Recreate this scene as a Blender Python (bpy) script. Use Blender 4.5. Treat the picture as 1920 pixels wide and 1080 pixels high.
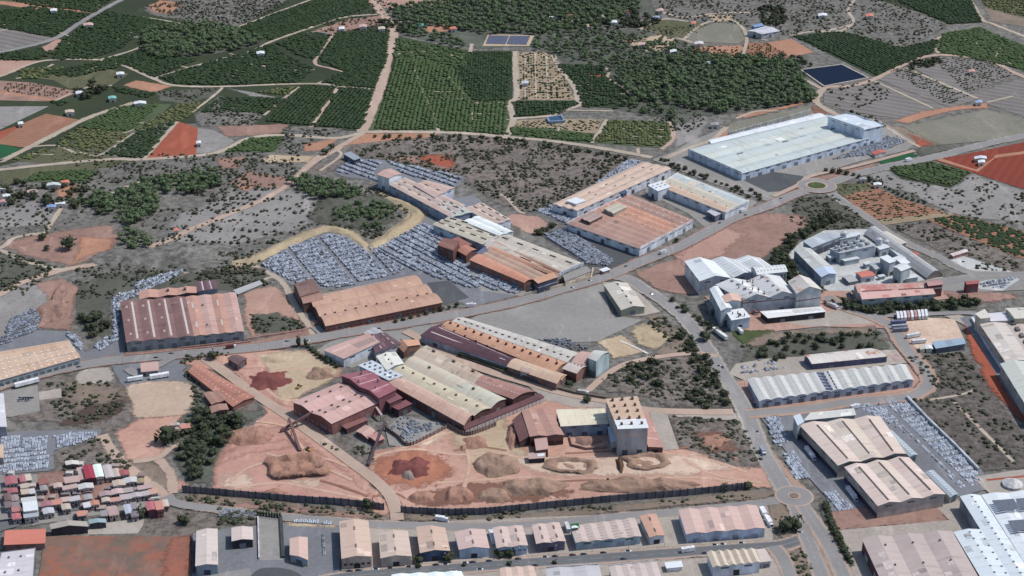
import bpy, bmesh, math, random
import numpy as np
from mathutils import Vector, Matrix
random.seed(7); RNG = np.random.RandomState(7)
for o in list(bpy.data.objects): bpy.data.objects.remove(o)
SC = bpy.context.scene; COL = SC.collection
# ---------------- camera, sky, sun, exposure ----------------
H = 600.0; PITCH = math.radians(24.7); F = 3062.0
cam_d = bpy.data.cameras.new('camera'); cam = bpy.data.objects.new('camera', cam_d); COL.objects.link(cam)
cam.location = (0, 0, H); cam.rotation_euler = (math.radians(90) - PITCH, 0, 0)
cam_d.sensor_width = 36.0; cam_d.lens = F / 1920 * 36.0; cam_d.clip_start = 5; cam_d.clip_end = 60000
SC.camera = cam
SC.render.resolution_x = 1024; SC.render.resolution_y = 576; SC.cycles.transparent_max_bounces = 32
SUN_EL = math.radians(56); SUN_AZ = math.radians(8)      # sun stands on the right (+x), a little beyond
w = bpy.data.worlds.new('World'); SC.world = w; w.use_nodes = True
nt = w.node_tree; sky = nt.nodes.new('ShaderNodeTexSky'); sky.sky_type = 'NISHITA'; sky.sun_disc = False
sky.sun_elevation = SUN_EL; sky.sun_rotation = math.radians(90) - SUN_AZ
nt.links.new(sky.outputs[0], nt.nodes['Background'].inputs[0]); nt.nodes['Background'].inputs[1].default_value = 0.13
sd = bpy.data.lights.new('sun', 'SUN'); sd.energy = 3.5; sd.angle = math.radians(0.6); sd.color = (1, 0.965, 0.92)
sun = bpy.data.objects.new('sun', sd); COL.objects.link(sun)
sv = Vector((math.cos(SUN_EL)*math.cos(SUN_AZ), math.cos(SUN_EL)*math.sin(SUN_AZ), math.sin(SUN_EL)))
sun.rotation_euler = sv.to_track_quat('Z', 'Y').to_euler(); sun.location = (500, 1500, 900)
SC.view_settings.view_transform = 'Standard'; SC.view_settings.look = 'None'
SC.view_settings.exposure = 0.12; SC.view_settings.gamma = 1.0
# ---------------- helpers ----------------
cp, sp = math.cos(PITCH), math.sin(PITCH)
def P(x, y, z=0.0):
    """ground (or height z) point that lies behind photo pixel x, y"""
    a = (x - 960) / F; b = -(y - 540) / F
    d = (a, cp + sp*b, -sp + cp*b); t = (z - H) / d[2]
    return Vector((d[0]*t, d[1]*t, z))
def lin(c):
    r = []
    for v in c:
        v = v/255.0; r.append(v/12.92 if v <= .04045 else ((v+.055)/1.055)**2.4)
    return r
MATS = {}
def newmat(name, rough=0.9, spec=0.2, metal=0.0):
    m = bpy.data.materials.new(name); m.use_nodes = True; b = m.node_tree.nodes['Principled BSDF']
    b.inputs['Roughness'].default_value = rough; b.inputs['Specular IOR Level'].default_value = spec
    b.inputs['Metallic'].default_value = metal
    return m, m.node_tree, b
K = 0.86
DS = 0.24; WBAL = (1.0, 1.0, 1.0); WBG = (1.0, .97, .89)
def rgba(c, k=None, ds=None):
    g = sum(c)/3.0; d = DS if ds is None else ds; return tuple(v*(k or K)*w_ for v, w_ in zip(lin(tuple(v+(g-v)*d for v in c)), WBAL)) + (1,)
def ramp_mix(nt_, fac, a, b):
    n = nt_.nodes.new('ShaderNodeMix'); n.data_type = 'RGBA'
    nt_.links.new(fac, n.inputs[0])
    for s, v in ((6, a), (7, b)):
        if isinstance(v, tuple): n.inputs[s].default_value = v
        else: nt_.links.new(v, n.inputs[s])
    return n.outputs[2]
def noise(nt_, vec, scale, detail=4, rough=.6, lo=.35, hi=.65):
    n = nt_.nodes.new('ShaderNodeTexNoise'); n.inputs['Scale'].default_value = scale
    n.inputs['Detail'].default_value = detail; n.inputs['Roughness'].default_value = rough
    nt_.links.new(vec, n.inputs['Vector'])
    m = nt_.nodes.new('ShaderNodeMapRange'); m.inputs[1].default_value = lo; m.inputs[2].default_value = hi
    nt_.links.new(n.outputs[0], m.inputs[0]); return m.outputs[0]
def mapping(nt_, vec, scale=(1,1,1), rot=0):
    m = nt_.nodes.new('ShaderNodeMapping'); m.inputs['Scale'].default_value = scale; m.inputs['Rotation'].default_value = (0,0,rot)
    nt_.links.new(vec, m.inputs[0]); return m.outputs[0]
def gmat(name, c1, c2, c3=None, s=.02, s2=.25, rows=None, rowc=None, sp_amt=.55, lo3=.52, hi3=.72):
    """ground: c1/c2 large patches, c3 small spots, optional rows=(period m, direction rad, strength)"""
    if name in MATS: return MATS[name]
    global WBAL
    WBAL = WBG; m, n, b = newmat(name, .95, .1)
    tc = n.nodes.new('ShaderNodeTexCoord').outputs['Object']
    col = ramp_mix(n, noise(n, tc, s, 6, .62), rgba(c1), rgba(c2))
    c3 = c3 or tuple(v*.72 for v in c2)
    f = noise(n, tc, s2, 5, .7, lo3, hi3)
    mu = n.nodes.new('ShaderNodeMath'); mu.operation = 'MULTIPLY'; mu.inputs[1].default_value = sp_amt; n.links.new(f, mu.inputs[0])
    col = ramp_mix(n, mu.outputs[0], col, rgba(c3))
    f2 = noise(n, tc, s2*3.1, 3, .6, .3, .7)      # fine light and dark grain
    mv = n.nodes.new('ShaderNodeMath'); mv.operation = 'MULTIPLY'; mv.inputs[1].default_value = .30; n.links.new(f2, mv.inputs[0])
    col = ramp_mix(n, mv.outputs[0], col, rgba(tuple(min(255, v*1.22) for v in c1)))
    f5 = noise(n, mapping(n, tc, (1, .55, 1), .5), .0075, 7, .68, .3, .7)      # broad worn and stained areas
    m5 = n.nodes.new('ShaderNodeMath'); m5.operation = 'MULTIPLY'; m5.inputs[1].default_value = .42; n.links.new(f5, m5.inputs[0])
    col = ramp_mix(n, m5.outputs[0], col, rgba(tuple(v*.8+8 for v in c2)))
    f6 = noise(n, mapping(n, tc, (1, .25, 1), 1.0), .05, 5, .7, .56, .66)        # wheel worn and washed streaks
    m6 = n.nodes.new('ShaderNodeMath'); m6.operation = 'MULTIPLY'; m6.inputs[1].default_value = .32; n.links.new(f6, m6.inputs[0])
    col = ramp_mix(n, m6.outputs[0], col, rgba(tuple(min(255, v*1.16+10) for v in c1)))
    if rows:
        per, ang, amt = rows
        wv = n.nodes.new('ShaderNodeTexWave'); wv.wave_type = 'BANDS'; wv.bands_direction = 'Y'
        wv.inputs['Scale'].default_value = 2*math.pi/per/20.0*1.0; wv.inputs['Distortion'].default_value = .6; wv.inputs['Detail'].default_value = 1
        wv.inputs['Detail Scale'].default_value = .3
        n.links.new(mapping(n, tc, (1,1,1), -ang), wv.inputs[0])
        mw = n.nodes.new('ShaderNodeMath'); mw.operation = 'MULTIPLY'; mw.inputs[1].default_value = amt; n.links.new(wv.outputs[1], mw.inputs[0])
        col = ramp_mix(n, mw.outputs[0], col, rgba(rowc or tuple(v*.6 for v in c2)))
    n.links.new(col, b.inputs['Base Color']); MATS[name] = m; WBAL = (1.0, 1.0, 1.0); return m
def rmat(c1, c2=None, amt=.6, rough=.65, seams=6.0, spots=None):
    """sheet roofing: streaks down the slope (u across bays, v along ridge, metres)"""
    key = ('r', c1, c2, amt, seams, spots)
    if key in MATS: return MATS[key]
    c2 = c2 or tuple(v*.85 for v in c1)
    m, n, b = newmat('sheet_roofing', rough, .3)
    uv = n.nodes.new('ShaderNodeUVMap').outputs[0]; tc = n.nodes.new('ShaderNodeTexCoord').outputs['Object']
    f = noise(n, mapping(n, uv, (.05, .35, 1)), 1.0, 5, .65, .38, .66)
    g = noise(n, tc, .045, 5, .65, .35, .7)
    mx = n.nodes.new('ShaderNodeMath'); mx.operation = 'MULTIPLY'; n.links.new(f, mx.inputs[0]); n.links.new(g, mx.inputs[1])
    ad = n.nodes.new('ShaderNodeMath'); ad.operation = 'MULTIPLY_ADD'; ad.inputs[1].default_value = min(1, amt*1.35); ad.inputs[2].default_value = 0.0
    av = n.nodes.new('ShaderNodeMath'); av.operation = 'ADD'; av.use_clamp = True; n.links.new(mx.outputs[0], av.inputs[0])
    m4 = n.nodes.new('ShaderNodeMath'); m4.operation = 'MULTIPLY'; m4.inputs[1].default_value = .5; n.links.new(g, m4.inputs[0])
    n.links.new(m4.outputs[0], av.inputs[1]); n.links.new(av.outputs[0], ad.inputs[0])
    col = ramp_mix(n, ad.outputs[0], rgba(c1, None, .12), rgba(c2, None, .12))
    col = ramp_mix(n, noise(n, mapping(n, uv, (.03, .22, 1), .3), 1.0, 6, .72, .54, .78), col, rgba(tuple(v*f for v, f in zip(c2, (.82, .74, .70))), None, .12))   # rust and dirt runs
    if spots:
        col = ramp_mix(n, noise(n, tc, .09, 5, .7, .58, .66), col, rgba(spots, None, .12))
    sx = n.nodes.new('ShaderNodeSeparateXYZ'); n.links.new(uv, sx.inputs[0])
    for ax, per, wd, am in ((1, seams, .10, .11), (0, 5.3, .07, .06)):
        d = n.nodes.new('ShaderNodeMath'); d.operation = 'DIVIDE'; d.inputs[1].default_value = per; n.links.new(sx.outputs[ax], d.inputs[0])
        fr = n.nodes.new('ShaderNodeMath'); fr.operation = 'FRACT'; n.links.new(d.outputs[0], fr.inputs[0])
        lt = n.nodes.new('ShaderNodeMath'); lt.operation = 'LESS_THAN'; lt.inputs[1].default_value = wd; n.links.new(fr.outputs[0], lt.inputs[0])
        ma = n.nodes.new('ShaderNodeMath'); ma.operation = 'MULTIPLY'; ma.inputs[1].default_value = am; n.links.new(lt.outputs[0], ma.inputs[0])
        col = ramp_mix(n, ma.outputs[0], col, rgba(tuple(v*.55 for v in c1)))
    n.links.new(col, b.inputs['Base Color'])
    wv = n.nodes.new('ShaderNodeTexWave'); wv.bands_direction = 'Y'; wv.inputs['Scale'].default_value = .6; n.links.new(uv, wv.inputs[0])
    bp = n.nodes.new('ShaderNodeBump'); bp.inputs['Strength'].default_value = .25; bp.inputs['Distance'].default_value = .12
    n.links.new(wv.outputs[1], bp.inputs['Height']); n.links.new(bp.outputs[0], b.inputs['Normal'])
    MATS[key] = m; return m
def pmat(name, c, rough=.8, var=.18, s=.6, metal=0.0):
    key = ('p', name, c)
    if key in MATS: return MATS[key]
    m, n, b = newmat(name, rough, .3, metal)
    tc = n.nodes.new('ShaderNodeTexCoord').outputs['Object']
    col = ramp_mix(n, noise(n, mapping(n, tc, (1,1,.35)), s, 4, .65), rgba(tuple(v*(1-var) for v in c)), rgba(tuple(min(255, v*(1+var*.6)) for v in c)))
    n.links.new(col, b.inputs['Base Color']); MATS[key] = m; return m
def wmat(c, s=.12): return pmat('rendered_wall', c, .85, .16, s)
def fmat(name, c1, c2, c3):
    global WBAL
    WBAL = (1.0, .97, .80); m, n, b = newmat(name, .8, .15)
    tc = n.nodes.new('ShaderNodeTexCoord').outputs['Object']; ge = n.nodes.new('ShaderNodeNewGeometry').outputs['Position']
    col = ramp_mix(n, noise(n, ge, .13, 3, .6, .3, .7), rgba(c1), rgba(c2))
    col = ramp_mix(n, noise(n, ge, 1.1, 2, .6, .45, .75), col, rgba(c3))
    n.links.new(col, b.inputs['Base Color']); WBAL = (1.0, 1.0, 1.0); return m
def setp(o, label=None, cat=None, group=None, kind=None):
    if label: o['label'] = label
    if cat: o['category'] = cat
    if group: o['group'] = group
    if kind: o['kind'] = kind
    return o
def link(name, me, parent=None, mat=None):
    o = bpy.data.objects.new(name, me); COL.objects.link(o)
    if mat is not None:
        for q in (mat if isinstance(mat, (list, tuple)) else [mat]): me.materials.append(q)
    if parent is not None: o.parent = parent
    return o
def empty(name, loc, label, cat, group=None, rz=0):
    o = bpy.data.objects.new(name, None); COL.objects.link(o); o.location = loc; o.rotation_euler = (0,0,rz)
    o.empty_display_size = 2; setp(o, label, cat, group); return o
def mesh(vs, fs, name='m', mi=None, uvs=None, recalc=True, smooth=False):
    me = bpy.data.meshes.new(name); me.from_pydata([tuple(v) for v in vs], [], fs)
    if mi: me.polygons.foreach_set('material_index', mi)
    if uvs:
        uvl = me.uv_layers.new(name='UVMap')
        for p in me.polygons:
            for li in p.loop_indices: uvl.data[li].uv = uvs[me.loops[li].vertex_index]
    if recalc:
        bm = bmesh.new(); bm.from_mesh(me); bmesh.ops.recalc_face_normals(bm, faces=bm.faces); bm.to_mesh(me); bm.free()
    if smooth: me.polygons.foreach_set('use_smooth', [True]*len(me.polygons))
    me.update(); return me
class MB:
    def __init__(s): s.v = []; s.f = []
    def hexa(s, c):      # 8 corners: bottom 4, top 4
        n = len(s.v); s.v += [Vector(q) for q in c]
        s.f += [tuple(n+i for i in q) for q in ((3,2,1,0),(4,5,6,7),(0,1,5,4),(1,2,6,5),(2,3,7,6),(3,0,4,7))]
    def box(s, x0, x1, y0, y1, z0, z1):
        s.hexa([(x0,y0,z0),(x1,y0,z0),(x1,y1,z0),(x0,y1,z0),(x0,y0,z1),(x1,y0,z1),(x1,y1,z1),(x0,y1,z1)])
    def wallseg(s, a, b, t, z0, z1):
        d = (b - a); d.z = 0; nrm = Vector((-d.y, d.x, 0)).normalized()*t/2
        s.hexa([Vector((q.x, q.y, z)) for z in (z0, z1) for q in (a-nrm, b-nrm, b+nrm, a+nrm)])
    def bar(s, a, b, r):
        d = (b-a).normalized(); u = d.cross(Vector((0,0,1)));
        if u.length < .01: u = Vector((1,0,0))
        u.normalize(); w_ = d.cross(u)
        s.hexa([p + u*r*i + w_*r*j for p in (a, b) for i, j in ((-1,-1),(1,-1),(1,1),(-1,1))])
    def cyl(s, c, r, z0, z1, k=10, r2=None):
        r2 = r if r2 is None else r2
        n = len(s.v)
        for z, rr in ((z0, r), (z1, r2)):
            for i in range(k): a = 2*math.pi*i/k; s.v.append(Vector((c[0]+rr*math.cos(a), c[1]+rr*math.sin(a), z)))
        for i in range(k): j = (i+1) % k; s.f.append((n+i, n+j, n+k+j, n+k+i))
        s.f.append(tuple(n+k+i for i in range(k))); s.f.append(tuple(n+k-1-i for i in range(k)))
    def build(s, name, mat, parent=None, off=None):
        vs = s.v if off is None else [v - off for v in s.v]
        return link(name, mesh(vs, s.f, name), parent, mat)
# ---------------- ground sheets ----------------
LEV = np.zeros((128, 212), int)      # how many sheets already lie on each 10-pixel cell of the map
def nz(cells):
    ys, xs = cells; v = int(LEV[ys, xs].max()) + 1; LEV[ys, xs] = v; return .02 + v*.012
def cells_of(pts, width_px=None):
    m = np.zeros(LEV.shape, bool)
    def mark(x, y, r=1):
        i = int(y//10)+10; j = int(x//10)+10
        m[max(0,min(127,i-r)):max(0,min(127,i+r))+1, max(0,min(211,j-r)):max(0,min(211,j+r))+1] = True
    n = len(pts)
    for i in range(n if width_px is None else n-1):
        a = pts[i]; b = pts[(i+1) % n]; k = int(max(abs(b[0]-a[0]), abs(b[1]-a[1]))/6)+1
        for q in range(k+1): mark(a[0]+(b[0]-a[0])*q/k, a[1]+(b[1]-a[1])*q/k)
    if width_px is None:
        X, Y = np.meshgrid((np.arange(212)-10)*10+5.0, (np.arange(128)-10)*10+5.0)
        m |= inpoly(X.ravel(), Y.ravel(), pts).reshape(m.shape)
    return np.nonzero(m)
def smooth_pts(pts, closed, k=4):
    out = []; n = len(pts)
    rng = range(n) if closed else range(n-1)
    for i in rng:
        g = lambda j: pts[j % n] if closed else pts[max(0, min(n-1, j))]
        p0, p1, p2, p3 = g(i-1), g(i), g(i+1), g(i+2)
        for q in range(k):
            t = q/k
            out.append(tuple(.5*((2*p1[a]) + (-p0[a]+p2[a])*t + (2*p0[a]-5*p1[a]+4*p2[a]-p3[a])*t*t + (-p0[a]+3*p1[a]-3*p2[a]+p3[a])*t**3) for a in (0,1)))
    if not closed: out.append(pts[-1])
    return out
SOFT = {}
def soft(mat):
    """the same soil with a ragged, thinning outline: the 'sd' attribute is the distance inside the edge"""
    if mat.name in SOFT: return SOFT[mat.name]
    m = mat.copy(); n = m.node_tree; b = n.nodes['Principled BSDF']
    at = n.nodes.new('ShaderNodeAttribute'); at.attribute_name = 'sd'
    tc = n.nodes.new('ShaderNodeNewGeometry').outputs['Position']; s = at.outputs['Fac']
    for sc, am in ((.05, 1.9), (.22, 1.3), (.9, .7)):
        f = noise(n, tc, sc, 4, .65, .25, .75); q = n.nodes.new('ShaderNodeMath'); q.operation = 'MULTIPLY_ADD'; q.inputs[1].default_value = am; q.inputs[2].default_value = -am/2
        n.links.new(f, q.inputs[0]); ad = n.nodes.new('ShaderNodeMath'); ad.operation = 'ADD'; n.links.new(s, ad.inputs[0]); n.links.new(q.outputs[0], ad.inputs[1]); s = ad.outputs[0]
    mr = n.nodes.new('ShaderNodeMapRange'); mr.inputs[1].default_value = -.25; mr.inputs[2].default_value = .75; n.links.new(s, mr.inputs[0])
    n.links.new(mr.outputs[0], b.inputs['Alpha']); SOFT[mat.name] = m; return m
def set_sd(me, vals):
    at = me.attributes.new('sd', 'FLOAT', 'POINT'); at.data.foreach_set('value', np.asarray(vals, np.float32))
def segdist(G, A):
    d = np.full(len(G), 1e9)
    for k in range(len(A)):
        a = A[k]; b = A[(k+1) % len(A)]; ab = b-a; t = np.clip(((G-a) @ ab)/max(1e-9, ab @ ab), 0, 1); d = np.minimum(d, np.hypot(*(G-a-t[:,None]*ab).T))
    return d
def patch(name, mat, pts, sm=False, rough=0.0):
    pts = [tuple(pts[i:i+2]) for i in range(0, len(pts), 2)] if not isinstance(pts[0], tuple) else pts
    if sm: pts = smooth_pts(pts, True)
    z = nz(cells_of(pts))
    W = [P(x, y, z) for x, y in pts]
    if rough:
        fe = 1.2 + rough*1.3; A = np.array([[v.x, v.y] for v in W]); mg = fe*2.3; lo = A.min(0)-mg; hi = A.max(0)+mg
        st = max(1.8, float((hi-lo).max())/90); st = min(st, fe*1.6); nx, ny = (np.ceil((hi-lo)/st).astype(int)+1)
        X, Y = np.meshgrid(lo[0]+np.arange(nx)*st, lo[1]+np.arange(ny)*st); G = np.stack([X.ravel(), Y.ravel()], 1)
        sd = segdist(G, A)*np.where(inpoly(G[:,0], G[:,1], A), 1, -1)/fe
        idx = np.arange(nx*ny).reshape(ny, nx); q = np.stack([idx[:-1,:-1], idx[:-1,1:], idx[1:,1:], idx[1:,:-1]], -1).reshape(-1, 4)
        q = q[sd[q].max(1) > -2.3]; used, inv = np.unique(q, return_inverse=True); V = np.column_stack([G[used], np.full(len(used), z)])
        me = np_mesh(V, inv.reshape(-1, 4), name); set_sd(me, sd[used]); return setp(link(name, me, None, soft(mat)), kind='structure')
    from mathutils.geometry import tessellate_polygon
    tr = tessellate_polygon([W])
    o = link(name, mesh(W, [tuple(t) for t in tr], name), None, mat)
    for p in o.data.polygons:
        if p.normal.z < 0: p.flip()
    return setp(o, kind='structure')
def ribbon_mesh(W, width, z, closed=False):
    vs = []; fs = []; n = len(W)
    for i in range(n):
        a = W[i-1] if (i > 0 or closed) else W[i]; b = W[(i+1) % n] if (i < n-1 or closed) else W[i]
        d = (b-a); d.z = 0; d.normalize(); nr = Vector((-d.y, d.x, 0))*width/2
        vs += [Vector((W[i].x, W[i].y, z))-nr, Vector((W[i].x, W[i].y, z))+nr]
    for i in range(n if closed else n-1):
        j = (i+1) % n; fs.append((2*i, 2*j, 2*j+1, 2*i+1))
    return vs, fs
def road(name, mat, pts, width, sm=True, dash=None, verge=None, vm=None):
    pts = [tuple(pts[i:i+2]) for i in range(0, len(pts), 2)]
    if sm: pts = smooth_pts(pts, False, 5)
    if verge: road(name+'_verge', vm, [c for p in pts for c in p], width+verge, False)
    cl_ = cells_of(pts, 1); z = nz(cl_); W = [P(x, y, z) for x, y in pts]
    if name in ('track', 'sandy_bank') or name.endswith('_verge'):
        fe = min(1.6, width*.16) if name != 'sandy_bank' else 3; vs = []; fs = []; sd = []; n = len(W)
        for i in range(n):
            d = (W[min(i+1, n-1)]-W[max(0, i-1)]); d.z = 0; d.normalize(); nr = Vector((-d.y, d.x, 0)); c_ = W[i]
            for s in (-1, 0, 1):
                q = c_ + nr*s*(width/2+fe*2); vs.append((q.x, q.y, z)); sd.append((width/2)/fe if s == 0 else -2.0)
        for i in range(n-1):
            for j in (0, 1): q = 3*i+j; fs.append((q, q+3, q+4, q+1))
        me = mesh(vs, fs, name); set_sd(me, sd); o = setp(link(name, me, None, soft(mat)), kind='structure')
        for p in o.data.polygons:
            if p.normal.z < 0: p.flip()
        return W
    vs, fs = ribbon_mesh(W, width, z)
    o = setp(link(name, mesh(vs, fs, name), None, mat), kind='structure')
    for p in o.data.polygons:
        if p.normal.z < 0: p.flip()
    if dash:
        z2 = nz(cl_)+.01; vs = []; fs = []
        for i in range(len(W)-1):
            a, b = W[i], W[i+1]; L = (b-a).length; t = 0; d = (b-a).normalized(); nr = Vector((-d.y, d.x, 0))*.12
            while t < L:
                q = a + d*t; e = a + d*min(L, t+4.0); n_ = len(vs)
                vs += [q-nr, e-nr, e+nr, q+nr]; fs.append((n_, n_+1, n_+2, n_+3)); t += 10
            for sgn in (-1, 1):
                off = nr*sgn*(width/2-.5)/.12; n_ = len(vs)
                vs += [a+off-nr, b+off-nr, b+off+nr, a+off+nr]; fs.append((n_, n_+1, n_+2, n_+3))
        for v in vs: v.z = z2
        o2 = setp(link('road_marking', mesh(vs, fs, 'rm'), None, dash), kind='structure')
    return W
# ---------------- templates for greenery and stacks ----------------
def ico(sub):
    bm = bmesh.new(); bmesh.ops.create_icosphere(bm, subdivisions=sub, radius=1)
    v = np.array([q.co[:] for q in bm.verts]); f = np.array([[q.index for q in p.verts] for p in bm.faces]); bm.free(); return v, f
I1 = ico(1); I2 = ico(2)
def lumpy(seed, lumps, rx, rz, zc, lr, leaves, base=I1, flat=.8):
    r = np.random.RandomState(seed); V = []; Fc = []; n = 0
    for i in range(lumps):
        u = r.normal(size=3); u /= np.linalg.norm(u); rad = r.uniform(.15, .8)
        c = u*rad*np.array([rx, rx, rz]) + [0, 0, zc]
        if i == 0: c = np.array([0, 0, zc])
        s = lr*r.uniform(.65, 1.15)*(1.35 if i == 0 else 1)
        v = base[0]*(1 + r.uniform(-.28, .28, (len(base[0]), 1)))*[s, s, s*flat] + c
        V.append(v); Fc.append(base[1]+n); n += len(v)
    for i in range(leaves):
        u = r.normal(size=3); u /= np.linalg.norm(u)
        c = u*np.array([rx, rx, rz])*r.uniform(.85, 1.25) + [0, 0, zc]; q = r.normal(size=(3,3))*lr*.36
        V.append(c+q); Fc.append(np.array([[0,1,2]])+n); n += 3
    v = np.vstack(V); v[:,2] = np.maximum(v[:,2], .02)
    return v, np.vstack(Fc)
def np_mesh(V, Fc, name, mat_idx=None, quads=False):
    me = bpy.data.meshes.new(name); k = Fc.shape[1]
    me.vertices.add(len(V)); me.vertices.foreach_set('co', V.astype(np.float32).ravel())
    me.loops.add(len(Fc)*k); me.loops.foreach_set('vertex_index', Fc.astype(np.int32).ravel())
    me.polygons.add(len(Fc)); me.polygons.foreach_set('loop_start', (np.arange(len(Fc))*k).astype(np.int32))
    try: me.polygons.foreach_set('loop_total', np.full(len(Fc), k, np.int32))
    except Exception: pass
    if mat_idx is not None: me.polygons.foreach_set('material_index', mat_idx.astype(np.int32))
    me.update(calc_edges=True); me.validate(); return me
def merge(insts, temps):
    """insts: list of (x,y,z,sx,sz,rot,ti); temps: [(V,F,matidx array)] -> V,F,M"""
    VV = []; FF = []; MM = []; n = 0; A = np.array([i[:7] for i in insts], float)
    for ti, (v, f, mi) in enumerate(temps):
        B = A[A[:,6] == ti]
        if not len(B): continue
        c, s = np.cos(B[:,5])[:,None], np.sin(B[:,5])[:,None]
        X = (v[None,:,0]*c - v[None,:,1]*s)*B[:,3:4] + B[:,0:1]; Y = (v[None,:,0]*s + v[None,:,1]*c)*B[:,3:4] + B[:,1:2]
        Z = v[None,:,2]*B[:,4:5] + B[:,2:3]
        V = np.stack([X, Y, Z], -1).reshape(-1, 3)
        Fc = (f[None] + (np.arange(len(B))*len(v))[:,None,None]).reshape(-1, f.shape[1]) + n
        VV.append(V); FF.append(Fc); MM.append(np.tile(mi, len(B))); n += len(V)
    return np.vstack(VV), np.vstack(FF), np.concatenate(MM)
def inpoly(X, Y, poly):
    ins = np.zeros(len(X), bool); n = len(poly)
    for i in range(n):
        x1, y1 = poly[i][0], poly[i][1]; x2, y2 = poly[(i+1) % n][0], poly[(i+1) % n][1]
        c = ((y1 > Y) != (y2 > Y)) & (X < (x2-x1)*(Y-y1)/((y2-y1) or 1e-9) + x1); ins ^= c
    return ins
def clump(X, Y, s, seed=0):
    r = np.random.RandomState(seed+11); f = np.zeros(len(X))
    for k in range(7):
        a = r.uniform(0, 6.28); q = r.uniform(.6, 2.2)/s; f += np.sin((X*math.cos(a)+Y*math.sin(a))*q + r.uniform(0, 6.28))
    return f/2.6
def pts_in(poly_px, dx, dy, ang=0.0, jit=.3, keep=1.0, cl=None, clt=0.0, z=0.0):
    poly = [poly_px[i:i+2] for i in range(0, len(poly_px), 2)]; W = [P(x, y, 0) for x, y in poly]
    A = np.array([[v.x, v.y] for v in W]); c0 = A.mean(0); c, s = math.cos(ang), math.sin(ang)
    L = (A-c0) @ np.array([[c, -s],[s, c]])
    x = np.arange(L[:,0].min(), L[:,0].max(), dx); y = np.arange(L[:,1].min(), L[:,1].max(), dy)
    X, Y = np.meshgrid(x, y); X = X.ravel() + RNG.uniform(-jit, jit, X.size)*dx; Y = Y.ravel() + RNG.uniform(-jit, jit, Y.size)*dy
    G = np.stack([X, Y], 1) @ np.array([[c, s],[-s, c]]) + c0
    m = inpoly(G[:,0], G[:,1], A) & (RNG.rand(len(G)) < keep)
    if cl: m &= clump(G[:,0], G[:,1], cl, int(abs(c0[0]))) + RNG.uniform(-.5, .5, len(G)) > clt
    # keep what the photo's frame can see, a margin beyond it
    dep = G[:,1]*cp + H*sp; sxp = 960 + F*G[:,0]/dep; syp = 540 - F*(G[:,1]*sp - H*cp)/dep
    m &= (sxp > -60) & (sxp < 1980) & (syp > -60) & (syp < 1120)
    return G[m]
def wdir(x1, y1, x2, y2):
    a, b = P(x1, y1), P(x2, y2); return math.atan2(b.y-a.y, b.x-a.x)
# ---------------- ground materials (surface colours as they are) ----------------
SCRUB = gmat('scrub_soil', (134,131,130), (108,107,106), (56,60,54), .012, .13, sp_amt=.85, lo3=.44, hi3=.58)
SCRUBL = gmat('pale_scrub', (150,147,149), (128,126,129), (84,85,82), .02, .14, sp_amt=.7, lo3=.54, hi3=.66)
SCRUBB = gmat('brown_scrub', (138,127,124), (112,105,103), (64,60,56), .015, .15, sp_amt=.85, lo3=.45, hi3=.58)
SCRUBD = gmat('dark_scrub', (104,104,98), (78,82,74), (48,54,46), .02, .12, sp_amt=.7)
WEED = gmat('dry_weeds', (146,128,116), (116,104,96), (74,66,60), .03, .15, sp_amt=.7)
FOREST = gmat('forest_floor', (104,108,102), (76,84,74), (48,58,48), .02, .1)
GROVE = gmat('grove_soil', (62,76,54), (52,62,46), (96,94,72), .01, .2, sp_amt=.4)
GROVEM = gmat('grove_soil_light', (84,102,72), (72,88,64), (118,116,90), .012, .15, sp_amt=.5)
GROVET = gmat('young_grove_soil', (170,148,122), (140,124,102), (84,84,62), .03, .14, sp_amt=.6)
OLIVE = gmat('olive_field', (110,108,82), (82,88,64), (56,66,48), .02, .12, sp_amt=.6)
BRIGHT = gmat('green_crop', (36,104,64), (34,88,58), (30,74,50), .02, .2)
LAWN = gmat('grass', (84,100,58), (66,84,50), (52,64,44), .1, .5)
REDS = gmat('red_soil', (178,88,66), (158,78,60), (134,70,56), .02, .12, sp_amt=.4)
REDR = gmat('red_soil_rows', (156,66,50), (142,60,48), (122,54,46), .02, .12, rows=(9, 1.1, .35), rowc=(118,50,44), sp_amt=.3)
ORNG = gmat('orange_soil', (186,132,108), (168,116,94), (136,98,82), .03, .13, sp_amt=.5)
ORNGR = gmat('ploughed_soil', (176,122,98), (160,108,88), (122,88,72), .03, .13, rows=(6, .25, .5), rowc=(112,84,66))
ORNGW = gmat('worn_red_soil', (136,104,94), (110,96,90), (178,94,70), .03, .04, sp_amt=.9, lo3=.47, hi3=.6)
PINKS = gmat('pink_soil', (186,146,134), (170,128,116), (146,110,102), .02, .1, sp_amt=.5)
PINKB = gmat('pink_brown_soil', (166,128,118), (140,106,98), (108,84,80), .03, .12, sp_amt=.7)
QUAR = gmat('quarry_clay', (204,158,142), (182,130,116), (146,96,86), .012, .07, sp_amt=.6)
QUARP = gmat('quarry_pink_clay', (198,148,136), (180,126,116), (150,98,92), .015, .07, sp_amt=.6)
QUARW = gmat('pale_clay', (214,188,170), (196,162,146), (166,128,114), .03, .1, sp_amt=.5)
MAROON = gmat('maroon_clay', (132,66,66), (104,48,52), (84,40,46), .03, .12, sp_amt=.5)
TANS = gmat('tan_clay', (196,174,146), (176,152,126), (140,122,102), .02, .1, sp_amt=.5)
BANK = gmat('bare_sandy_bank', (190,170,138), (160,142,116), (128,110,86), .03, .09, sp_amt=.6)
MUDB = gmat('spoil_clay', (158,128,104), (134,108,88), (104,84,70), .05, .16, sp_amt=.6)
MUDR = gmat('red_spoil', (150,104,90), (122,82,72), (94,62,58), .05, .16, sp_amt=.6)
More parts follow.
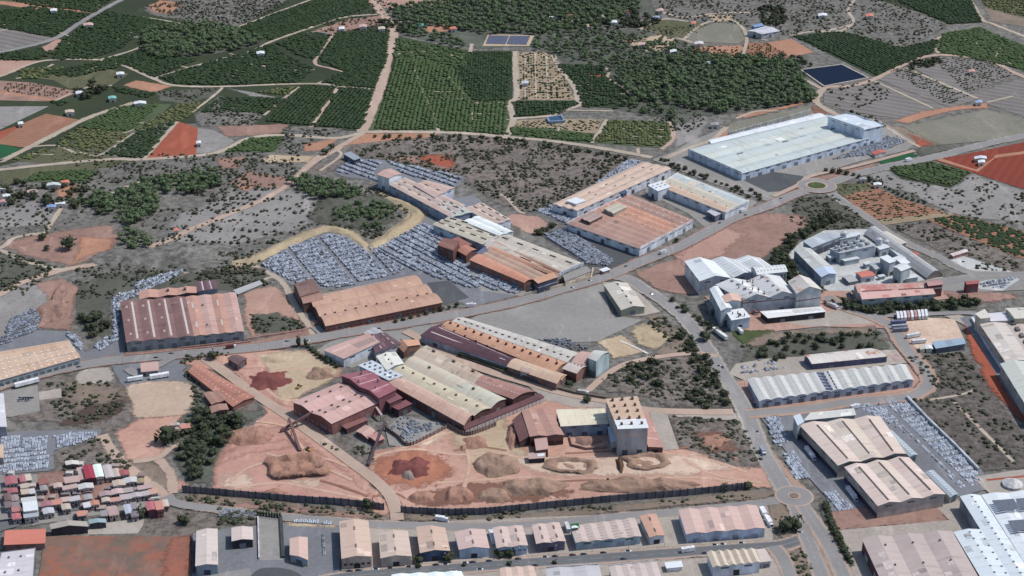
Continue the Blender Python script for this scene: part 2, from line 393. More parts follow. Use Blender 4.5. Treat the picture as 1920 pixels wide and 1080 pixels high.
GREYF = gmat('fallow_field', (122,118,120), (104,101,102), (84,82,82), .02, .1, rows=(13, -.55, .35), rowc=(152,146,146), sp_amt=.5)
GREYG = gmat('grey_green_field', (136,134,124), (116,116,106), (96,94,88), .015, .08, sp_amt=.5)
YARD = gmat('concrete_yard', (150,148,148), (134,133,136), (112,112,116), .02, .12, sp_amt=.5)
YARDL = gmat('pale_yard', (176,166,160), (156,148,144), (128,122,122), .02, .12, sp_amt=.5)
YARDB = gmat('paved_yard', (126,130,142), (108,112,124), (84,88,98), .02, .12, sp_amt=.4)
ASPH = gmat('dark_asphalt_yard', (88,92,100), (76,80,88), (66,68,76), .03, .2, sp_amt=.4)
WHITEY = gmat('dusty_white_yard', (196,200,204), (166,172,180), (112,118,124), .04, .12, sp_amt=.6)
RDM = gmat('road_asphalt', (146,144,148), (132,132,138), (106,106,112), .03, .4, sp_amt=.3)
RDD = gmat('road_asphalt_dark', (110,114,122), (100,104,112), (90,94,100), .03, .4, sp_amt=.3)
RDP = gmat('pavement', (184,160,148), (170,146,136), (146,128,120), .05, .4, sp_amt=.4)
RDT = gmat('dirt_track', (186,172,158), (166,150,136), (140,126,116), .04, .3, sp_amt=.4)
RDO = gmat('pink_dirt_track', (190,164,150), (172,146,134), (148,124,114), .04, .3, sp_amt=.4)
PINKR = gmat('clay_stained_road', (178,146,132), (164,134,122), (140,116,108), .03, .3, sp_amt=.4)
LINE = pmat('road_paint', (166,166,164))
# ---------------- ground ----------------
g0 = mesh([(-9000,-500,0),(9000,-500,0),(9000,14000,0),(-9000,14000,0)], [(0,1,2,3)], 'ground')
setp(link('ground', g0, None, SCRUB), kind='structure')
def pa(mat, *pts, n='field', sm=False, rg=0.0): return patch(n, mat, list(pts), sm, rg)
# far left: groves and fields
pa(GROVE, -80,-30, 690,-30, 702,20, 730,60, 705,190, 670,246, 540,240, 400,232, 300,232, 0,312, -80,332)
pa(OLIVE, -80,-30, 0,-30, 160,-30, 200,18, 60,8, 0,10)
pa(GREYF, -40,45, 0,52, 95,70, 98,74, 0,97, -40,104)
pa(ORNG, -40,-5, 0,2, 60,6, 120,16, 182,20, 168,25, 60,17, 0,8, -40,2, rg=.8)
pa(PINKS, 72,92, 108,72, 136,80, 92,97, rg=1)
pa(SCRUBL, 240,60, 320,58, 300,73, 230,70, rg=1.5)
pa(SCRUB, 268,12, 350,-10, 590,-30, 450,52, 400,58, 330,36, 280,28, rg=3, n='scrubland')
pa(ORNG, 276,12, 300,0, 345,6, 318,26, 290,24, rg=2)
pa(PINKS, -30,114, 0,113, 76,114, 15,140, -30,150, rg=1)
pa(PINKB, -30,150, 0,151, 60,155, 150,172, 102,190, 0,188, -30,188)
pa(ORNG, 0,171, 102,186, 100,189, 0,175)
pa(OLIVE, 28,142, 75,140, 190,126, 242,138, 210,160, 130,166, 100,150)
pa(SCRUBL, -30,200, 92,199, 0,243, -30,252)
pa(ORNGR, -30,262, 0,249, 86,213, 152,225, 50,277, 0,270, -30,262)
pa(REDS, -30,250, 0,246, 44,232, 0,262, -30,270)
pa(BRIGHT, -40,262, 0,270, 43,281, 0,303, -40,318)
pa(ORNG, 228,160, 256,150, 322,162, 290,174, rg=1)
pa(SCRUBD, 288,172, 420,162, 412,178, 350,196, 300,188, rg=2, n='scrubland')
pa(GROVEM, 170,222, 212,202, 250,196, 322,195, 300,217, 240,250, 150,236)
pa(OLIVE, 300,217, 332,195, 376,190, 366,212, 342,224, 262,246)
pa(OLIVE, 150,240, 250,250, 190,286, 130,272, rg=2)
pa(OLIVE, 20,302, 115,274, 222,295, 100,305)
pa(SCRUB, 362,216, 412,178, 492,216, 480,236, 372,236, rg=2, n='scrubland')
pa(SCRUBL, 425,165, 545,186, 470,180, rg=1)
pa(PINKB, 405,236, 545,232, 530,249, 470,255, 424,256, rg=1.5)
pa(SCRUBL, 371,240, 400,244, 441,265, 410,284, 367,288)
pa(REDS, 330,226, 371,240, 368,290, 270,299)
pa(GROVEM, 420,286, 470,258, 533,255, 515,285)
pa(SCRUB, 535,255, 545,236, 640,240, 640,255, 600,262, 560,285, 516,287, rg=2, n='scrubland')
pa(ORNG, 568,270, 644,256, 600,283, 570,284, rg=1)
pa(FOREST, 262,98, 272,60, 380,48, 440,58, 498,80, 430,98, 300,114, rg=4, n='forest_floor')
pa(OLIVE, 0,320, 130,308, 170,300, 280,296, 180,318, 120,330, 0,350, rg=2)
pa(GROVEM, 40,340, 75,322, 185,318, 160,343)
# centre: groves
pa(GROVE, 735,110, 745,68, 880,95, 965,95, 957,255, 873,250, 682,246, 715,190)
pa(GROVEM, 742,70, 870,95, 876,130, 800,130, 738,106)
pa(GROVEM, 690,243, 720,180, 790,150, 850,160, 900,190, 952,190, 955,253, 873,249)
pa(GROVE, 850,136, 876,136, 882,98, 963,97, 951,191, 884,191)
pa(GROVET, 970,98, 1022,98, 1040,104, 1078,188, 970,187)
pa(GROVE, 1040,118, 1130,124, 1142,140, 1192,190, 1160,204, 1090,200, 1075,160)
pa(REDS, 1095,137, 1137,137, 1140,146, 1100,144, rg=1)
pa(GROVE, 958,188, 1078,189, 1087,197, 1040,218, 966,222)
pa(GROVET, 965,226, 1030,222, 1128,224, 1118,250, 1060,246, 958,238)
pa(GROVEM, 956,238, 1040,240, 1112,252, 1112,270, 955,253)
pa(GROVEM, 1110,268, 1138,224, 1255,228, 1260,262, 1236,278)
pa(FOREST, 735,-20, 1210,-20, 1240,40, 1100,62, 1010,88, 900,92, 742,66, rg=4, n='forest_floor')
pa(FOREST, 1000,62, 1230,40, 1290,86, 1500,112, 1532,190, 1350,216, 1250,222, 1150,204, 1195,190, 1142,140, 1060,118, 1010,92, rg=4, n='forest_floor')
pa(SCRUB, 1030,26, 1190,16, 1240,46, 1150,58, 1060,50, rg=3, n='scrubland')
pa(ORNG, 780,50, 840,46, 850,58, 800,62, rg=2)
pa(PINKS, 640,0, 860,-10, 860,4, 720,14, rg=2)
pa(PINKB, 655,35, 720,28, 730,42, 640,60, 560,80, 560,66, rg=2)
pa(TANS, 905,86, 915,64, 1002,66, 992,86, n='gravel_ground')
pa(OLIVE, 1200,45, 1240,36, 1330,44, 1300,70, 1240,68, rg=1)
pa(TANS, 1160,74, 1240,66, 1275,74, 1235,98, 1190,88, rg=2)
pa(FOREST, 1180,200, 1330,190, 1270,250, 1262,228, rg=3, n='forest_floor')
pa(SCRUBL, 1255,235, 1330,225, 1310,262, 1265,276, rg=2, n='scrubland')
# far right
pa(SCRUB, 1230,-30, 1660,-30, 1780,50, 1700,90, 1490,70, 1400,50, rg=3, n='scrubland')
pa(TANS, 1328,28, 1370,28, 1376,39, 1336,41)
pa(GREYG, 1300,56, 1340,42, 1380,44, 1402,72, 1384,82, 1284,78, rg=1)
pa(ORNG, 1298,88, 1398,84, 1388,100, 1396,110, 1290,106, rg=2)
pa(ORNGR, 1404,80, 1436,80, 1480,107, 1392,117)
pa(ORNG, 1436,80, 1484,73, 1526,98, 1482,107)
pa(GROVE, 1645,-30, 1815,-30, 1842,42, 1780,46, 1720,22, 1646,0)
pa(OLIVE, 1828,-30, 1980,-30, 1980,52, 1845,14)
pa(WEED, 1845,14, 1980,50, 1980,60, 1860,40)
pa(GROVE, 1488,68, 1560,60, 1595,62, 1690,88, 1762,72, 1755,98, 1700,120, 1640,144)
pa(GROVEM, 1765,62, 1838,50, 1880,70, 1980,108, 1980,155, 1915,133, 1900,125, 1750,98)
pa(GREYF, 1545,168, 1640,148, 1780,202, 1680,222, 1600,210, 1545,195)
pa(GREYF, 1640,146, 1700,126, 1832,186, 1782,202)
pa(GREYF, 1705,124, 1760,108, 1840,112, 1905,140, 1812,178)
pa(GREYF, 1815,180, 1910,148, 1980,170, 1980,240, 1860,198)
pa(ORNG, 1676,226, 1730,208, 1800,198, 1850,192, 1852,202, 1780,208, 1700,232, rg=1.5)
pa(GREYG, 1690,238, 1850,206, 1980,236, 1980,252, 1760,272)
pa(WEED, 1640,225, 1692,238, 1765,272, 1735,274, 1660,250, rg=2)
pa(REDS, 1704,252, 1750,270, 1720,276, rg=3)
pa(REDR, 1752,300, 1850,281, 1980,254, 1980,372, 1912,352)
pa(ORNG, 1762,296, 1830,318, 1860,298, 1868,290, 1980,276, 1980,280, 1866,296, 1834,322, 1756,300)
pa(GROVE, 1664,316, 1745,303, 1818,324, 1784,352, 1690,334)
pa(SCRUBL, 1630,325, 1662,318, 1690,336, 1784,354, 1820,326, 1980,375, 1980,420, 1850,412, 1780,400, 1700,360, 1624,344, rg=2, n='scrubland')
pa(ORNGR, 1562,346, 1625,342, 1690,372, 1785,402, 1655,420, 1600,384)
pa(OLIVE, 1562,346, 1622,342, 1640,352, 1580,368)
pa(GROVET, 1640,412, 1782,398, 1790,404, 1660,422)
pa(ORNGR, 1738,412, 1792,402, 1980,448, 1980,500, 1900,480, n='vineyard')
pa(SCRUBD, 1490,372, 1560,364, 1595,395, 1640,425, 1560,425, 1490,415, rg=2, n='scrubland')
pa(SCRUBB, 1665,425, 1740,415, 1900,478, 1980,520, 1830,505, 1740,460, rg=2, n='scrubland')
# left: scrub, houses land, clearings
pa(ORNG, 105,352, 150,346, 140,370, 108,372, rg=2)
pa(SCRUBL, 0,395, 70,375, 110,385, 95,420, 0,430, -30,420, rg=2, n='scrubland')
pa(PINKB, 0,455, 90,436, 210,420, 225,450, 200,478, 130,500, 40,478, rg=3, n='bare_ground')
pa(ORNG, 150,442, 215,448, 205,470, 160,480, 132,500, 146,470, rg=2, n='bare_ground')
pa(PINKS, 30,462, 60,460, 50,476, rg=2, n='bare_ground')
pa(SCRUBD, 0,470, 110,500, 0,540, -40,540, -40,460, rg=3, n='scrubland')
pa(PINKB, 432,345, 462,320, 530,330, 545,345, 520,370, 480,374, rg=2, n='bare_ground')
pa(ORNG, 445,350, 480,345, 470,370, rg=2, n='bare_ground')
pa(TANS, 488,300, 505,290, 590,293, 575,304, 505,306, rg=1, n='bare_ground')
pa(PINKB, 405,296, 460,294, 450,315, 410,318, rg=2, n='bare_ground')
pa(SCRUBL, 330,400, 480,350, 600,360, 590,420, 420,470, 300,450, rg=5, n='scrubland')
pa(SCRUBD, 140,540, 190,515, 330,505, 350,540, 240,550, 210,565, 205,640, 140,610, rg=2, n='scrubland')
pa(SCRUBL, 0,555, 60,525, 100,545, 100,580, 60,640, 0,640, -40,640, -40,580, rg=2, n='bare_ground')
pa(PINKB, 65,530, 120,520, 145,540, 135,620, 70,615, 72,585, 100,575, rg=2, n='bare_ground')
pa(SCRUBD, 345,505, 470,500, 500,520, 450,545, 350,545, rg=3, n='scrubland')
pa(WEED, 350,490, 470,480, 500,500, 440,510, rg=2, n='bare_ground')
# brown hill
pa(SCRUBB, 640,290, 680,262, 740,262, 840,250, 950,258, 1100,280, 1215,300, 1165,318, 1040,380, 990,402, 930,380, 880,345, 870,332, 720,300, 680,296, rg=3, n='hillside')
pa(REDS, 785,293, 845,288, 852,308, 838,318, 790,303, rg=4, n='bare_ground')
pa(ORNG, 640,274, 683,250, 836,249, 800,258, 740,262, rg=1)
pa(PINKB, 720,296, 780,292, 790,302, 860,320, 840,318, rg=3, n='bare_ground')
# yards of the ceramic works in the middle
pa(YARDB, 485,498, 540,462, 610,437, 660,440, 690,472, 720,455, 790,402, 870,430, 1000,545, 960,556, 880,576, 830,545, 560,540, 540,530, n='yard')
road('sandy_bank', BANK, [395,503, 470,488, 540,456, 612,428, 650,438, 686,466], 16)
road('sandy_bank', BANK, [690,470, 735,442, 782,404, 764,386, 735,376, 700,366], 20)
pa(TANS, 700,462, 735,436, 742,440, 715,470, 696,472, rg=1, n='sandy_bank')
pa(YARDB, 625,322, 660,296, 720,300, 868,330, 875,336, 850,354, 800,352, 740,346, 640,330, n='yard')
pa(SCRUBB, 590,308, 660,296, 625,320, 560,340, rg=2, n='bare_ground')
pa(YARDB, 830,398, 862,396, 875,420, 800,440, n='yard')
pa(ASPH, 800,530, 842,526, 880,558, 830,572, n='yard')
pa(YARD, 880,500, 905,480, 1000,540, 985,556, 900,545, n='yard')
pa(PINKS, 960,400, 1010,405, 1030,420, 1020,442, 985,436, 940,412, rg=1, n='bare_ground')
pa(YARDB, 1000,396, 1040,380, 1062,384, 1100,400, 1080,430, 1040,412, n='yard')
pa(ASPH, 1012,440, 1060,424, 1215,488, 1140,502, 1100,498, n='yard')
pa(SCRUBB, 1100,340, 1165,302, 1190,300, 1160,330, rg=1, n='bare_ground')
pa(YARDB, 1112,345, 1180,298, 1210,302, 1262,320, 1240,335, 1180,372, 1050,400, n='yard')
pa(YARD, 1210,340, 1262,322, 1420,378, 1400,398, 1320,425, 1290,400, 1210,360, n='yard')
pa(LAWN, 1242,445, 1300,418, 1306,424, 1250,450, rg=.5, n='lawn')
pa(LAWN, 1268,454, 1325,428, 1326,434, 1280,456, rg=.5, n='lawn')
# big white works plaza
pa(YARD, 1222,300, 1262,285, 1300,262, 1370,235, 1500,205, 1650,225, 1718,268, 1700,282, 1620,300, 1510,333, 1490,352, 1450,372, 1330,334, n='yard')
pa(ASPH, 1392,337, 1450,322, 1505,330, 1510,340, 1475,358, 1440,360, n='yard')
pa(GREYG, 1362,238, 1372,230, 1520,198, 1522,212, 1365,256, n='bank')
pa(ORNG, 1340,262, 1362,240, 1364,252, 1344,268, n='bank')
pa(ORNG, 1380,215, 1440,205, 1515,190, 1512,194, 1440,212, 1395,222, rg=1.5, n='bank')
pa(MUDR, 1522,196, 1540,205, 1590,222, 1560,222, 1524,212, n='bank')
pa(PINKB, 1520,334, 1640,306, 1646,312, 1560,336, 1524,338, rg=1, n='verge')
pa(BRIGHT, 1645,302, 1712,287, 1722,292, 1656,308, n='football_pitch')
pa(SCRUBD, 1716,280, 1770,270, 1788,280, 1726,294, rg=1.5, n='verge')
# pink lots
pa(PINKB, 1262,482, 1300,450, 1370,412, 1440,398, 1506,404, 1518,422, 1480,452, 1430,485, 1350,505, 1275,498, rg=2, n='bare_ground')
pa(PINKS, 1262,482, 1300,452, 1360,420, 1400,440, 1360,480, 1300,500, rg=5, n='bare_ground')
pa(PINKB, 1188,512, 1240,492, 1275,485, 1290,510, 1320,550, 1270,552, 1230,540, rg=1, n='bare_ground')
pa(SCRUBD, 1425,490, 1470,455, 1520,420, 1545,390, 1570,400, 1600,420, 1560,436, 1490,450, 1470,480, 1500,520, 1540,545, 1580,560, 1500,570, 1430,520, rg=2, n='thicket_floor')
pa(WHITEY, 1478,478, 1500,455, 1545,432, 1600,430, 1640,430, 1770,522, 1750,545, 1640,552, 1560,548, 1500,520, n='yard')
pa(YARD, 1640,552, 1700,530, 1830,512, 1980,510, 1980,540, 1760,552, n='yard')
pa(WHITEY, 1815,535, 1850,525, 1905,520, 1912,524, 1880,545, 1840,542, n='yard')
pa(WHITEY, 1765,488, 1800,478, 1900,510, 1830,515, 1790,500, n='yard')
pa(PINKS, 1540,545, 1770,545, 1780,560, 1640,574, 1600,565, n='yard')
pa(PINKB, 1770,545, 1900,548, 1910,560, 1830,570, 1780,562, rg=2, n='bare_ground')
pa(FOREST, 1550,560, 1620,578, 1820,565, 1835,580, 1690,592, 1620,586, rg=1, n='thicket_floor')
# white tile works and lots right
pa(PINKS, 1320,555, 1360,560, 1560,545, 1570,560, 1640,590, 1670,600, 1660,615, 1540,612, 1440,622, 1395,622, n='yard')
pa(YARDL, 1440,600, 1580,580, 1660,590, 1665,605, 1520,612, n='yard')
pa(LAWN, 1370,620, 1450,618, 1440,640, 1400,650, 1385,640, rg=1, n='lawn')
pa(WEED, 1385,650, 1440,622, 1640,612, 1660,640, 1540,650, rg=2, n='bare_ground')
pa(SCRUBD, 1390,680, 1400,655, 1500,625, 1640,625, 1670,655, 1510,665, 1450,690, rg=2, n='thicket_floor')
pa(YARDL, 1366,700, 1380,682, 1440,672, 1505,668, 1680,655, 1700,680, 1400,715, n='yard')
pa(QUARW, 1672,600, 1700,594, 1790,598, 1810,640, 1795,655, 1720,656, 1690,640, n='yard')
pa(PINKS, 1380,715, 1400,712, 1700,682, 1725,712, 1700,740, 1430,765, 1400,745, n='yard')
pa(gmat('dark_brown_scrub', (116,108,106), (92,86,84), (56,54,50), .015, .16, sp_amt=.85, lo3=.44, hi3=.58), 1700,670, 1800,660, 1840,690, 1905,800, 1980,860, 1980,874, 1840,884, 1700,752, 1740,735, 1745,710, rg=1, n='scrubland')
pa(REDS, 1805,598, 1818,606, 1890,735, 1925,768, 1980,830, 1980,850, 1905,780, 1860,735, 1812,640, rg=1.5, n='bare_ground')
pa(YARDL, 1770,592, 1800,590, 1822,600, 1815,612, 1790,600, n='yard')
pa(YARDB, 1800,596, 1842,588, 1870,640, 1980,830, 1980,860, 1890,740, 1832,640, n='yard')
# scrub between roads in the middle
pa(YARD, 870,606, 900,588, 1040,545, 1130,528, 1145,590, 1205,600, 1180,612, 1120,640, 1080,642, 1000,640, n='yard')
pa(YARDL, 1128,528, 1180,532, 1238,585, 1205,592, 1160,592, n='yard')
pa(BANK, 1180,620, 1205,608, 1260,612, 1268,632, 1225,656, 1195,645, rg=1.5, n='bare_ground')
pa(TANS, 1120,640, 1165,628, 1210,660, 1150,672, 1135,655, rg=1, n='bare_ground')
pa(WEED, 1205,590, 1238,588, 1290,640, 1300,665, 1215,665, 1262,640, rg=1.5, n='bare_ground')
pa(SCRUBB, 1120,720, 1180,680, 1240,668, 1335,668, 1375,765, 1250,765, 1215,745, 1140,735, rg=2, n='thicket_floor')
pa(YARDL, 955,700, 990,715, 1060,735, 1140,750, 1210,768, 1380,775, 1400,790, 1240,780, 1000,770, 850,800, 930,760, 1020,745, n='yard')
pa(WEED, 860,662, 1100,735, 1200,745, 1215,752, 1140,748, 1030,732, 940,712, 850,672, rg=1, n='verge')
pa(YARD, 740,600, 880,576, 900,585, 848,600, 790,628, 760,640, 720,620, n='yard')
pa(YARD, 620,640, 700,615, 740,622, 760,650, 660,690, 580,665, n='yard')
# left centre strip
pa(YARDB, -40,640, 60,618, 130,622, 160,660, 210,640, 208,560, 225,548, 235,640, 230,680, 140,695, -40,712, n='yard')
pa(PINKB, 232,662, 470,640, 560,620, 590,600, 600,628, 430,652, 235,672, n='verge', rg=.8)
pa(PINKS, 455,545, 520,535, 560,590, 575,618, 470,632, 458,600, rg=1.5, n='bare_ground')
pa(SCRUBD, 470,590, 520,585, 560,600, 570,618, 478,628, rg=2, n='verge')
pa(YARDB, 205,680, 340,665, 350,700, 350,720, 230,725, n='yard')
pa(SCRUBB, 65,712, 210,688, 240,740, 255,770, 240,800, 190,812, 100,790, 30,790, 60,740, rg=1.5, n='bare_ground')
pa(WEED, 130,715, 205,715, 245,740, 230,765, 150,780, 110,750, rg=5, n='bare_ground')
pa(gmat('dark_weeds', (96,78,72), (78,66,62), (60,54,50), .03, .12), 155,765, 230,748, 232,775, 170,795, 110,798, rg=4, n='bare_ground')
pa(YARDL, 145,700, 165,690, 208,690, 215,708, 200,718, 150,720, sm=True, n='bare_ground', rg=.8)
pa(YARD, 5,735, 70,722, 75,770, 20,782, 0,780, n='yard')
pa(YARDL, 72,735, 114,728, 116,745, 74,750, n='concrete_slab')
pa(gmat('levelled_lot',(196,170,152),(178,150,134),(150,126,112),.03,.1), 240,722, 348,714, 370,750, 368,770, 345,778, 255,782, 246,750, rg=1, sm=True, n='bare_ground')
pa(QUAR, 215,812, 262,785, 345,778, 350,800, 310,830, 300,880, 340,900, 360,905, 330,925, 300,905, 300,862, 236,862, rg=1.5, n='bare_ground')
pa(YARDB, -40,815, 60,808, 190,804, 188,815, 100,845, 102,882, -40,892, n='yard')
pa(SCRUBB, 102,850, 190,818, 225,860, 280,905, 250,880, 60,895, 105,880, rg=1.5, n='bare_ground')
pa(WEED, 225,862, 300,868, 335,905, 300,920, 250,880, rg=1.5, n='bare_ground')
pa(FOREST, 340,790, 370,730, 480,740, 500,775, 450,800, 410,850, 400,910, 350,905, 320,850, rg=3, n='thicket_floor')
pa(SCRUBB, 345,690, 365,680, 440,745, 480,745, 490,770, 400,780, 380,760, rg=1, n='bare_ground')
# quarry
pa(QUAR, 330,680, 470,655, 600,658, 640,690, 640,705, 560,745, 560,770, 600,800, 640,860, 690,900, 730,950, 728,968, 600,940, 398,920, 402,880, 412,850, 430,825, 500,775, 480,745, 440,700, rg=1, n='quarry_floor')
pa(QUARP, 400,915, 404,880, 415,850, 440,815, 520,800, 590,840, 650,885, 715,945, 560,935, rg=2, n='quarry_floor')
pa(TANS, 478,665, 560,656, 600,665, 636,692, 628,712, 560,745, 520,752, 500,690, rg=2, n='quarry_floor')
pa(QUARP, 440,692, 500,690, 520,750, 545,762, 500,760, rg=2, n='quarry_floor')
pa(QUAR, 640,850, 735,840, 820,805, 950,770, 1010,745, 1060,760, 1240,775, 1275,840, 1440,870, 1460,915, 1400,912, 1130,940, 860,962, 755,958, 735,930, 690,880, rg=1, n='quarry_floor')
pa(QUARP, 700,850, 745,840, 830,860, 850,890, 790,915, 750,920, 720,890, rg=4, n='quarry_floor')
pa(QUARW, 410,890, 470,880, 480,915, 420,915, rg=4, n='quarry_floor')
pa(QUARW, 540,895, 620,895, 600,912, 550,912, rg=5, n='quarry_floor')
pa(QUARW, 760,830, 830,806, 850,810, 800,835, rg=2, n='quarry_floor')
pa(gmat('rust_clay',(186,116,90),(172,104,84),(140,84,74),.03,.1), 700,880, 712,858, 760,842, 830,850, 850,880, 830,905, 770,912, 730,905, rg=4, n='quarry_floor')
pa(QUARP, 410,870, 420,845, 540,820, 560,838, 470,850, rg=3, n='quarry_floor')
pa(TANS, 840,800, 940,775, 1000,860, 950,880, 870,870, rg=3, n='quarry_floor')
pa(QUARW, 960,850, 1060,858, 1300,850, 1400,880, 1300,890, 1060,894, 990,885, 960,866, rg=3, n='quarry_floor')
pa(MUDR, 880,905, 1000,900, 1080,920, 1060,935, 880,945, 780,948, 770,930, rg=3, n='quarry_floor')
pa(SCRUBB, 1255,780, 1390,790, 1425,855, 1430,880, 1360,872, 1300,845, 1272,838, rg=2, n='bare_ground')
pa(MUDR, 1300,810, 1360,812, 1385,845, 1330,850, rg=5, n='bare_ground')
pa(YARD, 722,805, 750,780, 840,795, 835,805, 765,838, 730,835, n='yard')
pa(WEED, 345,925, 500,935, 700,962, 728,975, 600,968, 400,948, 330,938, rg=1, n='verge')
pa(PINKB, 400,940, 640,958, 700,972, 560,962, 420,948, rg=1.5, n='verge')
pa(WEED, 752,962, 900,970, 1130,950, 1400,920, 1462,922, 1430,936, 1240,952, 1060,970, 900,982, 770,978, rg=1, n='verge')
pa(SCRUBB, 590,828, 620,812, 690,840, 700,862, 690,885, 640,850, rg=1.5, n='bare_ground')
# bottom left
pa(YARD, -40,890, 100,890, 240,870, 300,930, 310,945, 240,960, 60,985, -40,1000, n='village_ground', rg=.8)
pa(PINKB, 60,890, 240,872, 300,930, 90,960, 75,930, rg=1, n='village_ground')
pa(SCRUBB, 250,970, 300,950, 400,962, 430,1010, 360,1010, 60,1012, 90,1000, 240,996, rg=1, n='field')
pa(ORNGW, 84,1005, 358,1005, 358,1100, 70,1100, n='field')
pa(gmat('orange_field', (170,98,80), (140,92,80), (112,92,86), .05, .1), 318,1008, 358,1004, 358,1100, 295,1100, rg=2, n='field')
pa(YARDL, 165,985, 240,975, 272,965, 268,985, 258,1000, 165,1002, n='yard')
pa(SCRUBB, 410,955, 480,962, 480,985, 410,985, rg=1, n='bare_ground')
pa(YARDB, 360,1000, 480,985, 640,975, 636,1100, 360,1100, n='yard')
pa(YARD, 484,970, 527,972, 530,1050, 486,1050, n='yard')
pa(YARDB, 540,985, 632,990, 634,1078, 545,1078, n='yard')
pa(ASPH, 470,1100, 480,1070, 520,1064, 560,1075, 570,1100, sm=True, n='yard')
pa(TANS, 535,978, 630,983, 630,990, 540,988, n='verge', rg=.8)
pa(YARDL, 640,985, 1240,960, 1440,945, 1450,1010, 1440,1018, 1150,1035, 640,1070, n='yard')
pa(YARDL, 640,1085, 1000,1065, 1440,1038, 1470,1045, 1480,1100, 640,1100, n='yard')
# right bottom estate
pa(YARDB, 1428,785, 1500,768, 1600,752, 1700,748, 1840,880, 1860,915, 1780,935, 1640,955, 1560,960, 1548,930, 1480,855, n='yard')
pa(PINKB, 1552,960, 1640,948, 1750,938, 1778,978, 1560,995, rg=.5, n='bare_ground')
pa(YARDL, 1560,995, 1780,975, 1740,935, 1790,930, 1850,1000, 1600,1100, 1590,1100, 1540,950, n='yard')
pa(YARDL, 1830,900, 1980,888, 1980,930, 1860,930, n='yard')
pa(PINKR, 1425,838, 1440,835, 1520,925, 1500,935, n='verge', rg=.8)
pa(WEED, 1433,945, 1470,940, 1497,990, 1490,1008, 1462,1010, n='verge', sm=False, rg=.8)
pa(WEED, 1476,1040, 1484,1030, 1510,1032, 1540,1100, 1500,1100, n='verge', rg=.8)
pa(RDP, 1500,1000, 1495,955, 1505,948, 1545,1020, 1575,1100, 1550,1100, n='pavement')
pa(WEED, 1498,952, 1505,950, 1530,1000, 1568,1100, 1556,1100, 1520,1010, n='verge', rg=.8)
pa(SCRUBD, 1532,945, 1548,935, 1600,1060, 1590,1068, 1560,1020, rg=.6, n='verge')
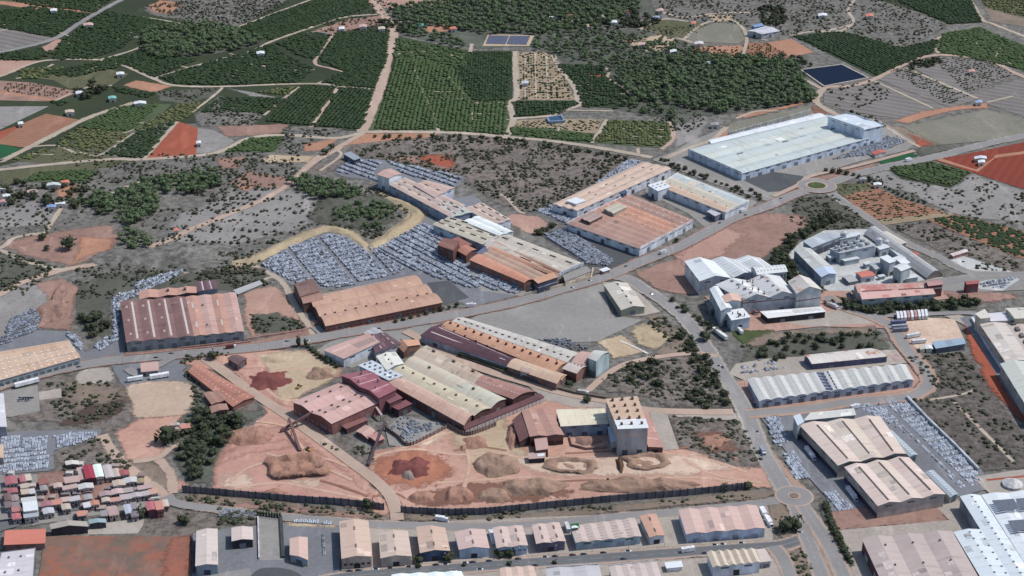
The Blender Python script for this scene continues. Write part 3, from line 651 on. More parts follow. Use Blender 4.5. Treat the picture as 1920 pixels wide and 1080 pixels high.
# ---------------- roads and tracks ----------------
TR = [(RDO, 13, [700,-10, 706,10, 718,27, 737,53, 736,75, 730,93, 718,150, 697,207, 679,247]),
 (RDO, 9, [683,247, 640,273, 600,293, 584,306, 550,337, 527,355, 496,373, 477,381, 402,412, 350,433, 324,446, 285,461, 233,480, 180,495, 132,503, 96,512, 40,530, 0,552, -40,575]),
 (RDO, 6, [640,276, 584,308, 550,337, 527,355]),
 (RDT, 8, [-40,321, 0,318, 104,307, 213,298, 259,299, 363,292, 413,284, 467,259, 533,253, 600,258, 640,258, 683,247]),
 (RDT, 9, [683,247, 780,247, 873,250, 950,257, 1040,265, 1140,280, 1223,295]),
 (RDT, 9, [0,302, 13,297, 100,253, 167,220, 227,200, 250,192]),
 (RDM, 10, [235,-5, 183,23, 143,47, 107,70, 67,83, 0,98, -40,106]),
 (RDT, 6, [-40,152, 0,143, 57,120, 100,112, 183,112, 233,123, 283,145, 327,160, 417,162, 520,158, 600,157, 640,162, 700,167]),
 (RDT, 6, [290,147, 367,123, 467,97, 510,77, 567,57, 640,33, 720,26]),
 (RDO, 5, [627,62, 590,115, 620,128, 645,138, 590,158]),
 (RDT, 5, [447,50, 580,0, 600,-10]), (RDT, 5, [190,111, 240,97, 265,87]), (RDT, 4, [240,30, 275,33, 330,42, 362,49]),
 (RDT, 4, [495,216, 540,178, 567,160]), (RDO, 5, [583,238, 634,163]), (RDT, 4, [360,210, 400,180, 417,164]),
 (RDT, 4, [60,275, 108,273, 142,288]), (RDT, 4, [150,285, 190,290, 250,250]), (RDT, 5, [270,298, 332,228]),
 (RDT, 4, [0,48, 53,35, 95,18]), (RDT, 4, [47,55, 85,42]), (RDT, 4, [0,58, 20,53]), (RDT, 4, [140,140, 220,112]), (RDT, 3, [450,152, 478,132]),
 (RDT, 4, [100,120, 60,140, 30,147]), (RDO, 5, [100,190, 160,165, 210,160]), (RDT, 4, [360,130, 450,145]), (RDT, 4, [440,115, 540,130, 590,130]),
 (RDT, 8, [950,256, 958,238, 962,222, 957,203, 953,190, 968,183, 967,140, 965,96]),
 (RDT, 7, [963,222, 1030,217, 1050,208, 1087,197, 1082,185, 1077,163, 1050,130, 1037,103]),
 (RDT, 4, [1040,127, 1135,128, 1140,146, 1170,165, 1193,190]), (RDT, 4, [1077,160, 1155,157]), (RDT, 3, [1078,175, 1180,176]), (RDT, 4, [1050,206, 1150,208]),
 (RDT, 6, [840,138, 862,165, 882,191, 950,192]), (RDT, 5, [865,134, 878,110, 885,82]), (RDT, 4, [738,102, 800,96, 870,108]),
 (RDT, 4, [778,128, 790,165, 815,220, 822,246]), (RDT, 3, [883,213, 952,213]), (RDT, 3, [885,224, 955,224]), (RDT, 3, [815,234, 950,236]), (RDT, 3, [885,192, 886,248]),
 (RDT, 4, [1033,259, 1060,226]), (RDT, 5, [1110,268, 1138,224]), (RDO, 6, [1255,228, 1262,260, 1240,280]), (RDT, 4, [1196,278, 1197,292]),
 (RDO, 5, [720,15, 800,10, 860,2]), (RDT, 5, [740,42, 820,36]), (RDT, 6, [1200,55, 1240,36, 1290,40]), (RDT, 6, [1210,96, 1260,72, 1300,80]), (RDT, 5, [1170,20, 1190,5, 1200,-10]),
 (RDT, 6, [1230,18, 1280,32, 1350,24, 1420,24]), (RDT, 5, [1282,74, 1320,44, 1375,38, 1400,70, 1390,110]), (RDT, 5, [1380,40, 1410,66, 1440,76]),
 (RDT, 5, [1481,66, 1530,58, 1575,58, 1600,40, 1590,18, 1606,-5]), (RDO, 5, [1575,58, 1640,80, 1700,88]), (RDT, 7, [1815,-10, 1840,35, 1860,44, 1900,60, 1980,90]),
 (RDO, 8, [1530,188, 1545,165, 1600,160, 1640,148, 1680,128, 1720,110, 1760,103, 1810,106, 1860,115, 1900,135, 1930,148]),
 (RDO, 5, [1760,100, 1752,88, 1758,72, 1780,66]), (RDT, 7, [1480,130, 1510,150, 1545,168]), (RDT, 9, [1545,166, 1530,188, 1550,205, 1590,222, 1640,226]),
 (RDT, 4, [1640,152, 1750,203]), (RDT, 5, [1700,128, 1832,184]), (RDT, 5, [1640,224, 1700,262, 1725,276]), (RDT, 4, [1850,192, 1900,180]),
 (RDT, 7, [1245,298, 1290,278, 1335,262, 1362,238]), (RDT, 5, [1380,222, 1420,208, 1460,208]),
 (RDT, 5, [85,436, 105,405, 115,390]), (RDT, 4, [180,375, 250,345, 320,325]), (RDT, 6, [-40,460, 0,465, 30,445, 85,436]), (RDT, 5, [0,468, 50,490, 110,505, 128,502]),
 (RDT, 4, [345,512, 400,500, 450,497, 490,500]), (RDO, 4, [290,480, 320,490, 345,510]), (RDT, 4, [550,350, 605,362, 622,385, 622,415]),
 (RDT, 4, [930,362, 950,370, 972,395, 985,400]), (RDT, 4, [1540,60, 1600,45]), (RDT, 5, [1828,510, 1780,494, 1745,470]),
 (RDT, 6, [497,508, 530,530, 555,575, 580,612, 586,628]), (RDT, 5, [470,545, 500,522, 520,520]), (RDT, 4, [620,278, 640,290, 600,320]),
 (RDT, 3, [1786,750, 1845,810, 1905,870]), (RDT, 3, [1740,750, 1800,740, 1830,730]),
 (RDO, 9, [192,815, 210,845, 236,874, 278,905, 311,930]), (RDO, 6, [250,865, 296,858, 320,840, 345,832]), (RDO, 8, [298,862, 320,890, 325,925])]
TR += [(gmat('worn_clay',(206,168,148),(190,150,130),(168,126,108),.03,.1), 3.2, q) for q in ([440,915,520,905,600,918,680,935], [500,850,540,858,610,860,650,875], [480,790,540,800,560,830,600,870,660,900], [740,845,800,825,880,800,940,785], [700,860,720,850,780,842,860,852,930,848,985,862],
  [820,905,900,900,985,895,1060,900,1180,898,1300,895,1400,905], [990,870,1040,860,1140,855,1250,850,1330,862,1400,885], [870,820,880,870,870,915], [1000,895,1020,920,1040,935], [500,700,560,690,620,700], [470,700,520,745,560,750], [430,905,460,880,500,865], [1280,860,1340,890,1430,905])]
TR += [(gmat('rut_clay',(160,112,94),(142,98,82)), 2.5, q) for q in ([850,845,900,838,950,845], [1060,850,1140,846,1240,842,1300,838], [700,930,740,925,760,935], [600,900,640,912,690,930], [1010,905,1100,900,1160,902])]
TR += [(RDT, 2.6, q) for q in ([885,118,963,118], [870,133,963,133], [872,146,953,146], [876,158,952,158], [880,172,952,171], [885,181,951,181], [700,225,815,228], [800,140,850,150], [740,170,860,172],
  [792,180,875,186], [985,102,985,186], [1003,100,1005,186], [1024,100,1028,187], [970,120,1048,122], [970,152,1066,154], [970,170,1072,172], [1140,240,1252,243], [1130,254,1256,257], [320,120,420,140], [380,118,460,135], [430,100,540,125],
  [20,30,60,20], [110,60,150,75], [180,60,240,78], [230,250,262,240], [180,225,290,232], [200,262,240,268], [60,288,100,290], [1560,80,1640,118], [1770,80,1900,120], [1800,70,1930,115], [1850,72,1830,108], [1880,80,1860,118])]
for i, (m, wd, p) in enumerate(TR): road('track', m, p, wd)
road('road', RDO, [385,672, 425,700, 470,733, 540,780, 586,813, 647,858, 702,899, 730,927, 742,955, 745,975], 9)
road('road', RDM, [311,930, 333,944, 389,952, 480,963, 535,969, 633,977, 702,983, 747,984, 800,986, 841,987, 900,987, 952,986, 1000,982, 1071,977, 1154,969, 1265,960, 1349,952, 1432,942, 1470,936], 8, verge=2, vm=RDO)
road('road', RDD, [600,1090, 660,1080, 730,1074, 841,1066, 960,1057, 1154,1044, 1293,1034, 1440,1024, 1475,1020, 1510,1008], 10, verge=5, vm=RDP, dash=LINE)
road('road', RDM, [1154,517, 1183,525, 1206,541, 1240,561, 1271,585, 1294,608, 1315,637, 1336,670, 1357,704, 1375,730, 1400,775, 1425,838, 1446,875, 1468,912, 1482,928], 11, verge=4, vm=YARDL, dash=LINE)
road('road', RDM, [1490,945, 1507,991, 1522,1030, 1545,1090], 9, verge=4, vm=RDP, dash=LINE)
road('road', RDM, [1502,942, 1523,974, 1551,1016, 1580,1075, 1586,1090], 9, verge=4, vm=RDP, dash=LINE)
road('road', RDM, [1450,1024, 1470,1050, 1485,1090], 8, verge=4, vm=RDP)
road('road', RDM, [1400,775, 1440,772, 1520,765, 1600,752, 1690,745, 1725,735, 1742,715, 1730,690, 1700,655, 1675,615, 1640,595, 1570,570, 1552,555], 9, verge=7, vm=PINKR)
road('road', YARDL and RDO, [1375,772, 1300,772, 1210,768, 1140,752, 1060,737, 980,715, 900,690, 850,668, 800,640, 760,620], 9)
road('road', RDO, [1100,735, 1140,700, 1180,680, 1240,668, 1310,662, 1345,668], 6)
road('road', RDM, [1640,592, 1700,590, 1800,586, 1830,588], 7)
road('road', RDM, [1558,362, 1590,384, 1628,408, 1660,432, 1708,459, 1762,483, 1797,502, 1829,512, 1920,514, 1980,514], 8, verge=3, vm=YARDL)
road('road', RDM, [1660,560, 1720,540, 1780,528, 1840,518], 8)
road('road', RDM, [1250,299, 1286,318, 1345,341, 1404,360, 1440,373, 1462,374], 8, verge=4, vm=YARDL)
MAINROAD = road('main_road', RDM, [-60,748, 0,722, 104,694, 207,676, 337,664, 480,651, 584,635, 700,615, 817,597, 960,568, 1064,539, 1136,518, 1193,494, 1271,463, 1316,440, 1375,409, 1434,388, 1480,368, 1510,358], 13, verge=4, vm=PINKB, dash=LINE)
road('main_road', RDM, [1552,345, 1590,331, 1628,321, 1682,308, 1762,292, 1843,271, 1920,254, 1980,240], 12, verge=3, vm=YARDL, dash=LINE)
road('road', RDP, [1450,368, 1500,345, 1520,330, 1600,312, 1715,282], 6)
road('road', RDM, [590,612, 610,626, 640,628], 8)
road('road', YARDL, [1838,905, 1900,895, 1980,884], 16)
road('red_path', REDS, [1850,900, 1900,895, 1980,886], 2.5)
road('road', RDM, [240,690, 262,700, 320,672, 345,660], 8)
road('street', RDD, [-40,985, 20,980, 80,960, 150,952, 240,938, 300,932], 6)
road('street', YARD, [60,890, 68,920, 74,960], 6)
road('street', RDD, [32,900, 38,940, 42,975], 5)
road('street', RDD, [-40,1010, 0,990, 30,982, 60,975], 8)
road('road', RDM, [360,1095, 420,1080, 470,1072], 8)
def roundabout(px, py, ri, ro, im):
    c = P(px, py)
    cl_ = cells_of([(px-12,py-6),(px+12,py-6),(px+12,py+6),(px-12,py+6)]); z = nz(cl_); k = 40; vs = []; fs = []
    ang = [2*math.pi*i/k for i in range(k)]
    Wc = [Vector((c.x+(ri+ro)/2*math.cos(a), c.y+(ri+ro)/2*math.sin(a), z)) for a in ang]
    v, f = ribbon_mesh(Wc, ro-ri+3, z, True); o = setp(link('roundabout_pavement', mesh(v, f, 'p'), None, RDP), kind='structure')
    z = nz(cl_); v, f = ribbon_mesh(Wc, ro-ri, z, True); o2 = setp(link('roundabout_road', mesh(v, f, 'p'), None, RDM), kind='structure')
    for q in (o, o2):
        for p in q.data.polygons:
            if p.normal.z < 0: p.flip()
    mb = MB(); mb.cyl(c, ri, 0, z+.18, 40); setp(mb.build('roundabout_kerb', RDP), kind='structure')
    mb = MB(); mb.cyl(c, ri-.8, 0, z+.5, 40, (ri-.8)*.8); setp(mb.build('roundabout_island', im), kind='structure')
roundabout(1531, 349.5, 11.5, 19, LAWN)
roundabout(1489, 932, 4.6, 12, WEED)
# ---------------- buildings ----------------
TINT = {}
def prof(kind, n, r):
    """list of strips [(t0,z0,t1,z1,bay)] across the bays"""
    out = []
    for i in range(n):
        if kind == 'g': pp = [(0,0),(.5,r),(1,0)]
        elif kind == 'b': pp = [(k/6, r*math.sin(math.pi*k/6)) for k in range(7)]
        elif kind == 's': pp = [(0,0),(.25,r),(1,0)]
        elif kind == 'm': pp = [(0,0),(1,r)]
        else: pp = [(0,0),(1,.02)]
        for (a, za), (b, zb) in zip(pp, pp[1:]): out.append(((i+a)/n, za, (i+b)/n, zb, i))
    return out
def bld(name, label, cat, quad, h, n=1, kind='g', r=None, roof=None, wall=(170,172,176), sky=None, vents=None, doors=None,
        wins=None, par=None, group=None, base=0.0, trim=None, pipes=0, rot=False):
    if rot: quad = list(quad[2:]) + list(quad[:2])
    q2 = [tuple(quad[i:i+2]) for i in range(0, 8, 2)]
    q = [P(x, y, h) for x, y in q2]
    cen = sum(q, Vector())/4; org = Vector((cen.x, cen.y, base))
    ar = sum(q[i].x*q[(i+1)%4].y - q[(i+1)%4].x*q[i].y for i in range(4))
    W01 = ((q[1]-q[0]).length + (q[2]-q[3]).length)/2; L = ((q[3]-q[0]).length + (q[2]-q[1]).length)/2
    bw = W01/n
    if r is None: r = {'g': .085, 'b': .12, 's': .2, 'm': .08, 'f': 0}[kind]*bw
    roof = roof or [((190,160,145), None)]; roof = [x if isinstance(x, tuple) and len(x) > 1 and not isinstance(x[0], (int, float)) else (x, None) for x in roof]
    rm_ = [rmat(*x) for x in roof]
    root = empty(name, org, label, cat, group)
    st = prof(kind, n, r)
    def S(t, s, up=0.0):
        z = 0
        for a, za, b, zb, _ in st:
            if a - 1e-6 <= t <= b + 1e-6: z = za + (zb-za)*((t-a)/(b-a)); break
        A = q[0].lerp(q[1], t); B = q[3].lerp(q[2], t); p = A.lerp(B, s); return Vector((p.x, p.y, h + z + up)) - org
    e = .5/max(L, 1); eu = .35/max(W01, 1)
    vs = []; fs = []; mi = []; uv = []; nseg = max(1, min(6, int(L/40)))
    for (a, za, b, zb, bay) in st:
        a2 = -eu if a < 1e-6 else a; b2 = 1+eu if b > 1-1e-6 else b
        for top in (0, -.22):
            k = len(vs)
            for t, z in ((a2, za), (b2, zb)):
                for s in (-e, 1+e):
                    A = q[0].lerp(q[1], t) if 0 <= t <= 1 else q[0] + (q[1]-q[0])*t
                    B = q[3].lerp(q[2], t) if 0 <= t <= 1 else q[3] + (q[2]-q[3])*t
                    p = A + (B-A)*s; vs.append(Vector((p.x, p.y, h+z+top)) - org); uv.append((t*W01, s*L))
            if top == 0: fs.append((k, k+1, k+3, k+2)); mi.append(bay % len(rm_)); k0 = k
            else:
                fs.append((k, k+2, k+3, k+1)); mi.append(bay % len(rm_))
                sides = [(k0, k0+2, k+2, k), (k0+3, k0+1, k+1, k+3)]
                if a < 1e-6: sides.append((k0+1, k0, k, k+1))
                if b > 1-1e-6: sides.append((k0+2, k0+3, k+3, k+2))
                for f in sides: fs.append(f); mi.append(bay % len(rm_))
    me = mesh(vs, fs, 'roof', mi, uv, recalc=False)
    if ar > 0: me.flip_normals()
    for p in me.polygons: pass
    ro = link('roof', me, root, rm_)
    # walls (solid body under the roof, inset a little)
    c = Vector((0,0,0)); ins = .25
    def inset(p): d = Vector((cen.x-p.x, cen.y-p.y, 0)); return p + d.normalized()*ins*1.4 if d.length > 1 else p
    qi = [inset(p) for p in q]; vs = []; fs = []
    ts = [(0, 0)] + [(b, zb) for (_, _, b, zb, _) in st]
    if kind == 'm' or kind == 'f': ts = [(0,0)] + [((i+1)/n, (r if kind == 'm' else 0)) for i in range(n)]
    if kind == 'm': ts = [(0,0),(1,r)]
    for (A, B) in ((qi[0], qi[1]), (qi[3], qi[2])):
        for t, z in ts:
            p = A.lerp(B, t); vs.append(Vector((p.x, p.y, h+z-.24)) - org)
        vs.append(Vector((B.x, B.y, base)) - org); vs.append(Vector((A.x, A.y, base)) - org)
    m = len(ts)+2; fs = [tuple(range(m)), tuple(range(2*m-1, m-1, -1)), (m-1, 0, m, 2*m-1), (m-3, m-2, 2*m-2, 2*m-3)]
    link('wall', mesh(vs, fs, 'wall'), root, wmat(wall))
    # slope direction of a wall edge
    def edge(i): a, b = qi[i], qi[(i+1)%4]; d = (b-a); nr = Vector((d.y, -d.x, 0)).normalized(); \
        nr = nr if (nr.dot(Vector(((a+b)/2-cen))) > 0) else -nr; return a, b, nr
    if trim:      # coloured band along the foot or head of the walls: (colour, z0, z1)
        for (tc, z0, z1) in trim:
            mb = MB()
            for i in range(4):
                a, b, nr = edge(i); off = nr*.06
                mb.wallseg(a+off-org, b+off-org, .1, z0, z1)
            mb.build('wall_band', wmat(tc), root)
    if par:
        hh = h + (r if kind in 'gbs' else 0)*.9 + .5
        for i in ((0, 2) if kind in 'gbs' else (0,1,2,3)):
            mb = MB(); a, b, nr = edge(i); mb.wallseg(a+nr*.45-org, b+nr*.45-org, .3, h-1.2-base, hh-base)
            mb.build('parapet', wmat(par), root)
    if sky:      # (rows per bay positions, count, length frac, width m, colour)
        for (tlist, cnt, lf, wd, colr, *nm_) in sky:
            for t in tlist:
                for k in range(cnt):
                    s0 = (k + .5 - lf/2)/cnt; s1 = (k + .5 + lf/2)/cnt; dt = wd/2/W01
                    V = [S(max(0,t-dt), s0, .10), S(min(1,t+dt), s0, .10), S(min(1,t+dt), s1, .10), S(max(0,t-dt), s1, .10)]
                    T = [v + Vector((0,0,.10)) for v in V]; mb = MB(); mb.hexa(V+T); mb.build(nm_[0] if nm_ else 'skylight', pmat('skylight_panel', colr, .5, .08), ro)
    if vents:    # (t list, count, w, l, height, colour)
        for (tlist, cnt, wd, ln, ht, colr) in vents:
            for t in tlist:
                for k in range(cnt):
                    s = (k+.5)/cnt + random.uniform(-.05, .05)/cnt; dt = wd/2/W01; ds = ln/2/L
                    V = [S(t-dt, s-ds, -.3), S(t+dt, s-ds, -.3), S(t+dt, s+ds, -.3), S(t-dt, s+ds, -.3)]
                    zt = max(v.z for v in V) + .3 + ht; T = [Vector((v.x, v.y, zt)) for v in V]
                    mb = MB(); mb.hexa(V+T); mb.build('roof_vent', pmat('vent_metal', colr), ro)
    if W01*L > 350 and kind != 'f' or (W01*L > 900):
        for k in range(int(min(14, 2 + W01*L/500))):
            i_ = random.randrange(len(st)); aa, _, bb, _, _ = st[i_]; t0 = aa + (bb-aa)*random.choice((.04, .5)); t1 = t0 + (bb-aa)*random.choice((.45, .45, .9)); t1 = min(t1, bb-(bb-aa)*.03)
            s0 = random.uniform(.02, .9); s1 = min(.99, s0 + random.uniform(2.0, 9.0)/L); cc_ = roof[random.randrange(len(roof))][0]; f_ = random.choice((.84, .9, 1.08, 1.12))
            V = [S(t0, s0, .03), S(t1, s0, .03), S(t1, s1, .03), S(t0, s1, .03)]; mb = MB(); mb.hexa(V + [v + Vector((0,0,.07)) for v in V])
            mb.build('roof_sheet', pmat('patched_sheet', tuple(int(min(238, v*f_)) for v in cc_), .7, .1), ro)
    if not doors and h >= 6:
        doors = [(i_, max(1, int((qi[i_]-qi[(i_+1)%4]).length/22)), 4.2, min(4.4, h*.6), 0, random.choice(((92,98,108),(120,124,130),(84,78,80),(104,112,126)))) for i_ in range(4) if (lambda a, b: abs((b-a).x) > .35*(b-a).length and ((a+b)/2-cen).y < 0)(qi[i_], qi[(i_+1)%4])]
    if not wins and h >= 7:
        wins = [(i_, max(2, int((qi[i_]-qi[(i_+1)%4]).length/14)), 5.0, 1.0, h-2.2, (88,96,108)) for i_ in range(4) if ((qi[i_]+qi[(i_+1)%4])/2-cen).y < 0 and (qi[i_]-qi[(i_+1)%4]).length > 24]
    for spec, nm in ((doors, 'door'), (wins, 'window')):
        if spec:
            for (ei, cnt, wd, ht, z0, colr) in spec:
                a, b, nr = edge(ei); Lh = (b-a).length; d = (b-a).normalized()
                for k in range(cnt):
                    cc = a + d*Lh*(k+.5)/cnt + nr*.12; mb = MB()
                    mb.wallseg(cc-d*wd/2-org, cc+d*wd/2-org, .2, z0, z0+ht)
                    mb.build(nm, pmat(nm+'_panel', colr, .5, .1), root)
    if pipes:
        for k in range(pipes):
            t = random.uniform(.15,.85); s = random.uniform(.1,.9); p = S(t, s, -.2); mb = MB()
            mb.cyl(p, .45, p.z, p.z+random.uniform(2, 4.5), 8); mb.build('chimney', pmat('flue_metal', (120,112,112)), ro)
    root['_h'] = 0; del root['_h']
    return root
DK = (84,78,78); WH = (214,218,222); LG = (178,186,194); BRW = (150,104,92); BRK = (140,92,82)
def F_(name, label, quad, h, n=1, kind='g', cols=None, wall=LG, cat='factory', **k):
    return bld(name, label, cat, quad, h, n, kind, roof=cols, wall=wall, **k)
RB = ((140,104,98),(120,86,82)); OR = ((196,150,132),(176,124,104)); PK = ((200,164,152),(182,140,126))
TN = ((198,180,160),(180,158,138)); GT = ((190,184,166),(172,162,142)); GG = ((186,190,180),(170,172,160)); WT = ((222,226,228),(200,206,210))
MR = ((112,82,88),(92,66,74)); MRR = ((160,96,104),(138,80,90)); OG = ((206,156,124),(186,132,104)); GR = ((176,176,176),(160,158,158)); BL = ((196,208,216),(180,192,202))
OT = ((206,178,152),(190,152,126)); BW_ = ((168,128,112),(150,108,94))
# --- left
F_('warehouse', 'old factory hall with rusty brown ribbed roofs and pale strips, left of the pink lot', [226,566, 348,557, 364,630, 237,642], 9, 4, cols=[RB], wall=(150,156,160),
   sky=[([.17,.42,.67,.92],1,.92,1.8,(196,180,172)), ([.08,.33,.58],3,.16,2,(190,160,150))], doors=[(2,5,4,4,0,(110,116,122))])
F_('warehouse', 'orange pink roofed factory hall joined to the right side of the rusty brown hall', [348,557, 442,549, 457,621, 364,630], 9, 4, cols=[OR,PK], wall=(150,158,162), vents=[([.3],2,1,2,1,DK)],
   sky=[([.1,.6],2,.3,1.6,(210,190,176))], doors=[(2,3,5,4,0,(96,104,110))])
F_('warehouse', 'zigzag orange brown hall standing behind the rusty brown factory hall', [262,546, 368,538, 368,549, 262,561], 9, 3, cols=[OR], wall=(116,84,82), vents=[([.5,.8],1,2,3,1.5,DK)])
F_('shed', 'small dark maroon shed with pale roof stripes behind the orange pink hall', [367,528, 403,525, 409,541, 370,547], 9, 3, cols=[MR], wall=(140,150,158), sky=[([.3,.7],1,.9,1.2,(200,180,176))])
F_('shed', 'long low grey concrete shed beside the dirt road above the pink lot', [438,544, 486,526, 492,532, 446,551], 3, 1, 'f', cols=[GR], wall=(140,136,132))
F_('warehouse', 'long orange roofed warehouse with rows of white rooflights at the left edge', [-50,668, -34,722, 150,670, 127,638], 6.5, 3, cols=[OT], wall=(140,156,164),
   sky=[([.33,.5,.66,.83,.95],14,.3,2.0,(226,206,192))], doors=[(1,14,3,2.6,1,(96,104,110))])
F_('shed', 'low dark red roofed shed at the left edge beside the main road', [-40,712, -40,724, 30,706, 30,694], 5, 1, cols=[((138,70,70),(116,60,62))], wall=(96,88,96))
F_('gatehouse', 'small pink roofed gatehouse on the paved lot below the main road', [264,681, 296,678, 297,694, 265,697], 5, 1, 'f', cols=[PK], wall=(150,140,142), wins=[(2,3,1.6,1.4,1.5,(60,64,74))], cat='house')
F_('brick_shed', 'long sagging orange brick kiln shed dotted with rooflights beside the quarry road', [353,696, 371,682, 477,744, 437,762], 4.5, 1, cols=[((190,128,106),(160,104,88))], wall=BRK,
   sky=[([.25,.75],14,.22,1.2,(222,178,158))], cat='shed')
F_('brick_shed', 'short brown brick annex sticking out of the long orange kiln shed', [382,737, 416,732, 430,748, 397,758], 4.5, 2, cols=[BW_], wall=BRK, cat='shed')
F_('brick_shed', 'small square brick shed with an open dark front below the kiln shed', [393,763, 424,757, 428,767, 397,774], 4.5, 1, cols=[BW_], wall=BRK, doors=[(2,1,9,3,0,(50,42,44))], cat='shed')  # the wide dark door panel paints the shade inside the open front
F_('house', 'detached dark brown hipped house in a pink courtyard below the main road', [427,672, 444,665, 463,672, 446,684], 6, 1, cols=[((116,88,86),(98,74,74))], wall=(110,84,82), wins=[(2,3,1.4,1.4,2,(50,46,52))], cat='house')
# --- centre left brown barrel hall
F_('arched_hall', 'long hall of three orange brown barrel vaults above the main road', [577,557, 611,611, 829,567, 775,516], 7, 3, 'b', cols=[((200,160,134),(172,128,108))], wall=(132,84,76),
   sky=[([.05],1,.85,1.5,(214,200,190))], vents=[([.667],11,1.3,1.6,.8,DK)], cat='factory', wins=[(1,22,3,1.4,2.5,(92,62,60))])
F_('arched_shed', 'tall dark brown arched shed at the left end of the barrel vaulted hall', [550,533, 563,556, 599,546, 582,523], 10, 1, 'b', cols=[((130,100,92),(112,84,78))], wall=(120,86,80), cat='shed')
F_('shed', 'square brown block in front of the dark arched shed', [564,557, 569,569, 606,561, 601,547], 9, 1, cols=[BW_], wall=(128,84,78))
# --- shed group below the main road
F_('warehouse', 'pale pink sheeted shed with a white left wall beside the tree row', [607,656, 690,629, 712,645, 644,672], 8, 1, 'm', r=2, cols=[PK], wall=(206,214,222), doors=[(1,1,26,6,0,(96,66,72))])
F_('warehouse', 'maroon and pale striped shed joined to the right of the pale pink shed', [690,629, 722,624, 752,644, 705,662], 8, 2, cols=[MR], wall=(190,186,190), sky=[([.25,.75],3,.5,1,(188,166,166))])
F_('shed', 'small grey corrugated shed between the maroon shed and the main road', [682,624, 703,614, 722,625, 697,636], 4, 2, cols=[GR], wall=(150,148,148))
F_('shed', 'small orange gabled building at the top corner of the big tan hall', [745,648, 784,637, 788,646, 757,660], 6, 1, 's', cols=[OG], wall=(140,96,80))
# --- striped group
F_('factory_hall', 'long cream roofed hall with soot stains, topmost of the parallel halls beside the grey lot', [848,602, 869,595, 1085,662, 1063,679], 8, 1, cols=[((202,196,186),(184,176,166),.6,.65,6.0,(150,120,112))], wall=(150,140,134), vents=[([.35],18,.8,2.2,.5,(112,84,80))])
F_('factory_hall', 'long orange barrel roofed hall between the cream hall and the maroon hall', [828,613, 846,602, 1062,680, 1040,698], 7.5, 1, 'b', cols=[OG], wall=(160,120,104), vents=[([.5],14,1.5,1.6,1.6,(92,58,60)), ([.8],8,.8,.8,.6,DK)])
F_('factory_hall', 'long dark maroon roofed hall with thin white rooflight strips', [789,629, 829,607, 966,672, 951,685], 6.5, 1, 'g', r=2.2, cols=[((96,64,72),(78,54,62))], wall=(178,184,192),
   sky=[([.3,.68],2,.8,1.0,(206,180,176))], vents=[([.85],7,1.2,1.5,1,(62,44,50))])
F_('arched_hall', 'orange brown arched hall in line with the maroon hall', [951,687, 968,672, 1059,702, 1044,719], 7, 1, 'b', cols=[OT], wall=(146,108,96), cat='factory', doors=[(3,1,12,3,1,(70,72,110))])
F_('shed', 'small grey green skylit block set into the orange brown arched hall', [975,695, 983,684, 1000,690, 992,700], 7.5, 1, 'g', cols=[((190,150,136),(160,120,110))], wall=(160,184,186), sky=[([.2,.5,.8],1,.9,.6,(220,200,190))])
F_('brick_shed', 'small brick shed at the right end of the orange brown arched hall', [1036,704, 1043,698, 1062,703, 1053,712], 6, 1, 'b', cols=[OT], wall=BRK, cat='shed')
F_('brick_shed', 'red brick arched shed with a pale roof beside the tall teal block', [1055,691, 1077,678, 1101,686, 1081,700], 8.5, 1, 'b', cols=[((204,190,180),(188,170,160))], wall=BRK, cat='shed', vents=[([.6],4,1,1,.8,(150,140,140))], doors=[(3,1,12,2,1,(116,66,66))])
F_('shed', 'pink roofed hall wedged between the cream hall and the tall teal block', [1072,680, 1093,659, 1112,662, 1096,684], 10, 1, 'b', cols=[PK], wall=(170,140,132))
F_('block_building', 'tall pale teal block with an arched parapet at the end of the parallel halls', [1103,671, 1121,657, 1143,660, 1118,677], 15, 1, 'b', r=2.5, cols=[((200,198,190),(184,182,176))], wall=(166,190,192), cat='silo building', doors=[(3,2,4,5,0,(110,124,126))])
# --- big complex
F_('factory_hall', 'long narrow pink tan barrel hall, nearest bay of the big tan complex', [722,715, 741,700, 888,776, 870,797], 8, 1, 'b', cols=[((206,170,150),(190,150,130))], wall=(110,74,70), sky=[([.72],1,.95,1.2,(220,190,176))])
F_('factory_hall', 'cream barrel roofed bay beside the nearest pink tan bay of the tan complex', [735,697, 757,684, 920,765, 889,779], 8.5, 1, 'b', cols=[((206,196,168),(188,170,144))], wall=(112,72,70), vents=[([.55],8,1.5,1.5,1,(110,96,84))])
F_('factory_hall', 'tan and pale green barrel roofed bay in the middle of the tan complex', [757,684, 778,668, 948,748, 920,765], 8.5, 1, 'b', cols=[((198,176,152),(190,200,186))], wall=(112,72,70), vents=[([.5],2,1.5,2,1.5,(110,96,84))])
F_('factory_hall', 'grey tan rusty gabled bay beside the brown end hall of the tan complex', [775,666, 800,648, 912,706, 893,722], 8, 1, cols=[((196,178,158),(178,154,132),.7,.65,6.0,(130,92,78))], wall=(140,110,100), vents=[([.8],3,1.4,3,1.6,(116,98,90))])
F_('arched_hall', 'reddish brown barrel hall with dirty rooflights at the top right end of the tan complex', [891,723, 908,704, 1004,734, 962,748], 8, 1, 'b', cols=[((176,132,120),(148,102,92))], wall=(110,70,68), sky=[([.3],12,.6,1.4,(196,156,142))], cat='factory')
F_('factory_hall', 'long dark maroon lean-to with many open bays along the end of the tan complex', [868,797, 872,803, 1020,742, 1012,738], 6, 1, 'm', r=-1, cols=[((110,70,72),(92,58,62))], wall=(96,66,66), doors=[(1,20,3.4,4,0,(190,180,176))])
F_('shed', 'low blue and white flat block at the left end of the tan complex', [673,685, 697,677, 755,705, 729,713], 10, 2, 'm', r=.6, cols=[((206,214,220),(176,188,198))], wall=(164,178,188), vents=[([.3,.7],6,1.4,1.4,.8,(116,124,136))])
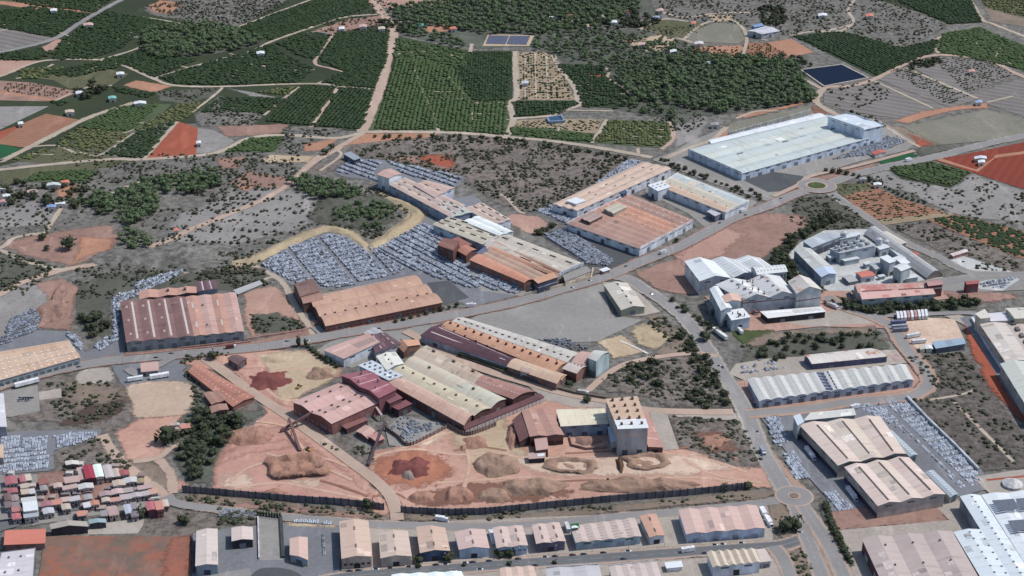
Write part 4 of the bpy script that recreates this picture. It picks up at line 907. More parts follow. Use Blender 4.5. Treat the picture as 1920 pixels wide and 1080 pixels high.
F_('shed', 'white roofed block with a blue slope beside the low blue and white block', [706,668, 741,660, 757,681, 725,694], 11, 1, cols=[((224,220,202),(200,204,206))], wall=(140,150,166), vents=[([.4],3,1,1,.8,DK)])
# --- pink factory and maroon factory
F_('factory_hall', 'wide pink roofed brick factory with ridge vents in front of the maroon factory', [549,754, 622,794, 711,754, 636,718], 10, 2, cols=[((208,168,158),(190,148,138))], wall=(136,84,80),
   vents=[([.2,.55,.7],4,1.2,1.8,.8,(96,70,72))], wins=[(0,9,3,3,1,(170,120,110))])
F_('factory_hall', 'tall crimson maroon works building with pale roof stripes', [640,704, 711,746, 743,730, 687,694], 15, 2, cols=[MRR], wall=(122,70,78), sky=[([.25,.45,.8],1,.9,1.1,(206,150,156))], pipes=6, wins=[(0,3,2,2,6,(60,36,44))])
F_('block_building', 'dark red stepped block at the right corner of the maroon works', [719,746, 731,758, 754,748, 742,737], 9, 1, 'm', r=1, cols=[((140,90,96),(120,76,84))], wall=(104,64,70), cat='factory')
F_('shed', 'low maroon shed at the foot of the stepped dark red block', [735,762, 747,770, 772,759, 760,750], 6, 1, 'm', r=1, cols=[((140,86,92),(116,72,80))], wall=(84,56,60))
F_('shed', 'long narrow dark brown lean-to in front of the pink factory', [642,798, 650,806, 690,789, 683,782], 4, 1, 'm', r=1, cols=[((150,100,96),(130,84,82))], wall=(100,66,66))
F_('shed', 'low pink lean-to below the dark brown lean-to of the pink factory', [668,808, 690,822, 703,808, 685,797], 3.5, 1, cols=[PK], wall=(120,84,82))
F_('shed', 'small pink shed touching the corner of the fenced pallet lot', [690,818, 706,828, 720,822, 708,810], 4, 1, cols=[((196,140,132),(176,124,118))], wall=(110,66,66))
# --- right quarry group
F_('brick_shed', 'twin gabled pink brown brick hall at the left of the quarry works', [979,771, 1031,768, 1057,815, 994,818], 9, 2, cols=[((188,144,128),(170,126,112))], wall=(128,86,78), doors=[(2,4,5,4,0,(72,50,48))], cat='factory')
F_('shed', 'low slanting dark red lean-to on the left side of the twin gabled hall', [961,788, 979,777, 992,822, 975,828], 6, 1, 'm', r=2.5, cols=[((124,84,80),(108,72,70))], wall=(100,68,64))
F_('brick_shed', 'narrow pink roofed brick block standing below the twin gabled hall', [1002,820, 1024,819, 1028,843, 1006,844], 7, 1, 'm', r=.8, cols=[PK], wall=(120,80,74), cat='shed')
F_('canopy', 'small open canopy with a dark front in the pink works yard', [990,850, 1022,849, 1022,859, 992,860], 4.5, 1, 'm', r=.6, cols=[((190,160,152),(170,140,134))], wall=(52,48,56), sky=[([.75],1,.5,5,(226,226,226))], cat='shed')  # wall colour paints the shade under the open roof
F_('warehouse', 'cream ribbed warehouse with a blue front between the twin gabled hall and the tall block', [1043,768, 1052,799, 1140,794, 1132,766], 10, 4, 'g', r=1.1, cols=[((226,216,190),(208,196,170))], wall=(132,150,172), doors=[(1,3,4,4,0,(70,84,110))])
F_('block_building', 'tall grey block with orange and white roof and many roof fans above the quarry', [1136,748, 1159,804, 1215,802, 1194,743], 23, 7, 'g', r=.8, cols=[OT,OT,OT,OT,OT,WT,WT], wall=(166,168,172), cat='factory',
   vents=[([.1,.3,.5,.7,.9],3,1.6,1.6,1.8,(112,84,76))], trim=[((182,170,164),16,19)], doors=[(1,2,4,5,0,(70,80,92))])
F_('block_building', 'narrow pale blue stair block against the left wall of the tall grey block', [1140,800, 1147,830, 1158,828, 1152,800], 9, 1, 'm', r=1, cols=[BL], wall=(160,170,180), cat='factory')
F_('factory_hall', 'long narrow pink brown hall against the right wall of the tall grey block', [1200,772, 1216,772, 1243,836, 1216,837], 7, 1, 'm', r=-1, cols=[((190,142,128),(172,126,114))], wall=(130,88,82), doors=[(2,1,4,4,0,(50,44,46))])
setp(patch('concrete_slab', YARDL, [1216,770, 1240,774, 1252,780, 1273,842, 1244,844]), kind='structure')
# --- central ceramic works (diagonal)
F_('block_building', 'tall white cube with a pink roof among the upper pallet rows', [707,327, 729,334, 753,326, 732,316], 15, 1, cols=[PK], wall=(218,222,230), cat='factory', rot=True)
F_('factory_hall', 'long flat pink and grey works hall running down from the tall white cube', [730,346, 845,407, 873,385, 762,334], 9, 3, 'g', r=1.2, cols=[((204,180,166),(184,156,142)),((196,178,166),(176,160,150))], wall=(136,152,178), vents=[([.3,.6],6,1.2,4,.5,(110,92,86))], par=(170,180,196), rot=True)
F_('factory_hall', 'wide pink roofed wing beside the upper pallet yard', [776,347, 815,370, 852,352, 800,338], 11, 2, cols=[((200,172,158),(184,154,140))], wall=(190,200,220), vents=[([.5],2,1.4,5,.5,(96,84,80))], rot=True)
F_('factory_hall', 'grey green flat hall between the pink wing and the cream halls', [815,385, 845,408, 885,398, 852,375], 9, 2, 'g', r=.8, cols=[GG], wall=(140,152,172), vents=[([.3,.7],3,1.2,5,.5,(92,90,88))], rot=True)
F_('factory_hall', 'low dark grey roofed hall tucked behind the pink wing', [850,372, 872,391, 905,379, 885,366], 6, 1, 'f', cols=[((128,130,134),(116,118,124))], wall=(130,136,146))
F_('factory_hall', 'pink roofed hall with dark slots beside the small pink construction lot', [872,391, 930,421, 958,412, 905,381], 9, 2, 'g', r=1.4, cols=[((206,182,166),(190,166,150))], wall=(198,206,222), vents=[([.4,.8],4,1.2,6,.5,(96,90,84))], rot=True)
F_('factory_hall', 'broad cream grey hall with rows of dark ridge slots above the orange halls', [812,421, 905,458, 960,436, 845,407], 9, 3, 'g', r=1.5, cols=[((200,190,170),(182,172,152))], wall=(168,180,196), vents=[([.2,.5,.8],5,1.2,7,.6,(88,82,74))], rot=True)
F_('arched_hall', 'bright white barrel roofed bay among the cream roofs', [870,415, 936,442, 962,434, 898,405], 10.5, 2, 'b', cols=[((236,240,236),(206,214,208))], wall=(196,204,206), cat='factory', rot=True)
F_('factory_hall', 'long pale grey green hall along the outer edge of the central works', [908,460, 1054,512, 1094,494, 942,436], 9, 2, 'g', r=1.2, cols=[((196,188,174),(184,170,154))], wall=(190,182,170), vents=[([.7],5,1,7,.6,(96,88,82))], par=(170,182,204), rot=True)
F_('factory_hall', 'rusty orange hall with long dark slot beside the grey green hall', [912,468, 1044,519, 1056,511, 932,452], 8.5, 2, 'b', r=1.6, cols=[((204,156,128),(170,124,100)),((190,148,122),(150,106,88))], wall=(170,140,126), vents=[([.5],3,1.2,14,.7,(112,72,60))], par=(176,188,212), rot=True)
F_('arched_hall', 'brown grey barrel hall between the two orange halls of the central works', [903,479, 1002,524, 1030,518, 922,467], 8.5, 2, 'b', cols=[((190,158,136),(168,134,114))], wall=(150,110,96), cat='factory', rot=True)
F_('arched_hall', 'bright orange barrel hall nearest the pallet rows of the central works', [881,487, 983,530, 1000,524, 904,476], 8, 1, 'b', cols=[((214,150,122),(194,126,100))], wall=(150,96,82), cat='factory', rot=True)
F_('shed', 'navy blue fronted block at the roadside corner of the orange halls', [1000,523, 1009,531, 1046,519, 1036,511], 11, 1, 'f', cols=[OG], wall=(62,68,92), trim=[((150,156,176),6,6.8)])
F_('shed', 'dark rusty slanted kiln building among the pallet rows', [820,459, 850,475, 862,457, 832,446], 11, 1, 'm', r=3, cols=[((146,98,86),(126,84,76))], wall=(108,70,66), cat='factory')
F_('shed', 'orange brown arched kiln shed between the slanted kiln building and the orange halls', [858,470, 874,479, 893,468, 876,460], 8, 1, 'b', cols=[((186,126,104),(166,108,90))], wall=(120,80,72), rot=True)
F_('shed', 'rusty red flat shed behind the slanted kiln building', [840,452, 868,466, 884,458, 858,444], 8, 1, 'f', cols=[((160,104,92),(140,90,80))], wall=(120,78,70))
F_('shed', 'small blue grey roofed link between the cream hall and the orange halls', [893,474, 900,477, 922,466, 912,461], 9, 1, 'f', cols=[((104,112,134),(92,100,122))], wall=(110,110,120))
F_('shed', 'tan office block behind the roadside wall at the corner of the central works', [1056,516, 1060,527, 1108,508, 1100,499], 6, 1, 'f', cols=[((150,146,140),(136,132,128))], wall=(206,190,166))
# --- upper right works
F_('factory_hall', 'long pink tan roofed factory with white walls beside the brown hillside', [1036,383, 1082,395, 1258,316, 1205,304], 9, 3, 'g', r=1.2, cols=[((206,180,160),(190,160,142))], wall=(206,210,220), vents=[([.3,.6],5,1,3,.4,(120,104,96))])
F_('shed', 'white box shaped loading block at the lower end of the long pink tan factory', [1062,376, 1080,382, 1098,376, 1080,370], 12, 1, 'f', cols=[WT], wall=(222,226,232))
F_('shed', 'dark blue cube on the side of the long pink tan factory', [1163,361, 1168,364, 1176,360, 1171,356], 12, 1, 'f', cols=[((70,84,110),(60,74,100))], wall=(70,84,112))
F_('factory_hall', 'pale grey and orange tan factory with white walls beside the outer road', [1234,348, 1360,398, 1404,377, 1272,325], 9, 3, 'g', r=1, cols=[((206,178,152),(188,160,138)),((200,190,170),(186,180,162)),((192,200,198),(176,186,186))], wall=(196,202,214), par=(220,224,230), vents=[([.3],6,.8,1.5,.5,(110,90,80))], doors=[(1,5,4,4,0,(130,140,150))], rot=True)
F_('shed', 'white flat block at the upper left corner of the pale grey and orange tan factory', [1215,347, 1234,358, 1258,350, 1240,339], 11, 1, 'f', cols=[WT], wall=(206,210,218), vents=[([.3,.6],3,1.5,2,.6,(150,156,160))])
F_('shed', 'small grey glazed office block at the near corner of the grey and orange factory', [1326,396, 1341,405, 1361,396, 1344,388], 7, 1, 'f', cols=[((190,186,192),(176,172,180))], wall=(104,112,140))
F_('factory_hall', 'orange brown sawtooth factory full of small rooflights with white walls', [1063,419, 1199,466, 1300,413, 1180,364], 8, 9, 'g', r=.9, cols=[((176,142,128),(152,116,104)),((182,144,128),(158,118,104)),((182,146,130),(158,118,104)),((186,146,128),(162,118,102)),((192,146,124),(168,122,104)),((204,150,124),(184,130,106)),((206,150,122),(186,130,106))], wall=(206,212,222), par=(214,218,226), cat='factory',
   sky=[([.5,.61,.72,.83,.94],11,.14,1.6,(226,196,168))], rot=True)
F_('shed', 'pale roofed box on top of the left part of the orange brown sawtooth factory', [1132,391, 1150,400, 1175,388, 1158,380], 12, 2, cols=[GT], wall=(170,150,140))
F_('shed', 'dark framed roof box on the left end of the orange brown sawtooth factory', [1089,409, 1106,416, 1130,404, 1113,398], 11.5, 2, cols=[((176,150,140),(150,124,116))], wall=(96,76,74))
# --- giant white works
F_('warehouse', 'enormous pale green grey roofed white warehouse, largest of all the buildings', [1290,281, 1391,325, 1655,252, 1550,215], 8.5, 5, 'g', r=1.2, cols=[((192,202,200),(178,188,184)),((200,208,202),(188,190,176))], wall=(190,202,222), par=(206,216,230),
   vents=[([.5],3,1.5,8,.6,(88,96,104))], sky=[([.35],1,.05,14,(232,232,220))], doors=[(1,12,5,4,0,(110,122,140))])
F_('block_building', 'tall white high bay block on the far end of the enormous white warehouse', [1552,220, 1620,243, 1656,235, 1588,213], 20, 2, 'g', r=1.2, cols=[((206,216,224),(190,202,212))], wall=(196,208,226), par=(206,216,230), cat='warehouse')
F_('warehouse', 'long slim white annex along the far side of the enormous white warehouse', [1328,263, 1334,269, 1548,218, 1536,212], 9.5, 1, 'g', r=1, cols=[WT], wall=(200,208,220))
F_('house', 'small red roofed pavilion by the boulder yard of the enormous white warehouse', [1634,286, 1656,281, 1662,285, 1641,290], 4, 1, cols=[((196,104,84),(176,92,76))], wall=(206,200,196), cat='house')
# --- white tile works
F_('warehouse', 'bright white gabled warehouse at the left of the white tile works', [1277,503, 1328,484, 1375,512, 1371,519, 1][0:0] or [1284,490, 1338,490, 1371,521, 1312,527], 14, 1, 'g', r=4, cols=[((226,232,232),(212,218,220))], wall=(206,206,208))
F_('warehouse', 'twin gabled white ribbed warehouse joined to the bright white gabled one', [1330,489, 1425,484, 1460,508, 1375,520], 12, 2, 'g', r=3.5, cols=[((216,220,220),(196,202,202))], wall=(206,204,204), sky=[([.12,.38,.62,.88],9,.3,6,(190,198,198))])
F_('block_building', 'tall white and dark striped barn between the two rows of the white tile works', [1408,503, 1420,515, 1476,509, 1464,498], 17, 1, 'b', r=3.5, cols=[((222,226,222),(204,210,206))], wall=(190,194,196), cat='warehouse',
   sky=[([.3,.7],9,.35,4,(150,158,162))], wins=[(1,9,1.6,14,1,(112,116,122))])
F_('factory_hall', 'twin gabled dusty white factory with a red band above the long canopy', [1342,534, 1462,518, 1492,552, 1393,562], 15, 2, 'g', r=4.5, cols=[((214,214,212),(192,190,188),.6,.65,6.0,(176,140,126))], wall=(176,184,192), trim=[((150,88,84),11.2,12), ((176,120,108),0,2)], pipes=9,
   vents=[([.2,.45,.7],4,1.5,2,.8,(140,134,136))])
F_('factory_hall', 'tall grey gabled end hall with rusty stain, right of the white tile works', [1478,528, 1518,522, 1541,543, 1494,550], 19, 1, 'g', r=5, cols=[((214,206,198),(198,188,178),.6,.65,6.0,(206,160,136))], wall=(180,188,194), trim=[((150,88,84),11.2,12), ((176,120,108),0,2)])
F_('block_building', 'narrow white pent roofed strip along the left side of the dusty white factory', [1331,542, 1346,537, 1372,577, 1352,582], 15, 1, 'g', r=1.5, cols=[WT], wall=(170,180,190), cat='factory')
F_('block_building', 'grey cube with an orange stained roof in front of the dusty white factory', [1352,556, 1383,551, 1390,564, 1358,568], 16, 1, 'g', r=2, cols=[((214,180,160),(206,160,134))], wall=(180,188,192), cat='factory')
F_('block_building', 'low white block with bent silver roof ducts at the front of the tile works', [1361,583, 1393,578, 1407,594, 1372,600], 11, 1, 'f', cols=[((226,228,230),(206,210,214))], wall=(180,192,206), cat='factory', pipes=7, doors=[(2,1,3,2,3,(40,44,54))])
F_('canopy', 'long white open canopy over trucks along the front of the dusty white factory', [1426,584, 1539,576, 1548,585, 1440,596], 6, 1, 'm', r=.5, cols=[((226,224,222),(212,208,206))], wall=(58,54,62), cat='canopy')  # near-black walls stand in for the shade beneath the open canopy
F_('shed', 'small concrete block house in the shade left of the dusty white factory', [1325,569, 1337,566, 1344,577, 1333,580], 6, 1, 'f', cols=[((150,140,140),(134,126,128))], wall=(126,118,120))
# --- dusty grey works
F_('arched_hall', 'very long grey half round hall above the dusty white works', [1621,438, 1738,521, 1768,515, 1650,432], 2.5, 1, 'b', r=6, cols=[((186,186,184),(168,166,164))], wall=(160,140,126), cat='warehouse', rot=True)
F_('shed', 'cream lean-to shed beside the upper end of the long half round hall', [1652,436, 1690,458, 1700,455, 1664,434], 4, 1, cols=[((206,200,184),(190,182,166))], wall=(160,156,150), rot=True)
F_('shed', 'tiny red roofed hut beside the long half round hall', [1708,474, 1718,480, 1724,477, 1714,471], 4, 1, cols=[((176,92,88),(160,84,80))], wall=(170,150,146))
F_('warehouse', 'grey flat warehouse at the top left of the dusty works', [1506,452, 1523,466, 1577,445, 1552,436], 9, 1, 'm', r=1, cols=[((172,180,186),(160,168,174))], wall=(130,142,160), doors=[(1,5,7,6,0,(70,78,90))])
F_('warehouse', 'pale ribbed warehouse at the lower left of the dusty works', [1489,468, 1520,466, 1560,500, 1527,506], 10, 1, 'g', r=2, cols=[((196,198,194),(178,180,176))], wall=(130,142,152), sky=[([.25,.75],6,.2,8,(206,202,188))])
F_('warehouse', 'blue and white striped end bay of the pale ribbed warehouse', [1527,506, 1560,500, 1568,513, 1540,519], 10, 1, 'g', r=2, cols=[((190,204,222),(170,186,210))], wall=(160,172,186))
F_('factory_hall', 'large dusty flat plant building in the middle of the dusty works', [1556,466, 1575,476, 1640,462, 1614,450], 11, 2, 'm', r=1, cols=[((180,184,188),(166,170,176))], wall=(150,162,174), vents=[([.3,.7],5,3,3,2.5,(150,156,164))])
F_('block_building', 'white three storey plant block beside the long half round hall', [1650,482, 1668,493, 1680,489, 1664,478], 14, 1, 'f', cols=[WT], wall=(176,184,190), cat='factory')
F_('block_building', 'pale grey cube at the lower end of the dusty works', [1675,500, 1690,508, 1708,501, 1692,493], 15, 1, 'g', r=1, cols=[((210,212,212),(196,200,200))], wall=(170,182,186), cat='factory')
F_('shed', 'long white roof joining the white plant block and the pale grey cube', [1672,484, 1694,497, 1706,492, 1684,480], 11, 1, cols=[WT], wall=(176,182,188))
F_('shed', 'small dark sided box shed in the middle of the dusty yard', [1630,496, 1642,505, 1656,500, 1644,491], 7, 1, cols=[((176,178,180),(160,164,168))], wall=(150,158,166))
F_('house', 'orange red roofed office in the dusty yard', [1604,511, 1616,520, 1641,516, 1628,507], 6, 1, 'g', r=1, cols=[((210,120,100),(190,104,88))], wall=(200,200,204), cat='office')
F_('shed', 'low grey open shed left of the orange red roofed office', [1578,518, 1592,529, 1608,526, 1594,515], 4, 1, cols=[GR], wall=(120,124,130))
F_('factory_hall', 'pink and rust roofed long hall in front of the dusty works', [1601,534, 1617,561, 1753,551, 1735,530], 9, 2, 'g', r=2, cols=[((190,110,104),(206,196,176),.9), ((214,170,160),(200,160,150))], wall=(176,184,178), sky=[([.25],14,.4,5,(206,150,140))], vents=[([.5],2,1.5,26,.5,(140,84,76))])
F_('brick_tower', 'dark brick block with a pink band roof beside the pink and rust hall', [1735,528, 1741,536, 1768,533, 1762,525], 12, 1, 'g', r=1.5, cols=[((186,140,136),(160,110,106))], wall=(116,66,66), cat='factory', trim=[((200,160,156),8,9.5)])
F_('brick_tower', 'small stepped red brick pavilion by the truck lot of the dusty works', [1808,528, 1813,533, 1836,531, 1831,526], 9, 1, 'g', r=1.5, cols=[((170,84,82),(150,74,74))], wall=(146,76,74), cat='house')
F_('shed', 'thin white and red roofed shed at the edge of the scrub field', [1781,476, 1787,480, 1815,471, 1810,467], 4, 1, cols=[((214,206,202),(176,96,92))], wall=(160,110,106))
# --- right edge big works
F_('factory_hall', 'big cream roofed factory at the right edge beside the red earth strip', [1838,608, 1975,596, 2025,668, 1886,679], 10, 3, 'g', r=1.4, cols=[((206,196,186),(196,184,172)),((200,184,172),(190,174,160))], wall=(176,170,156), vents=[([.42],6,3,6,1.4,(112,104,100))])
F_('block_building', 'cream tower block at the top of the big cream roofed factory', [1829,588, 1839,597, 1858,595, 1846,580], 15, 1, 'f', cols=[((212,204,190),(200,192,178))], wall=(196,190,176), cat='factory')
F_('block_building', 'low white flat block right of the cream tower block', [1850,588, 1858,602, 1900,600, 1885,585], 12, 1, 'g', r=1, cols=[((214,210,214),(196,196,204))], wall=(190,184,166), cat='factory')
F_('block_building', 'cream block with a dark roof slot at the upper right edge', [1886,578, 1903,597, 1990,594, 1990,574], 16, 1, 'g', r=1, cols=[((206,202,188),(196,190,176))], wall=(190,180,150), vents=[([.4],1,2,7,.5,(110,106,100))], cat='factory')
F_('factory_hall', 'grey green roofed lower part of the big cream factory at the right edge', [1876,682, 2025,669, 2090,765, 1935,778], 11, 3, 'g', r=2, cols=[((196,200,190),(184,188,176))], wall=(160,160,158))
F_('shed', 'long blue grey roofed shed below the trailer park', [1748,641, 1805,636, 1810,646, 1755,653], 5, 1, 'm', r=1, cols=[((150,172,190),(134,158,176))], wall=(104,108,120), sky=[([.5],9,.1,6,(176,192,204))])
F_('house', 'small cream hut with a rounded white annex beside the blue grey shed', [1724,647, 1733,646, 1735,653, 1726,655], 4, 1, 'f', cols=[GT], wall=(210,200,160), cat='hut')
F_('shed', 'small white arched shed beside the cream hut', [1724,648, 1748,648, 1750,654, 1726,655][0:0] or [1734,647, 1747,648, 1749,654, 1737,654], 3.5, 1, 'b', cols=[WT], wall=(206,196,180))
# --- vaulted warehouse and blue walled hall
F_('warehouse', 'blue walled cream roofed hall standing just behind the many vaulted warehouse', [1508,666, 1523,682, 1664,668, 1632,653], 6, 1, 'g', r=1.8, cols=[((212,204,196),(196,184,174),.6,.65,6.0,(176,116,84))], wall=(92,98,130))
F_('warehouse', 'wide white warehouse of thirteen shallow vaults with a dark solar panelled bay', [1402,712, 1698,684, 1713,712, 1424,752], 7, 13, 'b', r=1.3, cols=[((204,204,200),(190,190,184))], wall=(176,186,204), doors=[(2,13,4.5,4,0,(100,104,112))],
   sky=[([i/13+.055 for i in (0,1,2,3,4,7,8,9,10,11,12)],1,.92,6,(186,182,170)), ([6/13-.015, 6/13+.02],6,.8,5,(66,72,104),'solar_panel')])
# --- big striped warehouse right bottom
F_('warehouse', 'large cream and tan striped warehouse, upper of the two joined beside the truck yard', [1500,797, 1650,781, 1698,850, 1571,872], 11, 3, 'g', r=1.9, cols=[((216,198,184),(206,180,166)),((212,198,180),(202,184,166))], wall=(160,150,140),
   par=None, vents=[([.17,.5,.83],1,1.0,48,.4,(110,98,88))], doors=[(3,12,5,4,0,(70,60,90))])
F_('warehouse', 'large cream and tan striped warehouse, lower of the two joined beside the truck yard', [1584,876, 1704,858, 1772,926, 1646,948], 11, 3, 'g', r=1.9, cols=[((218,198,186),(208,180,168)),((214,198,182),(204,184,168))], wall=(176,164,156),
   vents=[([.17,.5,.83],1,1.0,44,.4,(110,98,88))], doors=[(3,10,5,4,0,(70,60,90))])
F_('shed', 'tall pale corner tower at the head of the striped cream warehouse', [1488,780, 1500,776, 1507,790, 1496,797], 14, 1, 'f', cols=[BL], wall=(170,176,182))
F_('shed', 'dusty white roofed annex behind the striped cream warehouse', [1508,788, 1520,776, 1600,768, 1604,778], 10, 1, 'm', r=1, cols=[((206,204,196),(190,188,182))], wall=(170,170,170))
F_('shed', 'slim grey skylit lean-to along the right side of the upper striped cream warehouse', [1660,812, 1672,807, 1720,852, 1706,856], 6, 1, 'b', cols=[((170,182,190),(156,168,176))], wall=(150,160,168), sky=[([.4],12,.4,1.6,(214,222,226))])
F_('shed', 'slim grey skylit lean-to along the right side of the lower striped cream warehouse', [1736,886, 1750,882, 1796,926, 1782,932], 6, 1, 'b', cols=[((170,182,190),(156,168,176))], wall=(150,160,168), sky=[([.4],12,.4,1.6,(214,222,226))])
# --- bottom right
F_('warehouse', 'grey brown striped warehouse with a dark red side wall at the bottom right', [1617,1011, 1785,997, 1850,1110, 1670,1125], 10, 3, 'g', r=2.0, cols=[((188,172,164),(174,156,150))], wall=(104,58,66), sky=[], vents=[([.2,.5,.8],3,1,1,1,(90,84,84))], doors=[(3,3,7,5,0,(170,160,160))])
F_('warehouse', 'bright white roofed hall with a dotted ridge line at the bottom right corner', [1789,998, 1840,993, 1904,1096, 1849,1098], 10, 1, 'g', r=1.5, cols=[((214,222,226),(202,210,214))], wall=(180,190,200), vents=[([.5,.9],8,1,1,.6,(130,134,140))])
F_('warehouse', 'slim white roofed bay beside the dark trench at the right edge', [1801,931, 1838,929, 1945,1095, 1903,1095], 10, 1, 'g', r=1.5, cols=[((216,224,228),(204,212,216))], wall=(150,150,156), vents=[([.5],16,1,1,.6,(120,126,134))])
F_('warehouse', 'white roofed hall carrying two dark solar arrays at the right edge', [1841,928, 1990,917, 2060,1090, 1948,1096], 10, 3, 'g', r=1, cols=[((218,224,228),(206,214,218))], wall=(150,156,166))
# --- bottom row, left to right
F_('warehouse', 'long cream gabled warehouse left of the small open barn, bottom left', [369,996, 407,992, 408,1058, 367,1061], 8, 1, 'g', cols=[((210,196,186),(200,184,174))], wall=(140,152,170), doors=[(2,1,4,4,0,(44,56,92))])
F_('barn', 'small open cream barn with a dark mouth, bottom left', [435,990, 473,989, 474,1011, 435,1014], 7, 1, 'g', cols=[((212,194,184),(200,180,170))], wall=(54,50,62), cat='barn')  # dark wall colour paints the shade inside the barn's open mouth
F_('warehouse', 'small pink roofed filling hall with a yellow and blue front in the grey yard', [544,1010, 576,1008, 577,1049, 544,1040], 6, 1, 'g', r=1, cols=[((212,178,162),(204,170,156))], wall=(150,166,186), trim=[((206,196,90),0,1.2)])
ROW = [('long tan gabled warehouse with a maroon fascia above the street, first in the row', [637,978, 690,977, 697,1043, 641,1047], 9, 1, ((210,180,162),(200,170,152)), (186,160,150), [(2,5,2,1.6,3,(70,66,74))]),
 ('plain beige gabled warehouse with a brick porch, second in the row', [711,1000, 764,996, 771,1042, 714,1046], 8, 1, ((206,184,168),(196,172,156)), (196,176,164), None),
 ('tan warehouse with a blue glass front, third in the row', [781,988, 834,990, 843,1032, 788,1036], 8, 1, ((206,176,156),(194,162,144)), (74,92,126), None),
 ('pink beige warehouse with a pale blue front and black doorway, fourth in the row', [853,998, 909,993, 917,1027, 861,1030], 8, 1, ((206,178,168),(196,166,156)), (170,190,212), None),
 ('twin gabled beige warehouse with a blue windowed front, fifth in the row', [924,990, 979,986, 989,1022, 932,1027], 8, 2, ((208,184,172),(196,168,156)), (166,186,206), [(2,6,2,1,4,(96,116,150))]),
 ('twin gabled beige warehouse with a dark violet front, sixth in the row', [998,985, 1048,980, 1060,1014, 1006,1019], 8, 2, ((208,184,172),(194,168,156)), (104,100,124), None),
 ('ribbed five gabled warehouse with a green sign painted on its roof', [1070,988, 1190,972, 1202,1005, 1080,1017], 7, 5, ((200,180,170),(186,164,152)), (156,182,192), None),
 ('narrow orange roofed shed with white gables between two empty lots', [1200,968, 1230,964, 1246,1003, 1218,1007], 7, 1, ((206,160,136),(190,146,124)), (204,206,214), None),
 ('large pink warehouse of four striped gables, right end of the row', [1273,957, 1418,948, 1435,990, 1287,1001], 8, 4, ((208,176,164),(196,162,150)), (190,204,226), [(2,7,5,2.6,0,(150,166,190))])]
for lab, qd, hh, nn, c, wl, wi in ROW:
    F_('warehouse', lab, qd, hh, nn, 'g', cols=[c], wall=wl, wins=wi, cat='warehouse', group='warehouses along the bottom street',
       doors=[(2, 1 if nn < 3 else nn, 4, 4, 0, (44,46,58) if nn < 3 else (140,156,176))], vents=[([.5/nn+i/nn for i in range(nn)], 2 if nn < 3 else 0, .9, 4, .4, (120,104,96))] if nn < 3 else None,
       sky=[([ (i+.25)/nn for i in range(nn)], 6, .12, 5, tuple(min(255, v+10) for v in c[0]))] if 'ribbed' in lab else None)
F_('warehouse', 'cream ribbed warehouse with a white front at the bottom right of the street', [1326,1036, 1415,1030, 1426,1054, 1337,1063], 9, 6, 'g', r=1.2, cols=[((206,190,168),(192,174,152))], wall=(206,212,226), doors=[(2,1,4,5,0,(40,44,54))], cat='warehouse')
F_('shed', 'low cream annex on the right of the cream ribbed warehouse', [1418,1030, 1434,1029, 1446,1051, 1428,1053], 6, 1, 'f', cols=[((206,190,180),(196,180,170))], wall=(180,176,180))
F_('warehouse', 'beige warehouse of four gables cut by the bottom edge', [1142,1062, 1230,1053, 1245,1100, 1155,1110], 8, 4, 'g', cols=[((200,184,176),(186,168,160))], wall=(206,210,220), par=(206,204,204), cat='warehouse')
F_('warehouse', 'pale grey flat gabled warehouse cut by the bottom edge', [1024,1066, 1122,1060, 1134,1105, 1030,1112], 8, 2, 'g', r=.8, cols=[((190,188,190),(180,176,180))], wall=(180,182,188), par=(190,188,190), cat='warehouse')
F_('warehouse', 'small tan three gabled warehouse cut by the bottom edge', [938,1066, 1000,1062, 1010,1100, 942,1105], 7, 3, 'g', cols=[((210,182,164),(198,168,152))], wall=(200,190,186), cat='warehouse')
F_('warehouse', 'brilliant white roof just entering the bottom edge below the street', [735,1078, 865,1072, 880,1110, 735,1115], 7, 4, 'g', r=.8, cols=[((232,242,240),(222,234,232))], wall=(206,212,214), cat='warehouse')
F_('warehouse', 'small white flat office in the lot beside the pale grey warehouse', [1247,1055, 1277,1052, 1280,1062, 1250,1065], 4, 1, 'f', cols=[WT], wall=(200,204,210), cat='office')
# --- left lower
F_('warehouse', 'grey white flat works roof at the left edge beside the pallet yard', [-60,742, 6,738, 12,800, -60,806], 9, 2, 'g', r=1, cols=[((206,204,210),(190,188,196))], wall=(150,150,160))
F_('warehouse', 'small orange roofed works corner at the left edge above the village', [-40,836, 5,834, 6,858, -40,860], 6, 1, cols=[OT], wall=(150,140,140))
F_('workshop', 'flat terracotta roofed building with a kerbed lawn, bottom left corner', [10,995, 85,992, 84,1018, 8,1021], 5, 1, 'f', cols=[((212,124,104),(196,112,94))], wall=(150,110,104), cat='building')
F_('warehouse', 'grey white flat roofed hall with a dark gutter at the bottom left corner', [4,1036, 66,1028, 60,1110, -20,1115], 7, 2, 'f', cols=[((206,200,202),(190,184,188))], wall=(90,90,104), par=(110,110,120), vents=[([.25,.6],3,1.2,1.5,.8,(120,116,116))])
F_('warehouse', 'dark grey sided works hall behind the trailers at the left edge', [8,820, 12,790, 14,790, 12,822][0:0] or [-40,690, -40,700, 0,694, 0,684], 5, 1, cols=[BW_], wall=(110,96,96), cat='shed')
